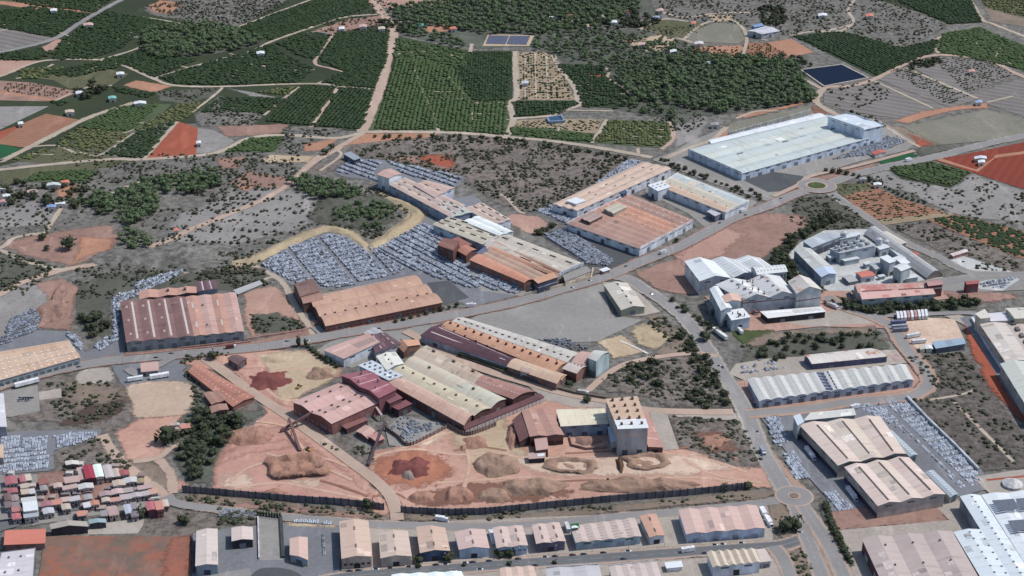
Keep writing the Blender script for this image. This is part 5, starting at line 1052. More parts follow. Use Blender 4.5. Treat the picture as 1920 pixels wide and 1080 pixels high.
# --- far buildings
F_('warehouse', 'grey roofed farm warehouse on the far upper right', [1401,58, 1428,64, 1462,58, 1436,49], 7, 1, 'g', r=1.5, cols=[((196,198,204),(180,182,190))], wall=(170,172,178))
F_('shed', 'small blue roofed shed behind the grey farm warehouse', [1409,48, 1415,51, 1432,48, 1426,43], 8, 1, cols=[((120,150,186),(104,134,170))], wall=(120,140,170))
F_('warehouse', 'slim blue grey shed above the upper pallet yard', [644,288, 664,300, 676,297, 657,285], 6, 1, 'm', r=.6, cols=[((150,160,170),(136,146,156))], wall=(70,80,100), rot=True)
F_('shed', 'tiny roadside pavilion with a bright white roof by the sandy bank', [1124,505, 1131,509, 1144,505, 1137,501], 4, 1, 'f', cols=[WT], wall=(150,130,120))
F_('warehouse', 'cream gabled warehouse alone beside the big grey lot', [1133,534, 1176,531, 1209,575, 1165,581], 7, 1, 'g', r=2.5, cols=[((204,196,182),(190,182,168))], wall=(160,158,134), vents=[([.5],4,1,3.5,.5,(90,84,78))], cat='warehouse')

for lb, q_, h_, k_ in [('small white shed left of the dusty flat plant', [1548,478,1556,483,1570,479,1562,474], 6, 'g'), ('white lean-to under the front of the dusty flat plant', [1578,486,1584,490,1612,485,1606,481], 5, 'm'),
  ('white roofed block right of the dusty flat plant', [1640,462,1650,468,1668,463,1656,457], 8, 'g'), ('narrow white shed along the lane of the dusty works', [1662,462,1668,466,1700,484,1694,487], 5, 'm'),
  ('small dusty shed at the upper gate of the dusty works', [1590,438,1598,443,1614,439,1606,434], 6, 'g'), ('white kiosk beside the orange red roofed office', [1646,516,1650,519,1660,517,1656,514], 4, 'f'),
  ('long dusty roof at the top of the dusty works', [1560,446,1566,451,1606,443,1598,438], 7, 'm'), ('grey shed below the pale grey cube of the dusty works', [1690,518,1696,523,1722,519,1714,514], 5, 'g'),
  ('small white tank house in the centre of the dusty yard', [1618,492,1624,496,1634,493,1628,489], 5, 'f'), ('white sloping roof at the foot of the white plant block', [1652,500,1660,506,1674,502,1666,496], 6, 'm')]:
    F_('shed', lb, q_, h_, 1, k_, cols=[((206,210,212),(184,190,194))], wall=(170,178,184), cat='shed')
# ---------------- vegetation and stacks ----------------
M_PINE = fmat('pine_foliage', (82,106,78), (62,84,64), (118,138,100)); M_BROAD = fmat('broadleaf_foliage', (64,74,58), (50,60,48), (88,98,74))
M_SHRUB = fmat('shrub_foliage', (86,90,78), (66,70,60), (106,108,94)); M_DSHRUB = fmat('dark_shrub_foliage', (60,70,56), (48,56,46), (80,88,70))
M_OD = fmat('citrus_dark', (50,74,48), (40,60,40), (72,94,60)); M_OM = fmat('citrus_green', (70,96,56), (56,78,48), (96,118,72)); M_OY = fmat('citrus_olive', (96,106,66), (74,88,56), (124,130,86))
M_VINE = fmat('vine_foliage', (70,84,54), (56,66,46), (98,104,70))
M_BARK = pmat('bark', (92,78,66)); M_WOODP = pmat('pallet_wood', (150,130,108))
M_PK = []
for nm, c1, c2, c3 in (('wrapped_load', (140,149,168), (116,125,144), (164,172,188)), ('dark_load', (104,110,122), (86,92,102), (134,140,150)), ('white_load', (180,190,206), (156,166,184), (200,208,219))):
    m, n, b = newmat(nm, .6, .3); ge = n.nodes.new('ShaderNodeNewGeometry').outputs['Position']
    n.links.new(ramp_mix(n, noise(n, ge, .35, 3, .7, .3, .7), ramp_mix(n, noise(n, ge, .05, 2, .6, .3, .7), rgba(c1), rgba(c2)), rgba(c3)), b.inputs['Base Color']); M_PK.append(m)
def trunkv(r, h): 
    mb = MB(); mb.cyl((0,0), r, -.1, h, 5, r*.5); return mb
def tri(mb):
    v = np.array([q[:] for q in mb.v]); f = []
    for p in mb.f:
        for i in range(1, len(p)-1): f.append((p[0], p[i], p[i+1]))
    return v, np.array(f)
KIND = {}
def kind(name, cat, crowns, crownm, trunk, part='crown'):
    ts = []
    for i, (cv, cf) in enumerate(crowns):
        mi = np.zeros(len(cf), int) + (i % len(crownm) if len(crownm) > 1 else 0); tm = len(crownm)
        if trunk:
            tv, tf = tri(trunk); ts.append((np.vstack([cv, tv]), np.vstack([cf, tf+len(cv)]), np.concatenate([mi, np.full(len(tf), tm)])))
        else: ts.append((cv, cf, mi))
    KIND[name] = dict(cat=cat, crowns=crowns, cm=crownm, trunk=trunk, ts=ts, inst=[], part=part)
kind('pine_tree', 'tree', [lumpy(i, 9, .42, .30, .66, .24, 60) for i in range(5)], [M_PINE], trunkv(.035, .5))
kind('broad_tree', 'tree', [lumpy(20+i, 9, .48, .36, .6, .27, 70) for i in range(4)], [M_BROAD], trunkv(.05, .45))
kind('cypress_tree', 'tree', [lumpy(30+i, 12, .13, .40, .5, .13, 40, flat=2.0) for i in range(2)], [M_BROAD], trunkv(.03, .2))
kind('shrub', 'shrub', [lumpy(40+i, 3, .5, .3, .35, .42, 6) for i in range(6)], [M_SHRUB, M_DSHRUB], None)
kind('orchard_tree', 'tree', [lumpy(50+i, 1, .5, .3, .5, .48, 5, flat=.95) for i in range(6)], [M_OD, M_OM, M_OY], trunkv(.05, .3))
kind('vine', 'plant', [lumpy(60+i, 1, .5, .3, .4, .45, 5, flat=.6) for i in range(2)], [M_VINE], None)
def pack(seed):
    r = random.Random(seed); mb = MB(); mb.box(-.5,.5,-.5,.5,0,.12); b = MB()
    for i in range(2):
        for j in range(2):
            h = r.choice([.72, .95, 1.0, 1.0]); b.box(-.48+i*.5, -.04+i*.5, -.48+j*.5, -.04+j*.5, .12, h)
    return mb, b
PK = [pack(i) for i in range(6)]
KIND['pallet_stack'] = dict(cat='pallet', inst=[], cm=M_PK, part='load', trunk=None, crowns=[tri(b) for _, b in PK], ts=[])
for i, (pb, lb) in enumerate(PK):
    pv, pf = tri(pb); lv, lf = tri(lb); KIND['pallet_stack']['ts'].append((np.vstack([lv, pv]), np.vstack([lf, pf+len(lv)]), np.concatenate([np.full(len(lf), i % 3), np.full(len(pf), 3)])))
def add(kn, G, s0, s1, label, group, tis=None, hz=1.0, ang=None):
    tis = tis or list(range(len(KIND[kn]['crowns'])))
    for x, y in G:
        s = random.uniform(s0, s1); KIND[kn]['inst'].append((x, y, .05, s, s*hz*random.uniform(.85, 1.15), random.uniform(0, 6.28) if ang is None else ang, random.choice(tis), label, group))
def single(kn, px, py, s, label, hz=1.0, group=None):
    p = P(px, py); KIND[kn]['inst'].append((p.x, p.y, .05, s, s*hz, random.uniform(0, 6.28), random.randrange(len(KIND[kn]['crowns'])), label, group))
# woods
WOODS = [
 ([262,96, 272,58, 380,46, 440,58, 492,80, 430,98, 300,112], 6.5, .85, 8, 12, 'pine in the oval wood among the groves, upper left', 'pines of the oval upper left wood'),
 ([735,14, 860,4, 1000,-10, 1190,-20, 1200,20, 1120,56, 1010,66, 900,64, 800,50, 744,40], 7.5, .85, 8, 12, 'pine in the wide wood along the top edge', 'pines of the top edge wood'),
 ([745,60, 800,50, 880,90, 850,92], 8, .7, 7, 10, 'pine in the thin wood left of the solar field', 'pines left of the solar field'),
 ([1010,70, 1120,58, 1290,86, 1330,110, 1180,118, 1150,140, 1060,110, 1000,94], 9, .7, 7, 10, 'pine in the thin wood right of the solar field', 'pines right of the solar field'),
 ([1185,118, 1320,108, 1490,118, 1532,190, 1350,214, 1270,200, 1195,190, 1150,150], 6.5, .85, 8, 12, 'pine in the wide wood left of the blue reservoir', 'pines of the wood by the reservoir'),
 ([1140,200, 1195,190, 1270,205, 1265,250, 1258,228], 8, .7, 6, 10, 'pine beside the end of the young grove', 'pines by the young grove'),
 ([170,372, 240,355, 300,335, 410,322, 425,345, 380,365, 300,370, 290,410, 240,425, 200,415], 6.5, .85, 8, 12, 'pine in the long wood on the left hillside', 'pines of the left hillside wood'),
 ([225,435, 280,438, 290,455, 275,475, 230,470], 6.5, .85, 7, 10, 'pine in the small clump above the bare pink ground', 'pines of the small left clump'),
 ([120,375, 180,370, 190,395, 150,390], 8, .7, 6, 9, 'tree near the farmhouses on the left hillside', 'trees near the left farmhouses'),
 ([538,348, 570,334, 650,348, 680,368, 650,378, 590,375], 5.5, .9, 7, 11, 'pine in the dense wood above the grey pallet yard', 'pines of the central wood'),
 ([625,390, 700,382, 750,392, 740,410, 690,420, 630,418], 5.5, .85, 6, 10, 'pine in the lower strip of wood above the pallet yard', 'pines of the lower central wood'),
 ([680,422, 716,418, 715,432, 685,434], 5, .9, 5, 7, 'dark tree in the tiny clump inside the sandy bank', 'trees of the clump inside the sandy bank')]
for poly, sp_, kp, s0, s1, lb, gp in WOODS: add('pine_tree', pts_in(poly, sp_, sp_, random.random(), .45, kp*.92, 2.2, -.85), s0*.85, s1*.85, lb, gp, hz=.95)
WB = [
 ([345,800, 365,765, 385,770, 400,790, 440,780, 455,800, 430,830, 405,850, 395,890, 360,900, 335,870, 335,830], 6.5, .7, 5, 9, 'dark tree in the thicket left of the quarry', 'trees of the thicket left of the quarry'),
 ([1430,500, 1470,455, 1520,422, 1560,400, 1580,412, 1500,450, 1475,480, 1500,525, 1540,550, 1500,560], 5.5, .8, 5, 8, 'bushy tree in the green strip around the dusty works', 'trees of the strip around the dusty works'),
 ([1530,556, 1620,578, 1820,562, 1838,575, 1700,592, 1610,590], 5.5, .85, 4, 8, 'bushy tree in the hedge below the pink and rust hall', 'trees below the pink and rust hall'),
 ([1400,668, 1440,640, 1510,630, 1620,628, 1665,650, 1510,664, 1440,684], 7, .6, 4, 7, 'bushy tree behind the blue walled hall', 'trees behind the blue walled hall'),
 ([1170,680, 1240,672, 1245,720, 1215,735, 1180,715], 6.5, .6, 4, 7, 'green bushy tree in the left part of the roadside thicket', 'trees in the left part of the roadside thicket'),
 ([1290,672, 1335,675, 1365,760, 1320,768, 1270,760, 1310,730], 6.5, .6, 4, 7, 'green bushy tree in the right part of the roadside thicket', 'trees in the right part of the roadside thicket'),
 ([1240,548, 1275,575, 1340,612, 1352,630, 1330,622, 1260,572], 5, .6, 3.5, 6.5, 'bush tree along the right side of the curving road', 'trees beside the curving road'),
 ([1270,620, 1300,640, 1318,668, 1296,668, 1270,640], 5, .6, 3.5, 6, 'bush tree along the left side of the curving road', 'trees left of the curving road'),
 ([140,590, 165,592, 205,600, 205,625, 175,640], 6.5, .75, 5, 9, 'dark tree in the clump left of the rusty brown hall', 'trees left of the rusty brown hall'),
 ([0,345, 60,345, 160,345, 170,400, 100,392, 60,378, 0,388], 9, .5, 5, 9, 'garden tree among the farmhouses at the left edge', 'garden trees at the left edge'),
 ([130,170, 200,150, 215,165, 160,190], 9, .5, 6, 9, 'dark tree among the small farms, upper left', 'trees among the upper left farms'),
 ([700,40, 760,45, 800,50, 760,66, 740,60], 8, .6, 6, 9, 'tree beside the wide pink track, top', 'trees beside the wide pink track'),
 ([1030,26, 1120,30, 1190,18, 1240,46, 1150,58, 1060,54], 8, .5, 6, 9, 'tree among the hamlet houses, top', 'trees among the hamlet houses'),
 ([1420,20, 1470,10, 1480,50, 1430,46], 8, .6, 6, 9, 'dark tree beside the far farm warehouse', 'trees beside the far farm warehouse'),
 ([1290,100, 1400,108, 1480,108, 1520,118, 1480,125, 1300,118], 8, .6, 5, 9, 'tree below the far orange fields', 'trees below the far orange fields'),
 ([1700,118, 1765,112, 1760,124, 1710,132], 6, .7, 5, 7, 'tree at the corner of the far grey fields', 'trees at the corner of the grey fields'),
 ([150,372, 172,368, 215,395, 190,410], 7, .6, 5, 8, 'dark tree by the farmhouse track on the left', 'trees by the farmhouse track'),
 ([700,255, 780,255, 900,258, 1040,270, 1180,296, 1220,305, 1200,308, 1040,280, 900,266, 700,262], 6.5, .45, 3.5, 6, 'bush tree along the track above the brown hillside', 'trees along the track above the hillside'),
 ([1040,425, 1050,420, 1000,440, 1010,448], 5, .8, 4, 7, 'dark tree between the two works yards', 'trees between the works yards'),
 ([1286,318, 1400,355, 1450,376, 1420,378, 1300,330, 1225,302, 1250,300], 5, .45, 3, 5, 'roadside bush tree below the giant white warehouse', 'trees below the giant white warehouse')]
for poly, sp_, kp, s0, s1, lb, gp in WB: add('broad_tree', pts_in(poly, sp_, sp_, random.random(), .42, kp), s0, s1, lb, gp, hz=.85)
# single trees
for px, py, s, lb in [(130,468,14,'big round dark tree alone on the bare pink ground'), (80,450,8,'round tree above left of the big lone tree'), (88,470,6,'small tree left of the big lone tree'),
 (187,175,12,'big round tree beside the white farm shed, upper left'), (401,674,9,'round tree on the pink courtyard beside the brown house'), (312,832,14,'dark round tree beside the ruined farm, left tree'),
 (324,824,11,'dark round tree beside the ruined farm, right tree'), (445,800,12,'round tree at the right edge of the thicket'), (1066,727,7,'round dark tree on the verge below the brick shed'),
 (1100,755,6,'small round tree on the road above the cream ribbed warehouse'), (1474,996,10,'dark tree at the tip of the dry verge, left of the pair'), (1488,992,11,'dark tree at the tip of the dry verge, right of the pair'),
 (265,970,8,'dark tree at the end of the pale lot below the village'), (346,982,8,'dark round tree in the grey field below the village'), (785,1056,7,'round tree on the street in front of the blue fronted warehouse'),
 (840,1052,8,'bushy tree between the blue fronted and pale blue warehouses'), (938,1045,7,'round bush before the twin gabled blue windowed warehouse'), (955,1044,7,'second round bush before the twin gabled blue windowed warehouse'),
 (690,954,8,'dark tree standing in front of the long fence'), (1359,920,6,'round tree at the right part of the fence'), (1383,917,5,'dark tree near the fence end, left of the pair'), (1402,917,6,'dark tree beyond the fence end'),
 (1415,585,5,'small tree by the white tile works'), (1268,455,5,'tree by the lawn of the sawtooth factory'), (1320,640,10,'tall bush tree at the bend of the curving road'), (622,280,7,'dark tree beside the upper track bend'),
 (610,290,8,'dark tree by the junction of two tracks'), (232,610,0.1,'')][:-1]:
    single('broad_tree', px, py, s, lb, .9)
for px, py, s, lb in [(560,650,11,'tall thin cypress below the main road, left'), (573,650,8,'shorter cypress right of the tall one')]: single('cypress_tree', px, py, s, lb)
for k in range(9): single('cypress_tree', 484+k*5.2, 968+k*.6, 5.5, 'dark clipped cypress in the row heading the long grey lot', group='cypresses of the grey lot row')
def along(pts, step):
    W = [P(*p) for p in pts]; out = []
    for a, b in zip(W, W[1:]):
        L = (b-a).length; k = max(1, int(L/step))
        out += [(a.lerp(b, j/k).x, a.lerp(b, j/k).y) for j in range(k)]
    return np.array(out)
add('broad_tree', along([(578,652),(600,672),(640,694)], 5), 3.5, 5.5, 'small dark tree in the line above the tan clay lot', 'trees in the line above the clay lot', hz=.9)
add('broad_tree', along([(1548,950),(1560,990),(1580,1030),(1598,1064)], 4), 3.5, 6, 'dark bush in the roadside line at the bottom right', 'bushes of the bottom right roadside line', hz=.8)
add('broad_tree', along([(742,606),(870,572),(700,612)][:2], 7), 3, 5, 'small tree between the main road and the barrel vaulted hall', 'trees before the barrel vaulted hall', hz=.9)
add('broad_tree', along([(1040,1058),(700,1068)], 26), 2.5, 4, 'small street tree on the bottom pavement', 'street trees on the bottom pavement', hz=.95)
add('broad_tree', along([(1548,322),(1600,330),(1640,345),(1660,352)], 6), 4, 7, 'dark tree between the two orange fields and the ruin', 'trees beside the orange fields', hz=.9)
add('broad_tree', along([(1660,352),(1700,374),(1745,384)], 6), 3, 5, 'bush along the upper edge of the orange fields', 'bushes along the orange fields', hz=.7)
add('broad_tree', along([(45,978),(80,975)], 4), 4, 6, 'dark tree below the white village hall', 'dark trees below the village hall', hz=.9)
add('broad_tree', along([(1500,118),(1530,128)], 7), 4, 6, 'tree at the corner of the blue reservoir', 'trees at the reservoir corner', hz=.9)
# scrub
SH = [([140,290, 370,290, 560,285, 560,330, 430,400, 300,340, 180,370, 130,345], 6.5, 18, .1), ([280,400, 480,360, 625,380, 600,420, 470,480, 330,500, 230,480], 7, 14, .55),
 ([0,470, 110,500, 40,560, -20,560, -20,470], 5, 18, .0), ([130,505, 330,480, 480,470, 500,515, 350,530, 200,560, 145,560], 5.5, 15, .3), ([0,350, 130,345, 170,400, 90,440, 0,450], 9, 20, .2),
 ([640,290, 740,262, 950,258, 1170,290, 1160,330, 1050,385, 985,402, 870,345, 720,300], 5.5, 14, .25), ([640,345, 700,350, 780,380, 740,425, 700,450, 650,430, 610,420, 625,390], 5, 15, .1),
 ([1120,715, 1180,680, 1330,668, 1372,765, 1215,745], 4.5, 12, .0), ([1700,672, 1800,662, 1850,715, 1760,735, 1725,700], 5, 12, -.6), ([1700,752, 1830,720, 1905,800, 1950,870, 1845,880], 6, 12, .35),
 ([1670,425, 1740,415, 1900,480, 1980,520, 1830,505, 1745,460], 6, 14, .3), ([1630,325, 1820,330, 1980,380, 1980,470, 1800,405, 1700,370], 8, 14, .5), ([1490,375, 1560,366, 1640,425, 1560,432, 1480,420], 5, 15, .0),
 ([1240,-20, 1650,-20, 1780,50, 1690,90, 1480,70, 1400,50, 1230,30], 8, 25, .0), ([1560,195, 1640,220, 1690,262, 1620,220], 6, 12, .0), ([1545,168, 1640,150, 1680,180, 1600,205], 8, 12, .3),
 ([640,-20, 740,-20, 735,60, 600,60], 8, 20, .0), ([270,10, 590,-20, 450,52, 330,36], 6.5, 20, -.2), ([290,172, 415,164, 350,194], 6, 15, .0), ([400,210, 490,216, 480,235, 380,236], 6, 15, .2), ([530,240, 640,245, 560,285, 520,285], 6, 15, .0),
 ([1000,62, 1230,40, 1290,86, 1500,112, 1150,130], 8, 20, .1), ([1185,200, 1330,190, 1320,235, 1262,260], 7, 18, .1), ([345,505, 470,500, 520,530, 450,545], 4.5, 12, .1), ([750,960, 1130,950, 1440,925, 1400,938, 1100,960, 900,978, 770,974], 4.5, 12, .5),
 ([345,925, 720,962, 720,972, 500,960, 345,938], 4.5, 12, .3), ([110,850, 190,820, 260,880, 120,890], 4.5, 12, .3), ([90,720, 205,715, 240,760, 180,800, 100,780], 4.5, 12, .5), ([1440,945, 1470,942, 1495,990, 1465,1008], 5, 10, .3), ([1480,1035, 1510,1035, 1540,1080, 1500,1090], 4.5, 10, .0),
 ([1255,780, 1390,790, 1430,870, 1380,872, 1280,835], 4.5, 12, .3), ([410,955, 480,962, 480,985, 410,985], 3, 10, .0), ([345,700, 365,690, 400,770, 380,790, 350,740], 4.5, 10, .0), ([470,590, 560,600, 570,618, 478,625], 4, 12, .2), ([590,830, 690,840, 700,862, 640,850], 4, 10, .1),
 ([1385,650, 1640,614, 1660,640, 1500,630, 1400,660], 5, 12, .1), ([490,1070, 500,1065, 510,1072, 500,1080], 3, 9, 2), ([1200,590, 1240,590, 1300,665, 1262,660], 4, 10, .2), ([1240,795, 1380,797, 1390,790, 1250,790], 4, 10, .4), ([360,655, 440,665, 345,700, 340,680], 4, 10, 1)]
for poly, sp_, cl, clt in SH:
    add('shrub', pts_in(poly, sp_*.6, sp_*.6, random.random(), .48, .62, cl*.45, clt-.55), 1.2, 3.9, 'low dusty shrub', 'shrubs scattered on the dry scrub', hz=.8)
# groves: poly, p1, p2 give the row direction, template set (0,3 dark; 1,4 green; 2,5 olive)
D_, G_, Y_ = [0,3], [1,4], [2,5]
GR_ = [([-60,-20, 230,-20, 180,24, 60,10], (0,0),(60,-8), D_, .8), ([-40,26, 60,12, 170,26, 100,70, -40,46], (0,20),(60,12), D_, .95), ([110,80, 200,20, 330,45, 250,70, 230,90, 170,112, 100,112], (100,80),(200,50), D_, .9),
 ([245,40, 370,50, 300,56, 260,66], (0,20),(60,12), D_, .9), ([450,50, 590,0, 690,-20, 690,15, 640,33, 507,76], (450,50),(580,5), D_, 1), ([0,100, 70,90, 110,100, 60,114, 0,114], (0,20),(60,12), D_, .8),
 ([70,140, 200,112, 230,124, 140,145], (0,143),(57,120), D_, .9), ([30,130, 120,125, 90,145, 40,150], (0,143),(57,120), Y_, .7), ([190,112, 260,98, 370,112, 290,146, 240,124], (290,147),(367,123), D_, .95),
 ([300,146, 367,125, 510,82, 540,105, 590,128, 560,155, 420,160, 330,158], (290,147),(367,123), D_, .93), ([520,82, 567,60, 622,66, 590,112, 560,105], (290,147),(367,123), D_, .95), ([600,113, 630,62, 730,60, 725,110, 702,166, 645,162, 600,155, 645,135], (600,60),(700,50), D_, 1),
 ([210,163, 290,175, 280,184, 212,172], (0,20),(60,12), D_, .9), ([375,212, 415,183, 540,186, 495,214, 440,210], (360,210),(400,180), D_, .9), ([480,175, 560,160, 540,178], (360,210),(400,180), Y_, .8), ([500,228, 568,161, 632,163, 585,236], (500,228),(568,161), D_, 1), ([592,238, 636,164, 700,168, 680,243], (500,228),(568,161), D_, 1),
 ([140,240, 212,202, 300,196, 240,248], (140,240),(212,202), G_, .9), ([245,246, 332,196, 372,192, 366,210, 342,224, 262,246], (245,246),(332,196), Y_, .75), ([195,288, 250,250, 328,228, 272,296, 222,294], (195,288),(250,250), D_, .95),
 ([100,274, 140,242, 245,250, 190,288], (100,274),(150,240), Y_, .7), ([20,300, 100,275, 60,302], (13,297),(100,253), Y_, .7), ([80,275, 210,293, 100,303], (13,297),(100,253), Y_, .35), ([422,285, 470,259, 532,256, 514,284], (430,284),(480,258), G_, .85), ([42,339, 78,323, 180,320, 160,341], (60,340),(90,322), G_, .85),
 ([90,190, 130,190, 110,200], (0,20),(60,12), D_, .9), ([40,100, 60,95, 100,100, 50,112], (0,20),(60,12), D_, .9),
 ([742,72, 870,96, 873,128, 800,132, 737,108], (742,72),(870,90), G_, .6), ([700,235, 738,112, 790,110, 830,240, 790,245, 700,242], (700,235),(738,112), G_, .9), ([790,112, 860,135, 882,190, 950,192, 952,252, 830,245], (700,235),(738,112), G_, .92), ([852,136, 880,98, 962,98, 952,190, 885,190], (860,136),(960,136), D_, .97),
 ([972,100, 1022,98, 1040,104, 1076,186, 972,186], (972,130),(1060,130), D_, .5), ([1042,120, 1130,124, 1140,145, 1190,190, 1092,203, 1078,160], (1050,150),(1150,152), D_, .85), ([968,190, 1078,190, 1085,196, 1040,216, 966,220], (970,190),(1070,190), D_, .95),
 ([966,228, 1128,226, 1118,248, 960,238], (970,230),(1000,243), D_, .5), ([958,240, 1112,252, 1112,268, 957,252], (960,250),(1030,230), G_, .95), ([1114,266, 1140,226, 1255,230, 1258,262, 1238,276], (1120,250),(1250,252), Y_, .8),
 ([1490,69, 1560,61, 1595,63, 1690,90, 1760,74, 1750,98, 1700,118, 1642,142], (1490,69),(1640,142), D_, 1), ([1648,-20, 1812,-20, 1840,42, 1780,45, 1720,21], (1648,0),(1780,45), D_, .97), ([1832,-20, 1980,-20, 1980,50, 1846,12], (1832,0),(1900,30), Y_, .6),
 ([1768,64, 1838,52, 1980,112, 1980,150, 1900,126, 1760,98], (1768,80),(1860,60), G_, .85), ([1666,316, 1745,304, 1816,325, 1784,350, 1692,333], (1666,316),(1784,350), G_, .9),
 ([1742,411, 1790,404, 1980,450, 1980,495, 1900,478], (1742,411),(1790,404), D_, .8), ([1564,346, 1625,344, 1690,372, 1782,402, 1655,418, 1602,384], (1602,384),(1690,372), D_, .5),
 ([1220,50, 1330,44, 1300,68, 1240,66], (1220,50),(1300,44), Y_, .5), ([1300,88, 1396,86, 1390,106, 1300,104], (1300,100),(1390,95), D_, .35)]
for poly, p1, p2, tis, kp in GR_:
    add('orchard_tree', pts_in(poly, 3.3, 4.9, wdir(*p1, *p2), .14, kp, *((2.2, -1.15) if kp < .97 else (None, 0))), *((3.3, 4.3) if kp > .55 else (1.9, 2.7)), {0:'dark citrus tree in a deep green grove', 1:'bright green citrus tree in a lighter grove', 2:'small olive green tree in a young grove'}[tis[0]],
        {0:'citrus trees of the dark groves', 1:'citrus trees of the lighter groves', 2:'trees of the young groves'}[tis[0]], tis=tis, hz=.45 if tis[0] < 2 else .42)
for poly, p1, p2 in [([1406,82, 1436,81, 1478,105, 1394,115], (1406,110),(1470,103)), ([1746,108, 1840,112, 1900,140, 1815,176], (1760,150),(1840,130)), ([1660,130, 1700,127, 1820,182, 1780,198], (1700,180),(1760,165)), ([5,158, 60,156, 145,172, 100,185, 10,172], (0,170),(60,165)), ([350,1020, 340,1070, 100,1070, 100,1015], (100,1015),(350,1010))][:4]:
    add('vine', pts_in(poly, 3.2, 6, wdir(*p1, *p2), .15, .55), 2, 3, 'low vine in a dry brown vineyard', 'vines of the dry vineyards')
# pallet stacks: poly, row direction, rows deep, label
def yard(poly, p1, p2, label, group, row=9.0, deep=3, s=2.0, hz=.85, tis=None, kp=.93, lane=None):
    a = wdir(*p1, *p2); G = pts_in(poly, s*1.12, s*1.1, a, .06, kp); 
    if not len(G): return
    c, sn = math.cos(a), math.sin(a); v = -G[:,0]*sn + G[:,1]*c; u = G[:,0]*c + G[:,1]*sn
    m = (v % row) < (deep+.6)*s*1.1
    if lane: m &= (u % lane) > 4.5
    add('pallet_stack', G[m], s*.97, s*1.0, label, group, tis=tis, hz=hz, ang=a)
LGY = [0,0,2,3,5,1]
yard([490,497, 540,465, 610,440, 655,445, 705,470, 760,505, 740,515, 640,540, 560,535], (514,508),(636,487), 'wrapped pallet stack in the rows of the big grey yard', 'pallet stacks of the big grey yard', 8.8, 2, lane=34, tis=LGY)
yard([705,468, 790,420, 830,430, 880,470, 870,500, 830,510, 760,500], (720,470),(800,512), 'wrapped pallet stack in the diagonal rows below the cream hall', 'pallet stacks below the cream hall', 8, 2, tis=LGY)
yard([760,500, 870,495, 900,540, 880,540, 800,515], (720,470),(800,512), 'wrapped pallet stack in the middle diagonal rows', 'pallet stacks of the middle rows', 8, 2, tis=LGY)
yard([885,520, 920,510, 985,535, 970,552, 905,540], (890,520),(960,552), 'wrapped pallet stack before the bright orange barrel hall', 'pallet stacks before the bright orange barrel hall', 7, 2, tis=LGY)
yard([628,322, 660,300, 720,303, 700,326, 720,345, 690,334], (640,312),(720,340), 'wrapped pallet stack left of the tall white cube', 'pallet stacks left of the white cube', 9, 2, tis=LGY, hz=1)
yard([725,303, 868,332, 850,352, 800,338, 756,326], (740,306),(850,345), 'wrapped pallet stack right of the tall white cube', 'pallet stacks right of the white cube', 9, 2, tis=LGY, hz=1)
yard([830,400, 860,396, 872,415, 845,407], (830,400),(860,420), 'pallet stack in the small bend by the works hall', 'pallet stacks in the small bend', 7, 2)
yard([1004,396, 1040,384, 1095,402, 1075,428, 1040,410], (1010,398),(1070,420), 'pallet stack below the long pink tan factory', 'pallet stacks below the pink tan factory', 7, 2)
yard([1018,440, 1060,428, 1100,455, 1150,490, 1140,500, 1100,495], (1020,440),(1100,490), 'pallet stack beside the sawtooth factory', 'pallet stacks beside the sawtooth factory', 6, 2, tis=[0,1,3,4])
yard([1116,345, 1180,300, 1200,303, 1140,352], (1116,345),(1180,300), 'pallet stack on the strip above the long pink tan factory', 'pallet stacks above the pink tan factory', 6, 2)
yard([1375,252, 1520,216, 1535,220, 1345,270], (1375,252),(1520,216), 'pallet stack along the far side of the giant warehouse', 'pallet stacks behind the giant warehouse', 6, 2)
yard([1560,300, 1630,272, 1665,256, 1700,266, 1640,290], (1560,300),(1690,262), 'grey pallet stack in the yard in front of the giant warehouse', 'pallet stacks in front of the giant warehouse', 6, 2, tis=[0,1,4])
yard([0,648, 20,600, 60,580, 95,590, 85,610, 60,625, 0,650], (0,640),(80,615), 'pallet stack on the grey lot above the orange warehouse', 'pallet stacks at the left edge', 7, 2, tis=[0,1,3,4])
yard([212,560, 225,552, 260,545, 250,532, 345,505, 330,520, 225,570, 222,640, 212,640], (212,560),(330,510), 'pallet stack behind the rusty brown hall', 'pallet stacks behind the rusty brown hall', 5, 2)
yard([120,622, 145,630, 160,655, 150,660], (120,622),(160,655), 'pallet stack by the corner of the orange roofed warehouse', 'pallet stacks by the orange warehouse corner', 5, 2)
yard([175,650, 205,630, 215,640, 190,660], (175,650),(205,630), 'pallet stack at the gate left of the rusty brown hall', 'pallet stacks at the gate', 5, 2)
yard([0,820, 40,818, 38,850, 0,852], (0,830),(60,824), 'white pallet stack in the left block of the lower left yard', 'pallet stacks, left block of the lower left yard', 7, 2, tis=[2,5,0], hz=.7)
yard([42,822, 90,818, 90,880, 40,884, 0,886, 0,856, 40,850], (0,830),(60,824), 'white pallet stack in the middle block of the lower left yard', 'pallet stacks, middle block of the lower left yard', 7, 2, tis=[2,5,0], hz=.7)
yard([102,818, 142,812, 180,812, 180,820, 130,838, 104,842], (100,820),(160,812), 'white pallet stack in the right block of the lower left yard', 'pallet stacks, right block of the lower left yard', 7, 2, tis=[2,5,0], hz=.7)
yard([1600,762, 1700,752, 1760,812, 1800,850, 1845,905, 1800,918, 1760,870, 1700,815, 1660,790], (1640,780),(1720,768), 'white pallet stack in the yard right of the striped warehouses', 'pallet stacks right of the striped warehouses', 7.4, 2, tis=[2,5,2,0], hz=.7, lane=26, kp=.88)
yard([1436,786, 1460,782, 1478,835, 1452,838], (1436,800),(1470,796), 'white pallet stack in the upper roadside block near the corner tower', 'pallet stacks, upper roadside block', 6.5, 2, tis=[2,5,0])
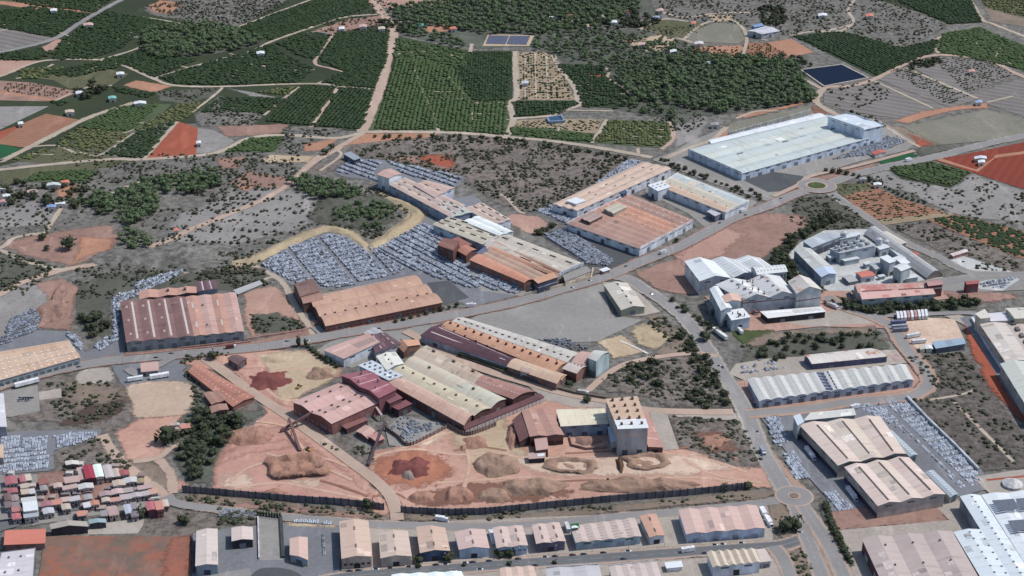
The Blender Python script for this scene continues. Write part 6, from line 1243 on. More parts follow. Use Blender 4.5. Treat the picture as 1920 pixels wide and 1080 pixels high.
yard([1468,852, 1490,848, 1518,900, 1492,906], (1468,870),(1500,866), 'white pallet stack in the middle roadside block', 'pallet stacks, middle roadside block', 6.5, 2, tis=[2,5,0])
yard([1545,925, 1565,922, 1600,955, 1570,962], (1545,940),(1580,935), 'white pallet stack in the lower roadside block by the roundabout', 'pallet stacks, lower roadside block', 6.5, 2, tis=[2,5,0])
yard([728,805, 755,784, 830,796, 765,832], (730,810),(790,790), 'loose pallet stack in the fenced lot below the tan complex', 'pallet stacks of the fenced lot', 6, 2, tis=[0,1,4], kp=.5)
yard([1380,700, 1385,685, 1430,675, 1500,690, 1450,702], (1385,700),(1450,690), 'pallet stack beside the blue walled hall', 'pallet stacks beside the blue walled hall', 8, 1, kp=.5)
yard([1835,538, 1850,527, 1905,522, 1880,542], (1835,538),(1900,528), 'small stack on the white lot by the red pavilion', 'stacks of the white lot', 6, 1)
yard([1000,640, 1060,636, 1105,655, 1075,660], (1000,640),(1090,652), 'dark metal frame stack behind the long cream hall', 'dark stacks behind the cream hall', 5, 2, tis=[1,4], kp=.6)
yard([1595,545, 1625,548, 1615,575, 1575,568], (1595,545),(1615,575), 'scattered pallet stack left of the pink and rust hall', 'stacks left of the pink and rust hall', 6, 1, kp=.5, tis=[1,4,0])
yard([412,958, 478,962, 478,972, 412,972], (412,960),(478,964), 'rubble stack in the small lot left of the cypress row', 'stacks left of the cypress row', 4, 1, kp=.6, tis=[1,4,0], s=2)
yard([548,975, 632,980, 632,986, 546,983], (548,978),(630,984), 'pale stone block stack above the grey yard', 'stone stacks above the grey yard', 6, 1, kp=.8, tis=[2], s=2.6)
yard([600,1003, 618,1003, 618,1045, 602,1045], (600,1003),(602,1045), 'blue grey stack beside the pink roofed filling hall', 'stacks beside the filling hall', 5, 1, tis=[1,4,0])
# the 300 of a kind that show largest stand alone, the rest is one mass
def topx(x, y):
    dep = y*cp + H*sp; return 960 + F*x/dep, 540 - F*(y*sp - H*cp)/dep
for kn, K_ in KIND.items():
    L = K_['inst']
    if not L: continue
    named = [i for i in L if i[8] is None]; L = [i for i in L if i[8] is not None]
    L.sort(key=lambda i: math.hypot(i[0], i[1])/i[3]**.6)
    near = named + L[:300-len(named)]; far = L[300-len(named):]
    cmesh = {}; tmesh = None
    def cm(ti):
        if ti not in cmesh:
            v, f = K_['crowns'][ti]; me = np_mesh(v, f, K_['part']); me.materials.append(K_['cm'][ti % len(K_['cm'])]); cmesh[ti] = me
        return cmesh[ti]
    if K_['trunk']: tv, tf = tri(K_['trunk']); tmesh = np_mesh(tv, tf, 'trunk'); tmesh.materials.append(M_BARK)
    if kn == 'pallet_stack': pm = {i: (lambda m_: m_)(np_mesh(*tri(PK[i][0]), 'pallet')) for i in range(6)}; [m_.materials.append(M_WOODP) for m_ in pm.values()]
    size = {}
    for i in near: size.setdefault(i[7], []).append(i)
    box = {}
    for k_, v_ in size.items():
        pp = [topx(i[0], i[1]) for i in v_]; box[k_] = (min(p[0] for p in pp), max(p[0] for p in pp), min(p[1] for p in pp), max(p[1] for p in pp))
    for (x, y, z, s, sz, rot, ti, lb, gp) in near:
        ti = int(ti); n_ = len(size[lb]); u_, v_ = topx(x, y)
        if kn in ('shrub', 'vine', 'orchard_tree') or n_ > 24:
            if kn in ('shrub', 'vine', 'orchard_tree'): x0, x1, y0, y1 = 0, 1920, 0, 1080
            else: x0, x1, y0, y1 = box[lb]
            big = kn in ('shrub', 'vine', 'orchard_tree'); C5 = ['far left', 'left', 'middle', 'right', 'far right']; nc_ = 5
            cw = C5[min(4, max(0, int((u_-x0)/max(1, x1-x0)*5)))]; rw = (['top', 'upper', 'middle', 'lower', 'bottom'] if big else ['far', 'middle', 'near'])
            rr = rw[min(len(rw)-1, max(0, int((v_-y0)/max(1, y1-y0)*len(rw))))]
            lb = lb + (', %s %s of the photo' % (rr, cw) if big else ', %s %s' % (rr, cw))
        if kn in ('shrub', 'vine'):
            o = bpy.data.objects.new(kn, cm(ti)); COL.objects.link(o)
        else:
            o = bpy.data.objects.new(kn, None); COL.objects.link(o)
            c = bpy.data.objects.new(K_['part'], cm(ti)); COL.objects.link(c); c.parent = o
            if tmesh: t = bpy.data.objects.new('trunk', tmesh); COL.objects.link(t); t.parent = o
            if kn == 'pallet_stack': t = bpy.data.objects.new('pallet', pm[ti]); COL.objects.link(t); t.parent = o
        o.location = (x, y, z); o.scale = (s, s, sz); o.rotation_euler = (0, 0, rot)
        setp(o, lb, K_['cat'], gp)
    if far:
        V, Fc, MI = merge(far, K_['ts']); me = np_mesh(V, Fc, kn, MI)
        nm, lb = {'pine_tree': ('pine_wood', 'far pine woods reading as one dark green mass'), 'broad_tree': ('far_trees', 'scattered dark bushy trees farther back'), 'shrub': ('scrub_bushes', 'low dusty shrubs dotted over the dry hillsides'),
            'orchard_tree': ('grove_trees', 'endless rows of citrus trees in the far groves'), 'vine': ('vine_rows', 'low vine rows in the far brown vineyards'), 'pallet_stack': ('pallet_rows', 'dense rows of grey wrapped pallets in the works yards')}[kn]
        o = link(nm, me, None, K_['cm'] + ([M_WOODP] if kn == 'pallet_stack' else [M_BARK] if K_['trunk'] else []))
        setp(o, lb, {'pallet_stack': 'pallets', 'shrub': 'scrub'}.get(kn, 'trees'), None, 'stuff')
    print(kn, len(L), len(near))
# ---------------- village houses ----------------
RED = ((178,78,84),(156,68,74)); CRIM = ((172,56,74),(156,50,66)); TERR = ((214,128,100),(194,110,88)); ROSE = ((206,170,158),(184,148,138)); CREAM = ((208,190,166),(188,170,148)); GREYH = ((156,152,154),(136,132,136)); DKB = ((108,82,82),(88,68,70)); WHT = ((220,224,224),(200,206,208)); TEAL = ((150,172,174),(134,156,160))
LAST = [None]
def H_(label, x0, y0, x1, y1, col, h=5, wall=(196,176,168), kind='g', n=1, cat='house', name='house', k=.13, sh=.28, r=None):
    x0 -= .4; x1 += .4; y0 -= .8; y1 += .5; col = tuple(tuple(int(v*.72+f*.28) for v, f in zip(t, random.choice(((150,134,128),(176,170,168),(200,198,198))))) for t in col) if cat == 'house' else col; kind = random.choice(('g','g','g','m','f')) if cat == 'house' and kind == 'g' else kind
    w_ = x1-x0; q = [x0,y0, x1,y0-k*w_, x1+(y1-y0)*sh,y1-k*w_, x0+(y1-y0)*sh,y1]
    LAST[0] = bld(name, label, cat, q, h, n, kind, r=r, roof=[col], wall=wall, doors=[(2,1,1.4,2.2,0,(70,56,54))], wins=[(2,3,1.1,1.2,h*.5,(62,64,76))] if h > 4 else None)
    if cat == 'house':
        for k_ in range(random.choice((1, 2, 2))):
            px_ = random.uniform(x0+1, x1-2); side = random.choice((-1, 1)); a_ = P(px_, (y1+1.0 if side > 0 else y0-1.6)-k*(px_-x0)); r_ = bpy.context.scene.objects; root_ = LAST[0]; c_ = a_ - root_.location; c_.z = 0
            mb = MB(); u_, v_ = random.uniform(1.6, 3.2), random.uniform(1.5, 2.6); h_ = random.uniform(2.2, 3.4); mb.box(c_.x-u_, c_.x+u_, c_.y-v_, c_.y+v_, 0, h_); mb.build('annex', wmat(random.choice(((170,150,142),(188,172,160),(150,120,112),(134,128,128),(196,190,186)))), root_)
V = 'in the village, '
HS = [('red flat roofed house at the upper left corner of the village', 8,896,29,908, RED), ('dull red roofed house below the upper left corner house of the village', 14,918,31,924, RED),
 ('dark brown roofed house in the left court of the village', 7,927,19,938, DKB), ('narrow brown house right of the dark brown house in the left court', 20,930,32,939, ((146,120,116),(120,98,96))),
 ('dark house at the lower left of the left court', 8,942,19,951, DKB), ('grey brown house at the lower right of the left court', 21,943,34,951, ((130,110,108),(110,92,92))),
 ('light red roofed house above the bright red one at the street, left', 22,953,36,959, ((200,116,110),(180,100,96))), ('bright red roofed house above the street at the lower left of the village', 22,965,37,973, ((206,92,98),(186,80,88))),
 ('small red and white house at the top of the second block', 36,893,45,903, RED), ('cream roofed house at the top of the second block beside the lane', 46,891,56,900, CREAM),
 ('beige house in the middle of the second block', 38,909,51,915, CREAM), ('tan house below the beige house of the second block', 39,919,52,926, ((214,186,158),(194,168,142))),
 ('small white topped house right of the tan house', 55,918,63,925, WHT), ('long white roofed house above the white hall', 40,935,66,941, WHT),
 ('rust roofed shed beside the vacant orange ground', 72,901,88,908, ((160,84,70),(140,74,62))), ('small grey house with a round tank, left of the pink L shaped roofs', 75,912,87,919, GREYH),
 ('pink roofed house among dark trees above the long grey lane', 100,908,115,914, ROSE), ('long pink stepped roof in the upper middle of the village', 120,896,146,905, ROSE),
 ('small pink roof left of the crimson hall', 145,878,155,888, ROSE), ('pale pink roofs squeezed left of the crimson hall', 148,891,160,899, ROSE),
 ('long pink roofed house with a dark maroon front wall', 117,913,143,918, ROSE), ('white roofed house with a dark maroon front wall', 146,910,173,917, WHT),
 ('pale rose roofed hall right of the bright white hall', 193,874,207,895, ((206,194,194),(190,178,180))), ('beige house between the rose roofed hall and the red yard', 212,880,221,893, CREAM),
 ('small red roofed house at the upper right corner of the village', 223,884,240,891, RED), ('tan roofed house below the beige house in the right block', 211,903,232,911, ((196,170,146),(176,150,130))),
 ('white roofed house with a dark brown front in the right block', 233,898,255,905, WHT), ('ochre roofed house at the lane in the right block', 256,899,268,905, ((160,134,84),(140,116,74))),
 ('long mauve red roofed house in the middle left of the village', 77,942,95,949, ((170,98,112),(150,86,100))), ('orange red roofed house joined to the mauve red one', 96,939,114,946, TERR),
 ('beige roofed house right of the orange red roof', 115,934,129,940, ROSE), ('pale grey roofed house left of the small dark garden', 131,933,148,939, ((196,192,192),(176,172,174))),
 ('small grey house with a white corner roof in the middle', 157,929,171,936, GREYH), ('orange roofed house by the cross lane in the middle', 168,941,184,947, TERR),
 ('white house left of the orange roofed one by the cross lane', 156,944,167,951, WHT), ('cream house with a grey front between the mauve roof and the white house', 115,947,130,955, CREAM),
 ('pink grey roofed house at the top of the cross lane', 186,924,208,930, ((182,150,152),(160,130,134))), ('cream roofed house below the pink grey one at the cross lane', 191,935,204,940, CREAM),
 ('rose roofed house right of the cross lane, upper', 210,919,228,926, ROSE), ('grey rose roofed house right of the upper rose roof', 229,917,247,923, ((186,170,166),(166,152,150))),
 ('long pink roofed house above the parked cars at the right', 258,913,283,918, ((200,160,156),(180,140,138))), ('coral roofed low house above the parked cars', 205,935,224,940, ((212,150,128),(190,132,114))),
 ('rose grey house right of the coral roofed one', 225,929,244,936, ((188,168,164),(168,150,148))), ('pale house with a white patch above the parked cars', 246,926,263,932, ((196,186,186),(176,168,170))),
 ('white and brown house left of the orange roof at the street end', 265,923,278,929, ((200,190,190),(150,120,120))), ('light orange roofed house at the right street end', 279,919,294,926, ((226,170,140),(206,150,124))),
 ('grey house with a white roof square below the mauve red roof', 80,955,99,963, ((190,188,196),(170,168,178))), ('small orange square house among dark trees', 144,960,159,967, TERR),
 ('grey house right of the dark tree group below the car row', 189,959,199,967, GREYH), ('rose and brown house below the car row', 201,951,217,966, ((206,168,160),(150,124,122))),
 ('blue grey roofed narrow house below the car row', 232,948,243,962, ((182,192,210),(160,172,190))), ('dark grey house right of the blue grey narrow house', 245,944,254,954, ((140,136,142),(120,116,122))),
 ('dark house with a small roof terrace at the village bottom', 245,960,257,968, ((110,102,108),(90,84,92)))]
for t in HS: H_(*t)
H_('crimson red roofed double house alone at the right end of the village', 273,943,289,956, ((190,76,88),(170,66,78)), 7, wall=(120,60,70))
H_('orange roofed wing between the two parts of the crimson house', 290,941,302,955, TERR, 7.5, wall=(160,90,90)); H_('cream house with a white terrace right of the crimson double house', 304,939,313,949, CREAM, 5)
H_('long crimson roofed hall at the top of the village', 156,875,173,897, CRIM, 7, name='hall', cat='hall', wall=(110,60,66), sh=.25); H_('bright white roofed hall right of the crimson hall', 174,873,188,894, ((226,240,232),(214,228,220)), 7, name='hall', cat='hall', sh=.28)
H_('big white roofed village hall beside the left lane', 43,943,68,958, WHT, 8, name='hall', cat='hall', sh=.15, kind='f'); H_('grey flat roofed block in front of the big white hall', 44,960,70,970, ((170,178,186),(150,158,166)), 6, name='hall', cat='hall', sh=.15, kind='f')
H_('long tan roofed shed with a dark front below the village', 94,984,162,991, ((176,166,154),(158,148,138)), 6, wall=(66,60,70), name='shed', cat='shed', k=.07); H_('teal grey roofed shed right of the long tan shed', 167,976,197,981, TEAL, 5, wall=(70,76,84), name='shed', cat='shed', k=.07)
H_('white roofed shed alone above the village', 123,866,146,871, ((214,206,198),(196,188,180)), 4, wall=(110,100,92), name='shed', cat='shed', k=.05)
H_('ruined orange roofed farmhouse in the thicket left of the quarry', 338,797,355,803, TERR, 5, name='farmhouse'); H_('tiny rose roofed hut left of the ruined farmhouse', 327,803,336,808, ROSE, 4, name='farmhouse')
# far farmhouses
FAR = [(1037,30,14,WHT,'white roofed farmhouse at the left of the far hamlet'), (1070,29,10,TERR,'orange roofed farmhouse in the upper left of the far hamlet'), (1078,38,14,WHT,'white farmhouse in the middle of the far hamlet'), (1098,48,14,ROSE,'rose roofed farmhouse at the lower middle of the far hamlet'),
 (1128,30,12,CREAM,'cream farmhouse at the upper right of the far hamlet'), (1140,20,12,ROSE,'pink farmhouse at the top of the far hamlet'), (1150,40,12,WHT,'white farmhouse at the right of the far hamlet'), (1176,22,10,RED,'red roofed farmhouse by the hamlet road'), (1230,32,12,((150,160,190),(130,140,170)),'blue grey shed at the bend of the far road'),
 (812,24,10,TERR,'bright orange roofed farmhouse alone in the top wood'), (788,46,12,((70,150,140),(60,130,120)),'small teal roofed pond house by the top wood'), (850,52,12,TERR,'long orange roofed farmhouse below the top wood'), (715,52,12,CREAM,'cream shed where the wide track meets the side track'), (680,48,14,ROSE,'rose roofed shed left of the wide track'), (640,52,10,WHT,'white hut at the track left of the wide one'),
 (150,173,16,WHT,'white roofed farm shed left of the big round tree'), (262,192,22,WHT,'white and blue farm shed beside the groves'), (210,182,14,((120,190,180),(100,170,160)),'aqua covered pool house by the track'), (130,208,16,CREAM,'cream farmhouse above the ploughed field'), (38,230,9,WHT,'small white tower hut at the field track'), (372,266,8,WHT,'tiny white hut beside the bright red soil field'),
 (225,137,14,WHT,'white sheds beside the olive field'), (305,66,14,ROSE,'rose farmhouse left of the oval wood'), (165,45,18,ROSE,'pink and white farmhouse by the far left road'), (488,98,14,WHT,'white farmhouse at the right of the oval wood'), (100,18,12,WHT,'pale hut near the top left corner'),
 (2,352,14,WHT,'white roofed farmhouse at the left edge, upper'), (100,345,26,((200,208,204),(180,190,186)),'long pale roofed farmhouse beneath the small grove'), (122,340,14,TERR,'orange roofed farmhouse beneath the small grove'), (60,358,18,ROSE,'mauve roofed farmhouse among trees at the left'), (12,366,14,WHT,'white farmhouse at the left edge, lower'), (6,376,12,((206,150,150),(186,130,130)),'pink roofed farmhouse at the left edge'), (112,380,18,WHT,'white farmhouse beside the orange yard'), (96,386,16,((130,160,200),(110,140,180)),'blue covered terrace by the orange yard'), (318,329,14,TERR,'orange roofed farmhouse above the left hillside wood'),
 (330,430,8,TERR,'small red hut by the diagonal hill track'), (1542,27,16,WHT,'white farmhouse on the far right hill'), (1630,28,14,TERR,'orange roofed farmhouse on the far right hill'), (1300,42,8,TERR,'orange hut by the tan clearing'), (1310,80,16,((210,206,200),(190,186,180)),'long pale greenhouse beside the far orange field'), (1330,117,12,((190,200,216),(170,180,196)),'small pale hut below the far orange field'), (1205,82,16,ROSE,'rose farmhouse on the tan hill lot'), (1262,95,12,WHT,'white farmhouse at the right of the tan hill lot'),
 (984,154,12,((190,196,204),(170,176,186)),'small grey pump house in the tan grove'), (1835,190,12,((150,170,200),(130,150,180)),'blue roofed hut on the orange bank'), (1838,295,22,((206,212,220),(186,192,200)),'white farm shed between the two red soil fields'), (1840,302,12,WHT,'white hut just below the farm shed of the red soil fields'), (1645,344,14,WHT,'ruined white farmhouse beside the orange fields'), (1618,334,12,GREYH,'grey ruined hut left of the ruined white farmhouse'), (1238,18,10,ROSE,'pink farmhouse beside the far road, top'), (1340,232,14,GREYH,'grey hut by the track above the giant warehouse'), (1822,132,10,((200,150,140),(180,130,120)),'pink hut in the far grey field')]
for x, y, w_, c, lb in FAR:
    bld('farmhouse', lb, 'farmhouse', [x-w_/2,y-1.2, x+w_/2,y-2.2, x+w_/2+1,y+2.2, x-w_/2+1,y+3], 4.5, 1, 'g', roof=[c], wall=(196,186,178), doors=[(2,1,1.6,2.3,0,(80,66,60))])
# ---------------- fences and walls ----------------
def fence(label, pts, h, seg, pm, post=True, name='panel_fence', cat='fence', t=.35):
    W = [P(*p) for p in smooth_pts(pts, False, 6)]; org = W[0].copy(); root = empty(name, org, label, cat)
    acc = [W[0]]; 
    for a, b in zip(W, W[1:]):
        L = (b-a).length; k = max(1, int(L/seg)); acc += [a.lerp(b, (j+1)/k) for j in range(k)]
    if len(acc) > 98: acc = acc[::2] + [acc[-1]]
    for a, b in zip(acc, acc[1:]):
        mb = MB(); hh = h*random.uniform(.96, 1.03); d = (b-a).normalized()*.25; mb.wallseg(a+d-org, b-d-org, t, 0.0, hh); mb.build('panel', pm, root)
    if post:
        for a in acc: mb = MB(); mb.wallseg(a-Vector((.25,0,0))-org, a+Vector((.25,0,0))-org, .6, 0, h+.5); mb.build('post', pmat('dark_post', (66,62,68)), root)
    return root
FP = pmat('fence_panel', (112,106,112), .8, .2, .25); FP2 = pmat('rusty_fence_panel', (124,96,90), .8, .3, .1)
fence('tall dark panel fence along the lower edge of the left quarry', [(343,923),(400,928),(480,935),(560,942),(640,947),(720,957)], 5.5, 5.5, FP)
fence('long tall dark panel fence along the lower edge of the right quarry', [(752,962),(830,966),(900,965),(960,960),(1060,950),(1160,940),(1260,932),(1340,924),(1395,918)], 5.5, 7.5, FP)
fence('brown panel fence around the fenced lot below the tan complex', [(722,806),(745,822),(765,838),(800,824),(838,804)], 3.5, 5, pmat('brown_panel', (140,112,106)))
fence('brown panel fence along the foot of the tan complex', [(838,800),(872,818),(900,812),(930,800)], 4, 5, pmat('brown_panel', (140,112,106)))
def wall_(label, pts, h=2.2, c=(190,184,178), t=.8):
    W = [P(*p) for p in pts]; org = W[0].copy(); mb = MB()
    vs = []; fs = []
    for i, p in enumerate(W):
        a = W[max(0,i-1)]; b = W[min(len(W)-1,i+1)]; d = (b-a).normalized(); nr = Vector((-d.y, d.x, 0))*t/2
        for z, s in ((0,-1),(0,1),(h,1),(h,-1)): q = p-org+nr*s; vs.append((q.x, q.y, z))
    for i in range(len(W)-1):
        for j in range(4): a = 4*i+j; b = 4*i+(j+1)%4; fs.append((a, b, b+4, a+4))
    fs += [(3,2,1,0), tuple(4*(len(W)-1)+k for k in range(4))]
    o = link('boundary_wall', mesh(vs, fs, 'w'), None, wmat(c)); o.location = org; setp(o, label, 'wall'); return o
wall_('long grey boundary wall between the pallet yard and the scrub at the right', [(1700,748),(1740,790),(1790,838),(1834,884)], 3, (176,180,188), 1.6)
wall_('pale wall under the red earth strip at the right edge', [(1822,600),(1850,650),(1890,712),(1930,770)], 3, (206,204,206), 2)
wall_('low pink wall in front of the rusty brown hall by the road', [(234,669),(300,663),(400,652),(470,642)], 1.6, (186,130,116))
wall_('low brick wall closing the pink lot beside the dirt road', [(340,654),(420,645),(470,636),(560,622),(583,616)], 1.6, (184,134,122))
wall_('white edged wall along the long grey lot, left side', [(484,972),(486,1050)], 2, (190,186,188)); wall_('dark hedge wall along the long grey lot, right side', [(527,973),(531,1048)], 2.2, (66,70,64), 2)
wall_('dark long wall at the foot of the orange field, bottom left', [(361,1005),(362,1075)], 2.5, (90,80,84)); wall_('roadside wall of the central works', [(985,556),(1050,540),(1108,524),(1112,508)], 3.5, (206,186,160))
wall_('curved hedge between the two diagonal factory lanes', [(868,670),(920,688),(960,704),(1020,722),(1080,738),(1140,748),(1195,754)], 2.6, (104,96,82), 5)
wall_('dark green hedge below the maroon hall', [(862,668),(900,680),(945,696),(962,700)], 4, (48,60,44), 5)
wall_('straight pale concrete channel across the tan lots', [(1162,640),(1190,652),(1214,664)], .8, (206,198,184), 2)
wall_('concrete wall on the far side of the giant white warehouse', [(1366,254),(1440,234),(1520,211)], 4, (176,176,166), 1)
wall_('low brown wall of the quarry works clay bay', [(1068,822),(1072,838),(1100,845),(1138,842)], 2.5, (140,104,96), 1)
# ---------------- vehicles ----------------
M_TYRE = pmat('tyre', (40,40,42)); M_GLASS = pmat('vehicle_glass', (46,52,62), .2)
def wheels(root, xs, y, r=.5, w_=.3):
    for x in xs:
        for s in (-1, 1):
            mb = MB(); n = 10; b0 = len(mb.v)
            for yy in (y*s-w_/2, y*s+w_/2):
                for i in range(n): a = 2*math.pi*i/n; mb.v.append(Vector((x+r*math.cos(a), yy, r+r*math.sin(a))))
            for i in range(n): j = (i+1)%n; mb.f.append((i, j, n+j, n+i))
            mb.f += [tuple(range(n)), tuple(range(2*n-1, n-1, -1))]; mb.build('wheel', M_TYRE, root)
def trailer(label, px, py, qx, qy, col=(226,228,230), L=None, group=None, cab=False, z=0.0, wd=2.6):
    a, b = P(px, py), P(qx, qy); c = (a+b)/2; d = b-a; L = L or max(7, min(20, d.length))
    root = empty('truck' if cab else 'trailer', (c.x, c.y, .15), label, 'truck' if cab else 'trailer', group, math.atan2(d.y, d.x))
    mb = MB(); mb.box(-L/2, L/2 - (2.6 if cab else 0), -wd/2, wd/2, 1.2, 4.0); mb.build('cargo_box', pmat('box_paint', col, .5), root)
    mb = MB(); mb.box(-L/2+.2, L/2-.4, -wd/2+.5, wd/2-.5, .8, 1.18); mb.build('chassis', pmat('chassis_steel', (60,60,66)), root)
    if cab:
        mb = MB(); x = L/2; mb.hexa([(x-2.4,-1.2,.5),(x,-1.2,.5),(x,1.2,.5),(x-2.4,1.2,.5),(x-2.4,-1.2,3.2),(x-.4,-1.15,3.2),(x-.4,1.15,3.2),(x-2.4,1.2,3.2)]); cb = mb.build('cab', pmat('cab_paint', (206,208,212), .4), root)
        mb = MB(); mb.box(x-.34, x-.1, -1.0, 1.0, 1.9, 2.8); mb.build('windscreen', M_GLASS, cb)
    wheels(root, [-L/2+1.2, -L/2+2.6] + ([L/2-1.4] if cab else [L/2-2]), wd/2-.2)
    return root
for k in range(9): trailer('truck trailer side by side in the row of nine at the trailer park', 1684+k*6.6, 603-k*.55, 1682.5+k*6.6, 593.5-k*.5, (222,222,224) if k not in (3,5) else (196,140,132), 13.5, 'trailers in the row of nine at the trailer park', wd=2.2)
for i, (y, c, lb) in enumerate([(609,(96,104,140),'navy trailer, highest at the left of the trailer park'), (617,(150,160,172),'silver tanker like trailer below the navy one'), (623,(120,124,134),'thin flatbed trailer below the silver one')]): trailer(lb, 1674+i*2, y+1, 1694+i*2, y-.5, c, 13)
trailer('pale empty trailer standing across the trailer park', 1701, 636, 1722, 632, (206,210,214), 13); trailer('white trailer above the small cream hut', 1712, 646, 1732, 644, (210,212,216), 12)
trailer('long white trailer parked beside the main road at the left', 33,727, 69,718, (232,232,234), 19, wd=3); trailer('white trailer on the left in the lot below the gatehouse', 242,717, 266,713, (222,224,226), 12); trailer('white trailer on the right in the lot below the gatehouse', 284,712, 315,707, (232,234,236), 15, wd=3.4)
trailer('truck driving down the yard left of the upper striped warehouse', 1512,846, 1526,864, (206,208,212), 16, cab=True); trailer('truck driving down the yard left of the lower striped warehouse', 1590,922, 1604,940, (206,208,212), 16, cab=True)
trailer('bright white truck beside the large pink warehouse, upper', 1427,959, 1436,975, (240,242,244), None, cab=True, wd=3.2); trailer('bright white truck beside the large pink warehouse, lower', 1437,976, 1447,992, (240,242,244), None, cab=True, wd=3.2)
trailer('grey truck standing in the pink works yard', 1555,575, 1567,580, (196,190,190), 12, cab=True); trailer('dark truck next to the grey truck in the pink works yard', 1549,571, 1559,575, (150,120,116), 10, cab=True)
trailer('long thin white container on the grass left of the scrub', 1332,617, 1368,644, (226,224,216), 20, wd=3); trailer('short white container on the lawn of the tile works', 1385,622, 1391,629, (222,222,218), 8)
trailer('small white lorry under the wall of the pale pink shed', 662,674, 671,671, (190,196,216), 8, cab=True); trailer('white container beside the pink beige warehouse', 921,1000, 929,1026, (216,218,224), 14, wd=4); trailer('white van like box on the bottom street lot edge', 1283,1037, 1296,1035, (222,222,224), 9)
trailer('white lorry on the verge above the bottom row', 822,977, 836,979, (226,230,232), 9, cab=True); trailer('pale lorry beside the ribbed five gabled warehouse', 1062,990, 1066,1000, (206,206,208), 9)
proto = None
def car(label, px, py, ang, col, group):
    global proto
    if proto is None:
        r = bpy.data.objects.new('parked_car', None); COL.objects.link(r)
        mb = MB(); L = 2.15
        mb.hexa([(-L,-.85,.35),(L,-.85,.35),(L,.85,.35),(-L,.85,.35),(-L,-.82,.95),(L-.1,-.8,.85),(L-.1,.8,.85),(-L,.82,.95)]); mb.build('body', None, r)
        mb = MB(); mb.hexa([(-1.7,-.78,.93),(1.1,-.78,.9),(1.1,.78,.9),(-1.7,.78,.93),(-1.3,-.62,1.45),(.4,-.62,1.45),(.4,.62,1.45),(-1.3,.62,1.45)]); mb.build('cabin', M_GLASS, r)
        wheels(r, (-1.35, 1.35), .78, .32, .22); proto = r; o = r
    else:
        o = proto.copy(); COL.objects.link(o)
        for ch in proto.children: c = ch.copy(); COL.objects.link(c); c.parent = o
    for ch in o.children:
        if ch.name.startswith('body'):
            ch.data = ch.data.copy(); ch.data.materials.clear(); ch.data.materials.append(pmat('car_paint', col, .35, .05))
    p = P(px, py); o.location = (p.x, p.y, .16); o.rotation_euler = (0, 0, ang); setp(o, label, 'car', group)
CC = [(60,62,68),(210,212,214),(150,152,156),(96,40,44),(52,64,96),(226,228,230),(84,86,90)]
a_ = wdir(960,1057,1154,1044)
for k in range(46):
    x = 640+k*17.5+random.uniform(-5,5)
    if random.random() < .75:
        y = 1051 + (960-x)*.072 + (0 if k % 3 else 14.5); car('small car parked along the bottom street' , x, y, a_, random.choice(CC), 'cars parked along the bottom street')
av = wdir(100,964,290,928)
for k in range(34):
    if random.random() < .85: x = 84+k*6.1; car('small car in the nose in parking row of the village street', x, 963-(x-84)*.165-2, av+1.2, random.choice(CC), 'cars parked along the village street')
for k in range(8): car('small car parked on the street at the lower left of the village', 4+k*5, 979-k*.7, av, random.choice(CC), 'cars on the lower left village street')
for k in range(12): car('small car in the row before the cream ribbed white fronted warehouse', 1342+k*4.6, 1077-k*.35, 1.3, random.choice(CC), 'cars before the cream ribbed warehouse')
for k in range(9): car('dark car in the cluster on the lot at the left edge', 38+(k%5)*5, 748+(k//5)*4, .8, random.choice(CC[:3]), 'cars on the left edge lot')
for k in range(10): car('car parked below the long blue windowed orange warehouse', 60+k*9, 705-k*2.1, .2, random.choice(CC), 'cars below the orange warehouse')
for x, y, lb in [(650,617,'single car on the main road left of the barrel vaulted hall'), (1105,528,'car on the main road near the fork'), (1348,688,'car on the curving road near the bend'), (1500,1000,'car on the left carriageway below the lower roundabout')]: car(lb, x, y, .3, (206,208,212), None)
# ---------------- quarry mounds, banks ----------------
from mathutils import noise as mnoise
def mound(name, label, cx, cy, rx, ry, h, mat, rim=0.0, flat=.35, seed=0, cat='soil heap', rough=.16, kind=None):
    h *= .78; c = P(cx, cy); ex = (P(cx+rx, cy)-c).length; ey = abs(P(cx, cy-ry).y-c.y); N = 56; M = 16; vs = []; fs = []; sd_ = cx*.37
    nz_ = lambda x, y, f, k: mnoise.noise(Vector((x*f+sd_, y*f-sd_, k)))
    for j in range(M+1):
        t = j/M; z = h if t < flat else h*(.5+.5*math.cos(math.pi*(t-flat)/(1-flat)))
        if rim: z = h*(1-rim) if t < .5 else (h*(1-rim+rim*math.sin(math.pi/2*(t-.5)/.2)) if t < .7 else h*math.cos(math.pi/2*(t-.7)/.3)**.8)
        for i in range(N if j else 1):
            a = 2*math.pi*i/N; ca, sa = math.cos(a), math.sin(a); sq = 1 + .12*abs(math.sin(2*a)); w_ = sq*(1 + rough*2.4*nz_(ca, sa, 1.3, 1) + rough*.6*nz_(ca, sa, 3, 2))
            x, y = ca*ex*t*w_, sa*ey*t*w_; zz = z*(1+.5*nz_(x, y, .09, 3)) + h*(.34*nz_(x, y, .16, 4) + .10*nz_(x, y, .45, 5))*(1 if 0 < j < M-1 else 0)
            vs.append((x, y, -.1 if j == M else max(zz, .0)))
    for i in range(N): fs.append((0, 1+i, 1+(i+1)%N))
    for j in range(M-1):
        for i in range(N): a = 1+j*N+i; b = 1+j*N+(i+1)%N; fs.append((a, a+N, b+N, b))
    me = mesh(vs, fs, name); set_sd(me, [5] + [(1-j/M)*12-1.2 for j in range(1, M+1) for i in range(N)]); o = link(name, me, None, soft(mat)); o.location = c; setp(o, label, cat if not kind else None, None, kind); return o
MUDR = gmat('red_spoil_heap', (176,130,112), (152,108,94), (120,84,74), .04, .14); MUDB = gmat('tan_spoil_heap', (170,136,118), (142,112,98), (108,84,74), .04, .14)
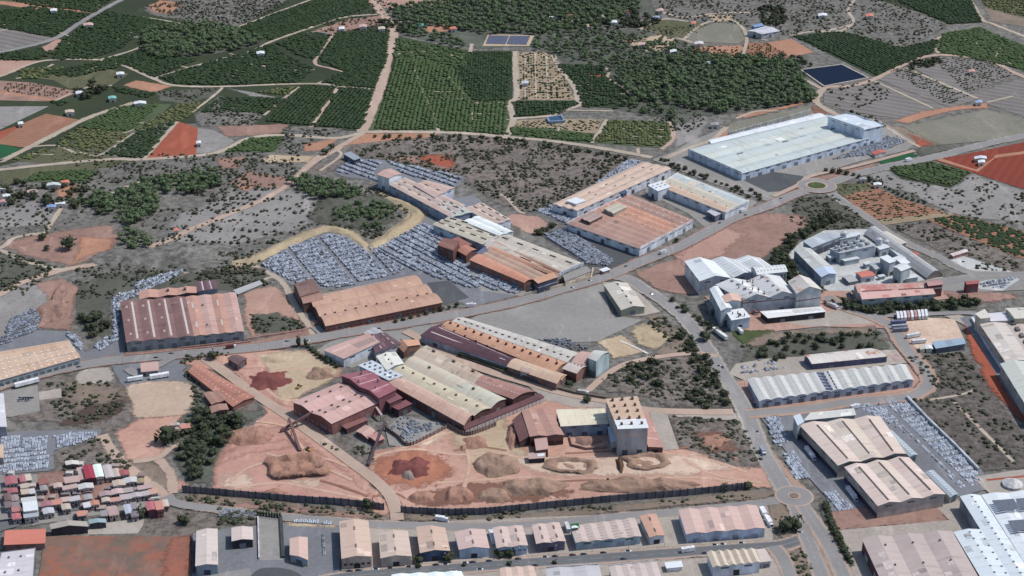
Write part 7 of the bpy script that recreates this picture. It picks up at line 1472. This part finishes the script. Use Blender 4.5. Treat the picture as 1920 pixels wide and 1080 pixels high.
MAROON = gmat('maroon_heap', (140,76,74), (116,62,62), (92,50,54), .04, .12)
mound('soil_heap','wide rimmed basin of brown spoil in the left quarry', 557,880, 66,24, 6, MUDR, rim=.55)
mound('soil_heap','dark red clay heap in the middle of the upper left quarry', 507,714, 44,22, 4, MAROON, flat=.2)
mound('soil_heap','small tan clay heap right of the dark red one, upper left quarry', 600,702, 28,15, 5, MUDB, flat=.2)
mound('soil_heap','low greenish tan ridge at the head of the upper left quarry', 520,675, 36,8, 3, TANS, flat=.2)
mound('soil_heap','flat mound at the upper left rim of the left quarry', 465,820, 50,18, 5, MUDR, flat=.5)
mound('soil_heap','small ruined mound above the fence in the left quarry', 515,925, 28,8, 3, MUDR, flat=.3)
mound('soil_heap','dark red ridged clay heap at the left of the right quarry', 770,878, 44,22, 5, MAROON, flat=.2)
mound('soil_heap','grey clay knob in front of the dark red heap', 765,893, 18,10, 5, gmat('grey_clay', (156,136,134),(130,112,110)), flat=.1)
mound('soil_heap','square grey green spoil heap left of the pink works canopy', 930,875, 46,22, 6, MUDB, flat=.55, rough=.08)
mound('soil_heap','long brown ridge at the upper left of the quarry works', 962,820, 14,26, 5, MUDR, flat=.2)
mound('soil_heap','brown diagonal heap below the tan complex', 890,832, 26,14, 4, MUDR, flat=.3)
mound('soil_heap','thin dark ridge beside the diagonal heap', 870,842, 8,10, 3, MUDR, flat=.1)
mound('soil_heap','almond shaped low basin of tan clay in the right quarry', 1075,876, 52,16, 3.5, MUDB, rim=.75)
mound('soil_heap','narrow upright dark ridge between the two tan basins', 1162,874, 9,18, 5, gmat('dark_ridge', (110,80,66),(90,66,56)), flat=.1)
mound('soil_heap','half round tan basin in the centre right of the quarry', 1212,868, 44,16, 3.5, MUDB, rim=.7)
mound('soil_heap','long low spoil bank behind the right fence, left part', 1000,918, 62,18, 6, MUDB, flat=.5)
mound('soil_heap','long low spoil bank behind the right fence, right part', 1200,914, 122,13, 6, MUDB, flat=.55, rough=.08)
mound('soil_heap','pink brown heap at the lower left of the right quarry', 790,935, 30,12, 5, MUDR, flat=.3)
mound('soil_heap','pair of pink clay cuts above the fence, middle', 860,930, 30,15, 5, MUDR, flat=.5)
mound('soil_heap','brown bank right of the pink clay cuts', 925,932, 34,13, 5, MUDB, flat=.5)
mound('soil_heap','pink rubble heap inside the walled bay of the quarry works', 1103,828, 28,11, 3.5, PINKB, flat=.3)
mound('soil_heap','small dark heap near the right end of the quarry', 1378,862, 9,5, 3, MUDR, flat=.1)
mound('soil_heap','brushy reddish mound on the rough ground at the quarry right end', 1335,830, 34,18, 2.5, MUDR, flat=.3, rough=.3)
mound('soil_heap','tan weathered hillock on the lot beside the concrete channel', 1225,632, 32,14, 1.5, BANK, flat=.5)
mound('hillock','',105,575, 30,38, 5, PINKB, flat=.5, rough=.25, kind='structure'); mound('hillock','',310,485, 150,28, 5, SCRUB, flat=.2, rough=.1, kind='structure')
mound('hillock','', 665,395, 85,35, 4, SCRUBD, flat=.5, rough=.1, kind='structure')
mound('hillock','', 590,605,10,6,1,PINKB,kind='structure')
def ridge(pts, w_, h, mat):
    W = [P(*p) for p in smooth_pts(pts, False, 5)]; vs = []; fs = []; r = random.Random(3)
    for i, p in enumerate(W):
        a = W[max(0,i-1)]; b = W[min(len(W)-1,i+1)]; d = (b-a).normalized(); nr = Vector((-d.y, d.x, 0)); e = 0 if i in (0, len(W)-1) else 1
        for s, z in ((-.5,-.1),(-.3,h*.5),(-.08,h),(.12,h*.95),(.35,h*.4),(.5,-.1)): q = p + nr*w_*s*(1+r.uniform(-.12,.12)); vs.append((q.x, q.y, max(-.1, z*e*(1+r.uniform(-.15,.15)))))
    for i in range(len(W)-1):
        for j in range(5): a = 6*i+j; fs.append((a, a+1, a+7, a+6))
    setp(link('sandy_bank', mesh(vs, fs, 'b'), None, mat), kind='structure')
ridge([(430,496),(475,488),(540,457),(612,430),(650,441),(686,466)], 13, 2.6, BANK); ridge([(692,468),(735,441),(782,404),(764,386),(720,372)], 15, 2.8, BANK)
# ---------------- conveyors ----------------
def conveyor(label, p0, z0, p1, z1, w_=1.8, col=(120,82,82)):
    a, b = P(*p0), P(*p1); org = a.copy(); root = empty('conveyor', org, label, 'conveyor'); A = Vector((0,0,z0)); B = b-org+Vector((0,0,z1)); d = (B-A); nr = Vector((-d.y, d.x, 0)).normalized()*w_/2
    mb = MB(); mb.hexa([A-nr, B-nr, B+nr, A+nr, A-nr+Vector((0,0,1.6)), B-nr+Vector((0,0,1.6)), B+nr+Vector((0,0,1.6)), A+nr+Vector((0,0,1.6))]); mb.build('gallery', pmat('conveyor_sheet', col), root)
    k = max(2, int(d.length/12))
    for i in range(k+1):
        q = A.lerp(B, i/k)
        if q.z > 1.2:
            for s in (-1, 1): mb = MB(); mb.bar(q+nr*s, Vector((q.x, q.y, -.1))+nr*s*1.4, .18); mb.build('leg', pmat('conveyor_leg', (92,70,72)), root)
conveyor('inclined conveyor gallery running into the left side of the pink brick factory', (526,812), 1, (588,794), 9)
conveyor('long conveyor reaching down into the left quarry basin', (543,802), 7, (563,848), .5); conveyor('dark conveyor running down from the works to the quarry road', (722,806), 6, (690,876), 1, 1.5, (84,70,74))
conveyor('bent silver duct line on the side of the pink factory', (700,772), 7, (716,790), 4, 1.6, (190,160,156)); conveyor('slanted silo conveyor beside the tall grey block', (1146,806), 12, (1152,834), 2, 3, (170,178,186))
conveyor('thin conveyor beside the truck canopy of the tile works', (1404,586), 4, (1420,592), 2, 1.4, (150,104,96))
# ---------------- reservoirs, tanks, solar ----------------
def basin(label, q, wc, rimc, h=1.2, name='reservoir', cat='reservoir'):
    W = [P(q[i], q[i+1]) for i in range(0, 8, 2)]; org = sum(W, Vector())/4; root = empty(name, org, label, cat); mb = MB()
    for i in range(4): a, b = W[i]-org, W[(i+1)%4]-org; e = (b-a).normalized()*.6; mb = MB(); mb.wallseg(a-e*(1 if i%2 else 0), b+e*(1 if i%2 else 0), 2.2, 0, h + .01*i); mb.build('rim', rimc, root)
    m, n, b_ = newmat('water', .7, .06); b_.inputs['Base Color'].default_value = rgba(wc); vs = [(v.x-org.x, v.y-org.y, h*.6) for v in W]; o = link('water', mesh(vs, [(0,1,2,3)], 'w'), root, m)
    for p in o.data.polygons:
        if p.normal.z < 0: p.flip()
basin('large dark blue square reservoir below the far grove', [1501,132, 1578,122, 1628,147, 1545,163], (18,34,62), pmat('rim_concrete', (176,164,150)))
basin('small blue covered tank inside the tan grove', [1026,224, 1052,220, 1058,230, 1030,232], (52,88,120), pmat('rim_blue', (120,140,170)), 3, 'water_tank', 'tank')
basin('small dark pond at the corner of two groves, upper left', [578,64, 592,60, 614,64, 605,70], (44,60,76), pmat('rim_grey', (130,128,130)), 1, 'pond', 'pond')
basin('small teal pool beside the pink bend of the vaulted warehouse', [1670,668, 1682,664, 1690,674, 1678,676], (46,130,124), pmat('rim_pink', (190,150,140)), .8, 'pool', 'pool')
def solar(label, q, nr, nc, z=0.0, tilt=.8, c=(84,90,116)):
    W = [P(q[i], q[i+1], z) for i in range(0, 8, 2)]; org = sum(W, Vector())/4; root = empty('solar_array', org, label, 'solar panels')
    for i in range(nr):
        for j in range(nc):
            t0, t1, s0, s1 = i/nr+.04/nr, (i+.78)/nr, j/nc+.01, (j+.97)/nc
            g = lambda t, s: W[0].lerp(W[3], t).lerp(W[1].lerp(W[2], t), s) - org
            A, B, C_, D = g(t0, s0), g(t0, s1), g(t1, s1), g(t1, s0); lo, hi = .5, .5+tilt
            v = [A+Vector((0,0,hi)), B+Vector((0,0,hi)), C_+Vector((0,0,lo)), D+Vector((0,0,lo))]; mb = MB(); mb.hexa([p-Vector((0,0,.12)) for p in v]+v); mb.build('panel_row', pmat('solar_glass', c, .6, .1), root)
solar('blue solar field at the edge of the top wood', [916,68, 995,69, 988,85, 910,83], 5, 2); solar('dark solar array on the white roof at the right edge, upper', [1858,940, 1990,930, 1990,948, 1872,960], 6, 3, 12.5, .3, (96,104,122)); solar('dark solar array on the white roof at the right edge, lower', [1888,978, 1990,970, 1990,988, 1900,998], 6, 3, 12.5, .3, (96,104,122))
def tank(label, px, py, r, h, c=(196,200,204)):
    p = P(px, py); root = empty('silo', (p.x, p.y, 0), label, 'silo'); mb = MB(); mb.cyl((0,0), r, 0, h, 18); mb.build('shell', pmat('silo_sheet', c), root); mb = MB(); mb.cyl((0,0), r*1.03, h, h+r*.5, 18, .3); mb.build('roof', pmat('silo_roof', tuple(v*.95 for v in c)), root)
tank('pale silo left of the twin silos in the dusty works', 1600,486, 3.5, 12); tank('second pale silo in the middle of the dusty works', 1612,482, 3.5, 13); tank('grey silo behind the dusty flat plant', 1580,458, 3, 12)
tank('white silo beside the dusty white plant block', 1646,474, 3, 14); tank('small silo near the long half round hall', 1660,470, 2.5, 10); tank('round white tank at the lower right beside the white hall', 1898,912, 7, 2.5, (206,206,204))
for k, (x, y) in enumerate([(1570,470),(1590,474),(1620,470),(1598,462),(1636,466)]): tank(['low dusty hopper at the left of the dusty plant','low dusty hopper under the dusty plant','low hopper right of the dusty plant','roof level hopper in the middle of the plant','hopper at the right corner of the dusty plant'][k], x, y+14, 2.2, 6+k, (176,180,184))
# painted roof sign of the ribbed warehouse
W = [P(x, y, 9.1) for x, y in ((1069,983),(1085,981),(1087,990),(1071,992))]; org = sum(W, Vector())/4; root = empty('roof_sign', org, 'green sign with a white swoosh on the ribbed five gabled warehouse roof', 'sign')
mb = MB(); mb.hexa([w-org for w in W]+[w-org+Vector((0,0,.25)) for w in W]); mb.build('sign_board', pmat('sign_green', (20,112,62)), root)
g = lambda t, s: W[0].lerp(W[1], s).lerp(W[3].lerp(W[2], s), t) - org + Vector((0,0,.3))
vs = [g(.55,.05), g(.42,.35), g(.5,.6), g(.72,.8), g(.95,.95), g(.97,.05)]; mb = MB(); n = len(vs); mb.v = vs + [v+Vector((0,0,.1)) for v in vs]; mb.f = [tuple(range(n-1,-1,-1)), tuple(range(n, 2*n))] + [(i,(i+1)%n,n+(i+1)%n,n+i) for i in range(n)]; mb.build('swoosh', pmat('sign_white', (222,226,222)), root)

for i, (x1_, y1_, x2_, y2_, col_, lb_) in enumerate([(880,577,888,576,(206,208,212),'white lorry on the main road above the grey lot'), (430,655,438,654,(120,60,60),'red lorry on the main road before the closed pink lot'), (1240,478,1246,475,(180,184,190),'silver lorry on the main road beside the pink lot'),
   (1390,400,1396,397,(200,200,204),'pale lorry on the main road beside the glazed office'), (1700,304,1707,302,(220,222,226),'white lorry on the road past the green pitch'), (1428,848,1432,855,(150,160,176),'blue grey lorry on the road beside the upper roadside block'),
   (1090,740,1098,741,(190,184,180),'grey lorry on the dirt lane behind the quarry works'), (1600,768,1606,766,(210,212,214),'white lorry behind the striped warehouses'), (1640,930,1648,928,(190,194,200),'pale lorry below the striped warehouses'), (1320,1012,1330,1011,(214,214,216),'white lorry before the large pink warehouse')]):
    trailer(lb_, x1_, y1_, x2_, y2_, col_, 9, cab=True)
def wheel_loader(label, px, py, ang):
    p = P(px, py); root = empty('wheel_loader', (p.x, p.y, .1), label, 'loader', None, ang); yl = pmat('loader_yellow', (200,150,60), .5)
    mb = MB(); mb.hexa([(-3,-1,.8),(0,-1,.8),(0,1,.8),(-3,1,.8),(-2.8,-.9,2.1),(0,-.9,2.3),(0,.9,2.3),(-2.8,.9,2.1)]); mb.build('body', yl, root)
    mb = MB(); mb.hexa([(-.9,-.75,2.2),(.7,-.75,1.6),(.7,.75,1.6),(-.9,.75,2.2),(-.8,-.7,3.4),(.4,-.7,3.4),(.4,.7,3.4),(-.8,.7,3.4)]); mb.build('cab', M_GLASS, root)
    for s in (-.6, .6): mb = MB(); mb.bar(Vector((.4, s, 1.7)), Vector((2.8, s, .8)), .14); mb.build('arm', yl, root)
    mb = MB(); mb.hexa([(2.7,-1.5,.1),(4.0,-1.5,.1),(4.0,1.5,.1),(2.7,1.5,.1),(2.7,-1.5,1.3),(3.1,-1.5,1.3),(3.1,1.5,1.3),(2.7,1.5,1.3)]); mb.build('bucket', pmat('bucket_steel', (90,84,80)), root); wheels(root, (-2, 1.2), .95, .75, .5)
wheel_loader('yellow loader by the conveyor foot in the left quarry', 578,846, 2.4); wheel_loader('yellow loader near the tan basins of the right quarry', 1140,905, .4); wheel_loader('yellow loader between the heaps of the upper left quarry', 560,728, 1.2)

# traffic and lamps
def along_pts(W, step, off):
    out = []; acc = step/2
    for a_, b_ in zip(W, W[1:]):
        L_ = (b_-a_).length; d_ = (b_-a_).normalized(); n_ = Vector((-d_.y, d_.x, 0))
        while acc < L_: out.append((a_ + d_*acc + n_*off, math.atan2(d_.y, d_.x))); acc += step
        acc -= L_
    return out
for k, (p_, an) in enumerate(along_pts(MAINROAD, 47, 2.6) + along_pts(MAINROAD, 61, -2.6)):
    u_, v_ = topx(p_.x, p_.y)
    if 0 < u_ < 1920 and random.random() < .55:
        car('car driving on the main road, %s stretch' % ('leftmost', 'left', 'middle', 'right', 'far right')[min(4, int(u_/330))], u_, v_, an, random.choice(CC), 'cars driving on the main road')
R3 = [P(x, y) for x, y in ((1183,525),(1240,561),(1294,608),(1336,670),(1375,730),(1400,775),(1425,838),(1446,875))]
for p_, an in along_pts(R3, 52, 2.2) + along_pts(R3, 71, -2.2):
    if random.random() < .6: u_, v_ = topx(p_.x, p_.y); car('car on the curving road, %s half' % ('upper' if v_ < 690 else 'lower'), u_, v_, an, random.choice(CC), 'cars on the curving road')
lp = None
def lamp(p_, an, label, group):
    global lp
    if lp is None:
        r = bpy.data.objects.new('street_lamp', None); COL.objects.link(r)
        mb = MB(); mb.cyl((0,0), .14, 0, 8, 6, .08); mb.build('pole', pmat('galvanised', (150,152,156), .5), r)
        mb = MB(); mb.bar(Vector((0,0,7.9)), Vector((1.8,0,8.3)), .06); mb.build('arm', pmat('galvanised', (150,152,156), .5), r)
        mb = MB(); mb.box(1.6, 2.4, -.18, .18, 8.2, 8.38); mb.build('lamp_head', pmat('lamp_cover', (206,206,206), .4), r); lp = o = r
    else:
        o = lp.copy(); COL.objects.link(o)
        for ch in lp.children: c_ = ch.copy(); COL.objects.link(c_); c_.parent = o
    o.location = (p_.x, p_.y, .1); o.rotation_euler = (0, 0, an); setp(o, label, 'street lamp', group)
S5 = [P(x, y) for x, y in ((660,1080),(730,1074),(841,1066),(960,1057),(1154,1044),(1293,1034),(1440,1024))]
for p_, an in along_pts(S5, 24, 7): lamp(p_, an-math.pi/2, 'street lamp on the pavement of the bottom street', 'street lamps of the bottom street')
for p_, an in along_pts(MAINROAD, 36, -8.5):
    u_, v_ = topx(p_.x, p_.y)
    if 0 < u_ < 1920: lamp(p_, an+math.pi/2, 'street lamp beside the main road, %s stretch' % ('left', 'middle', 'right')[min(2, int(u_/520))], 'street lamps of the main road')
for p_, an in along_pts(R3, 34, 7.5): lamp(p_, an-math.pi/2, 'street lamp beside the curving road', 'street lamps of the curving road')
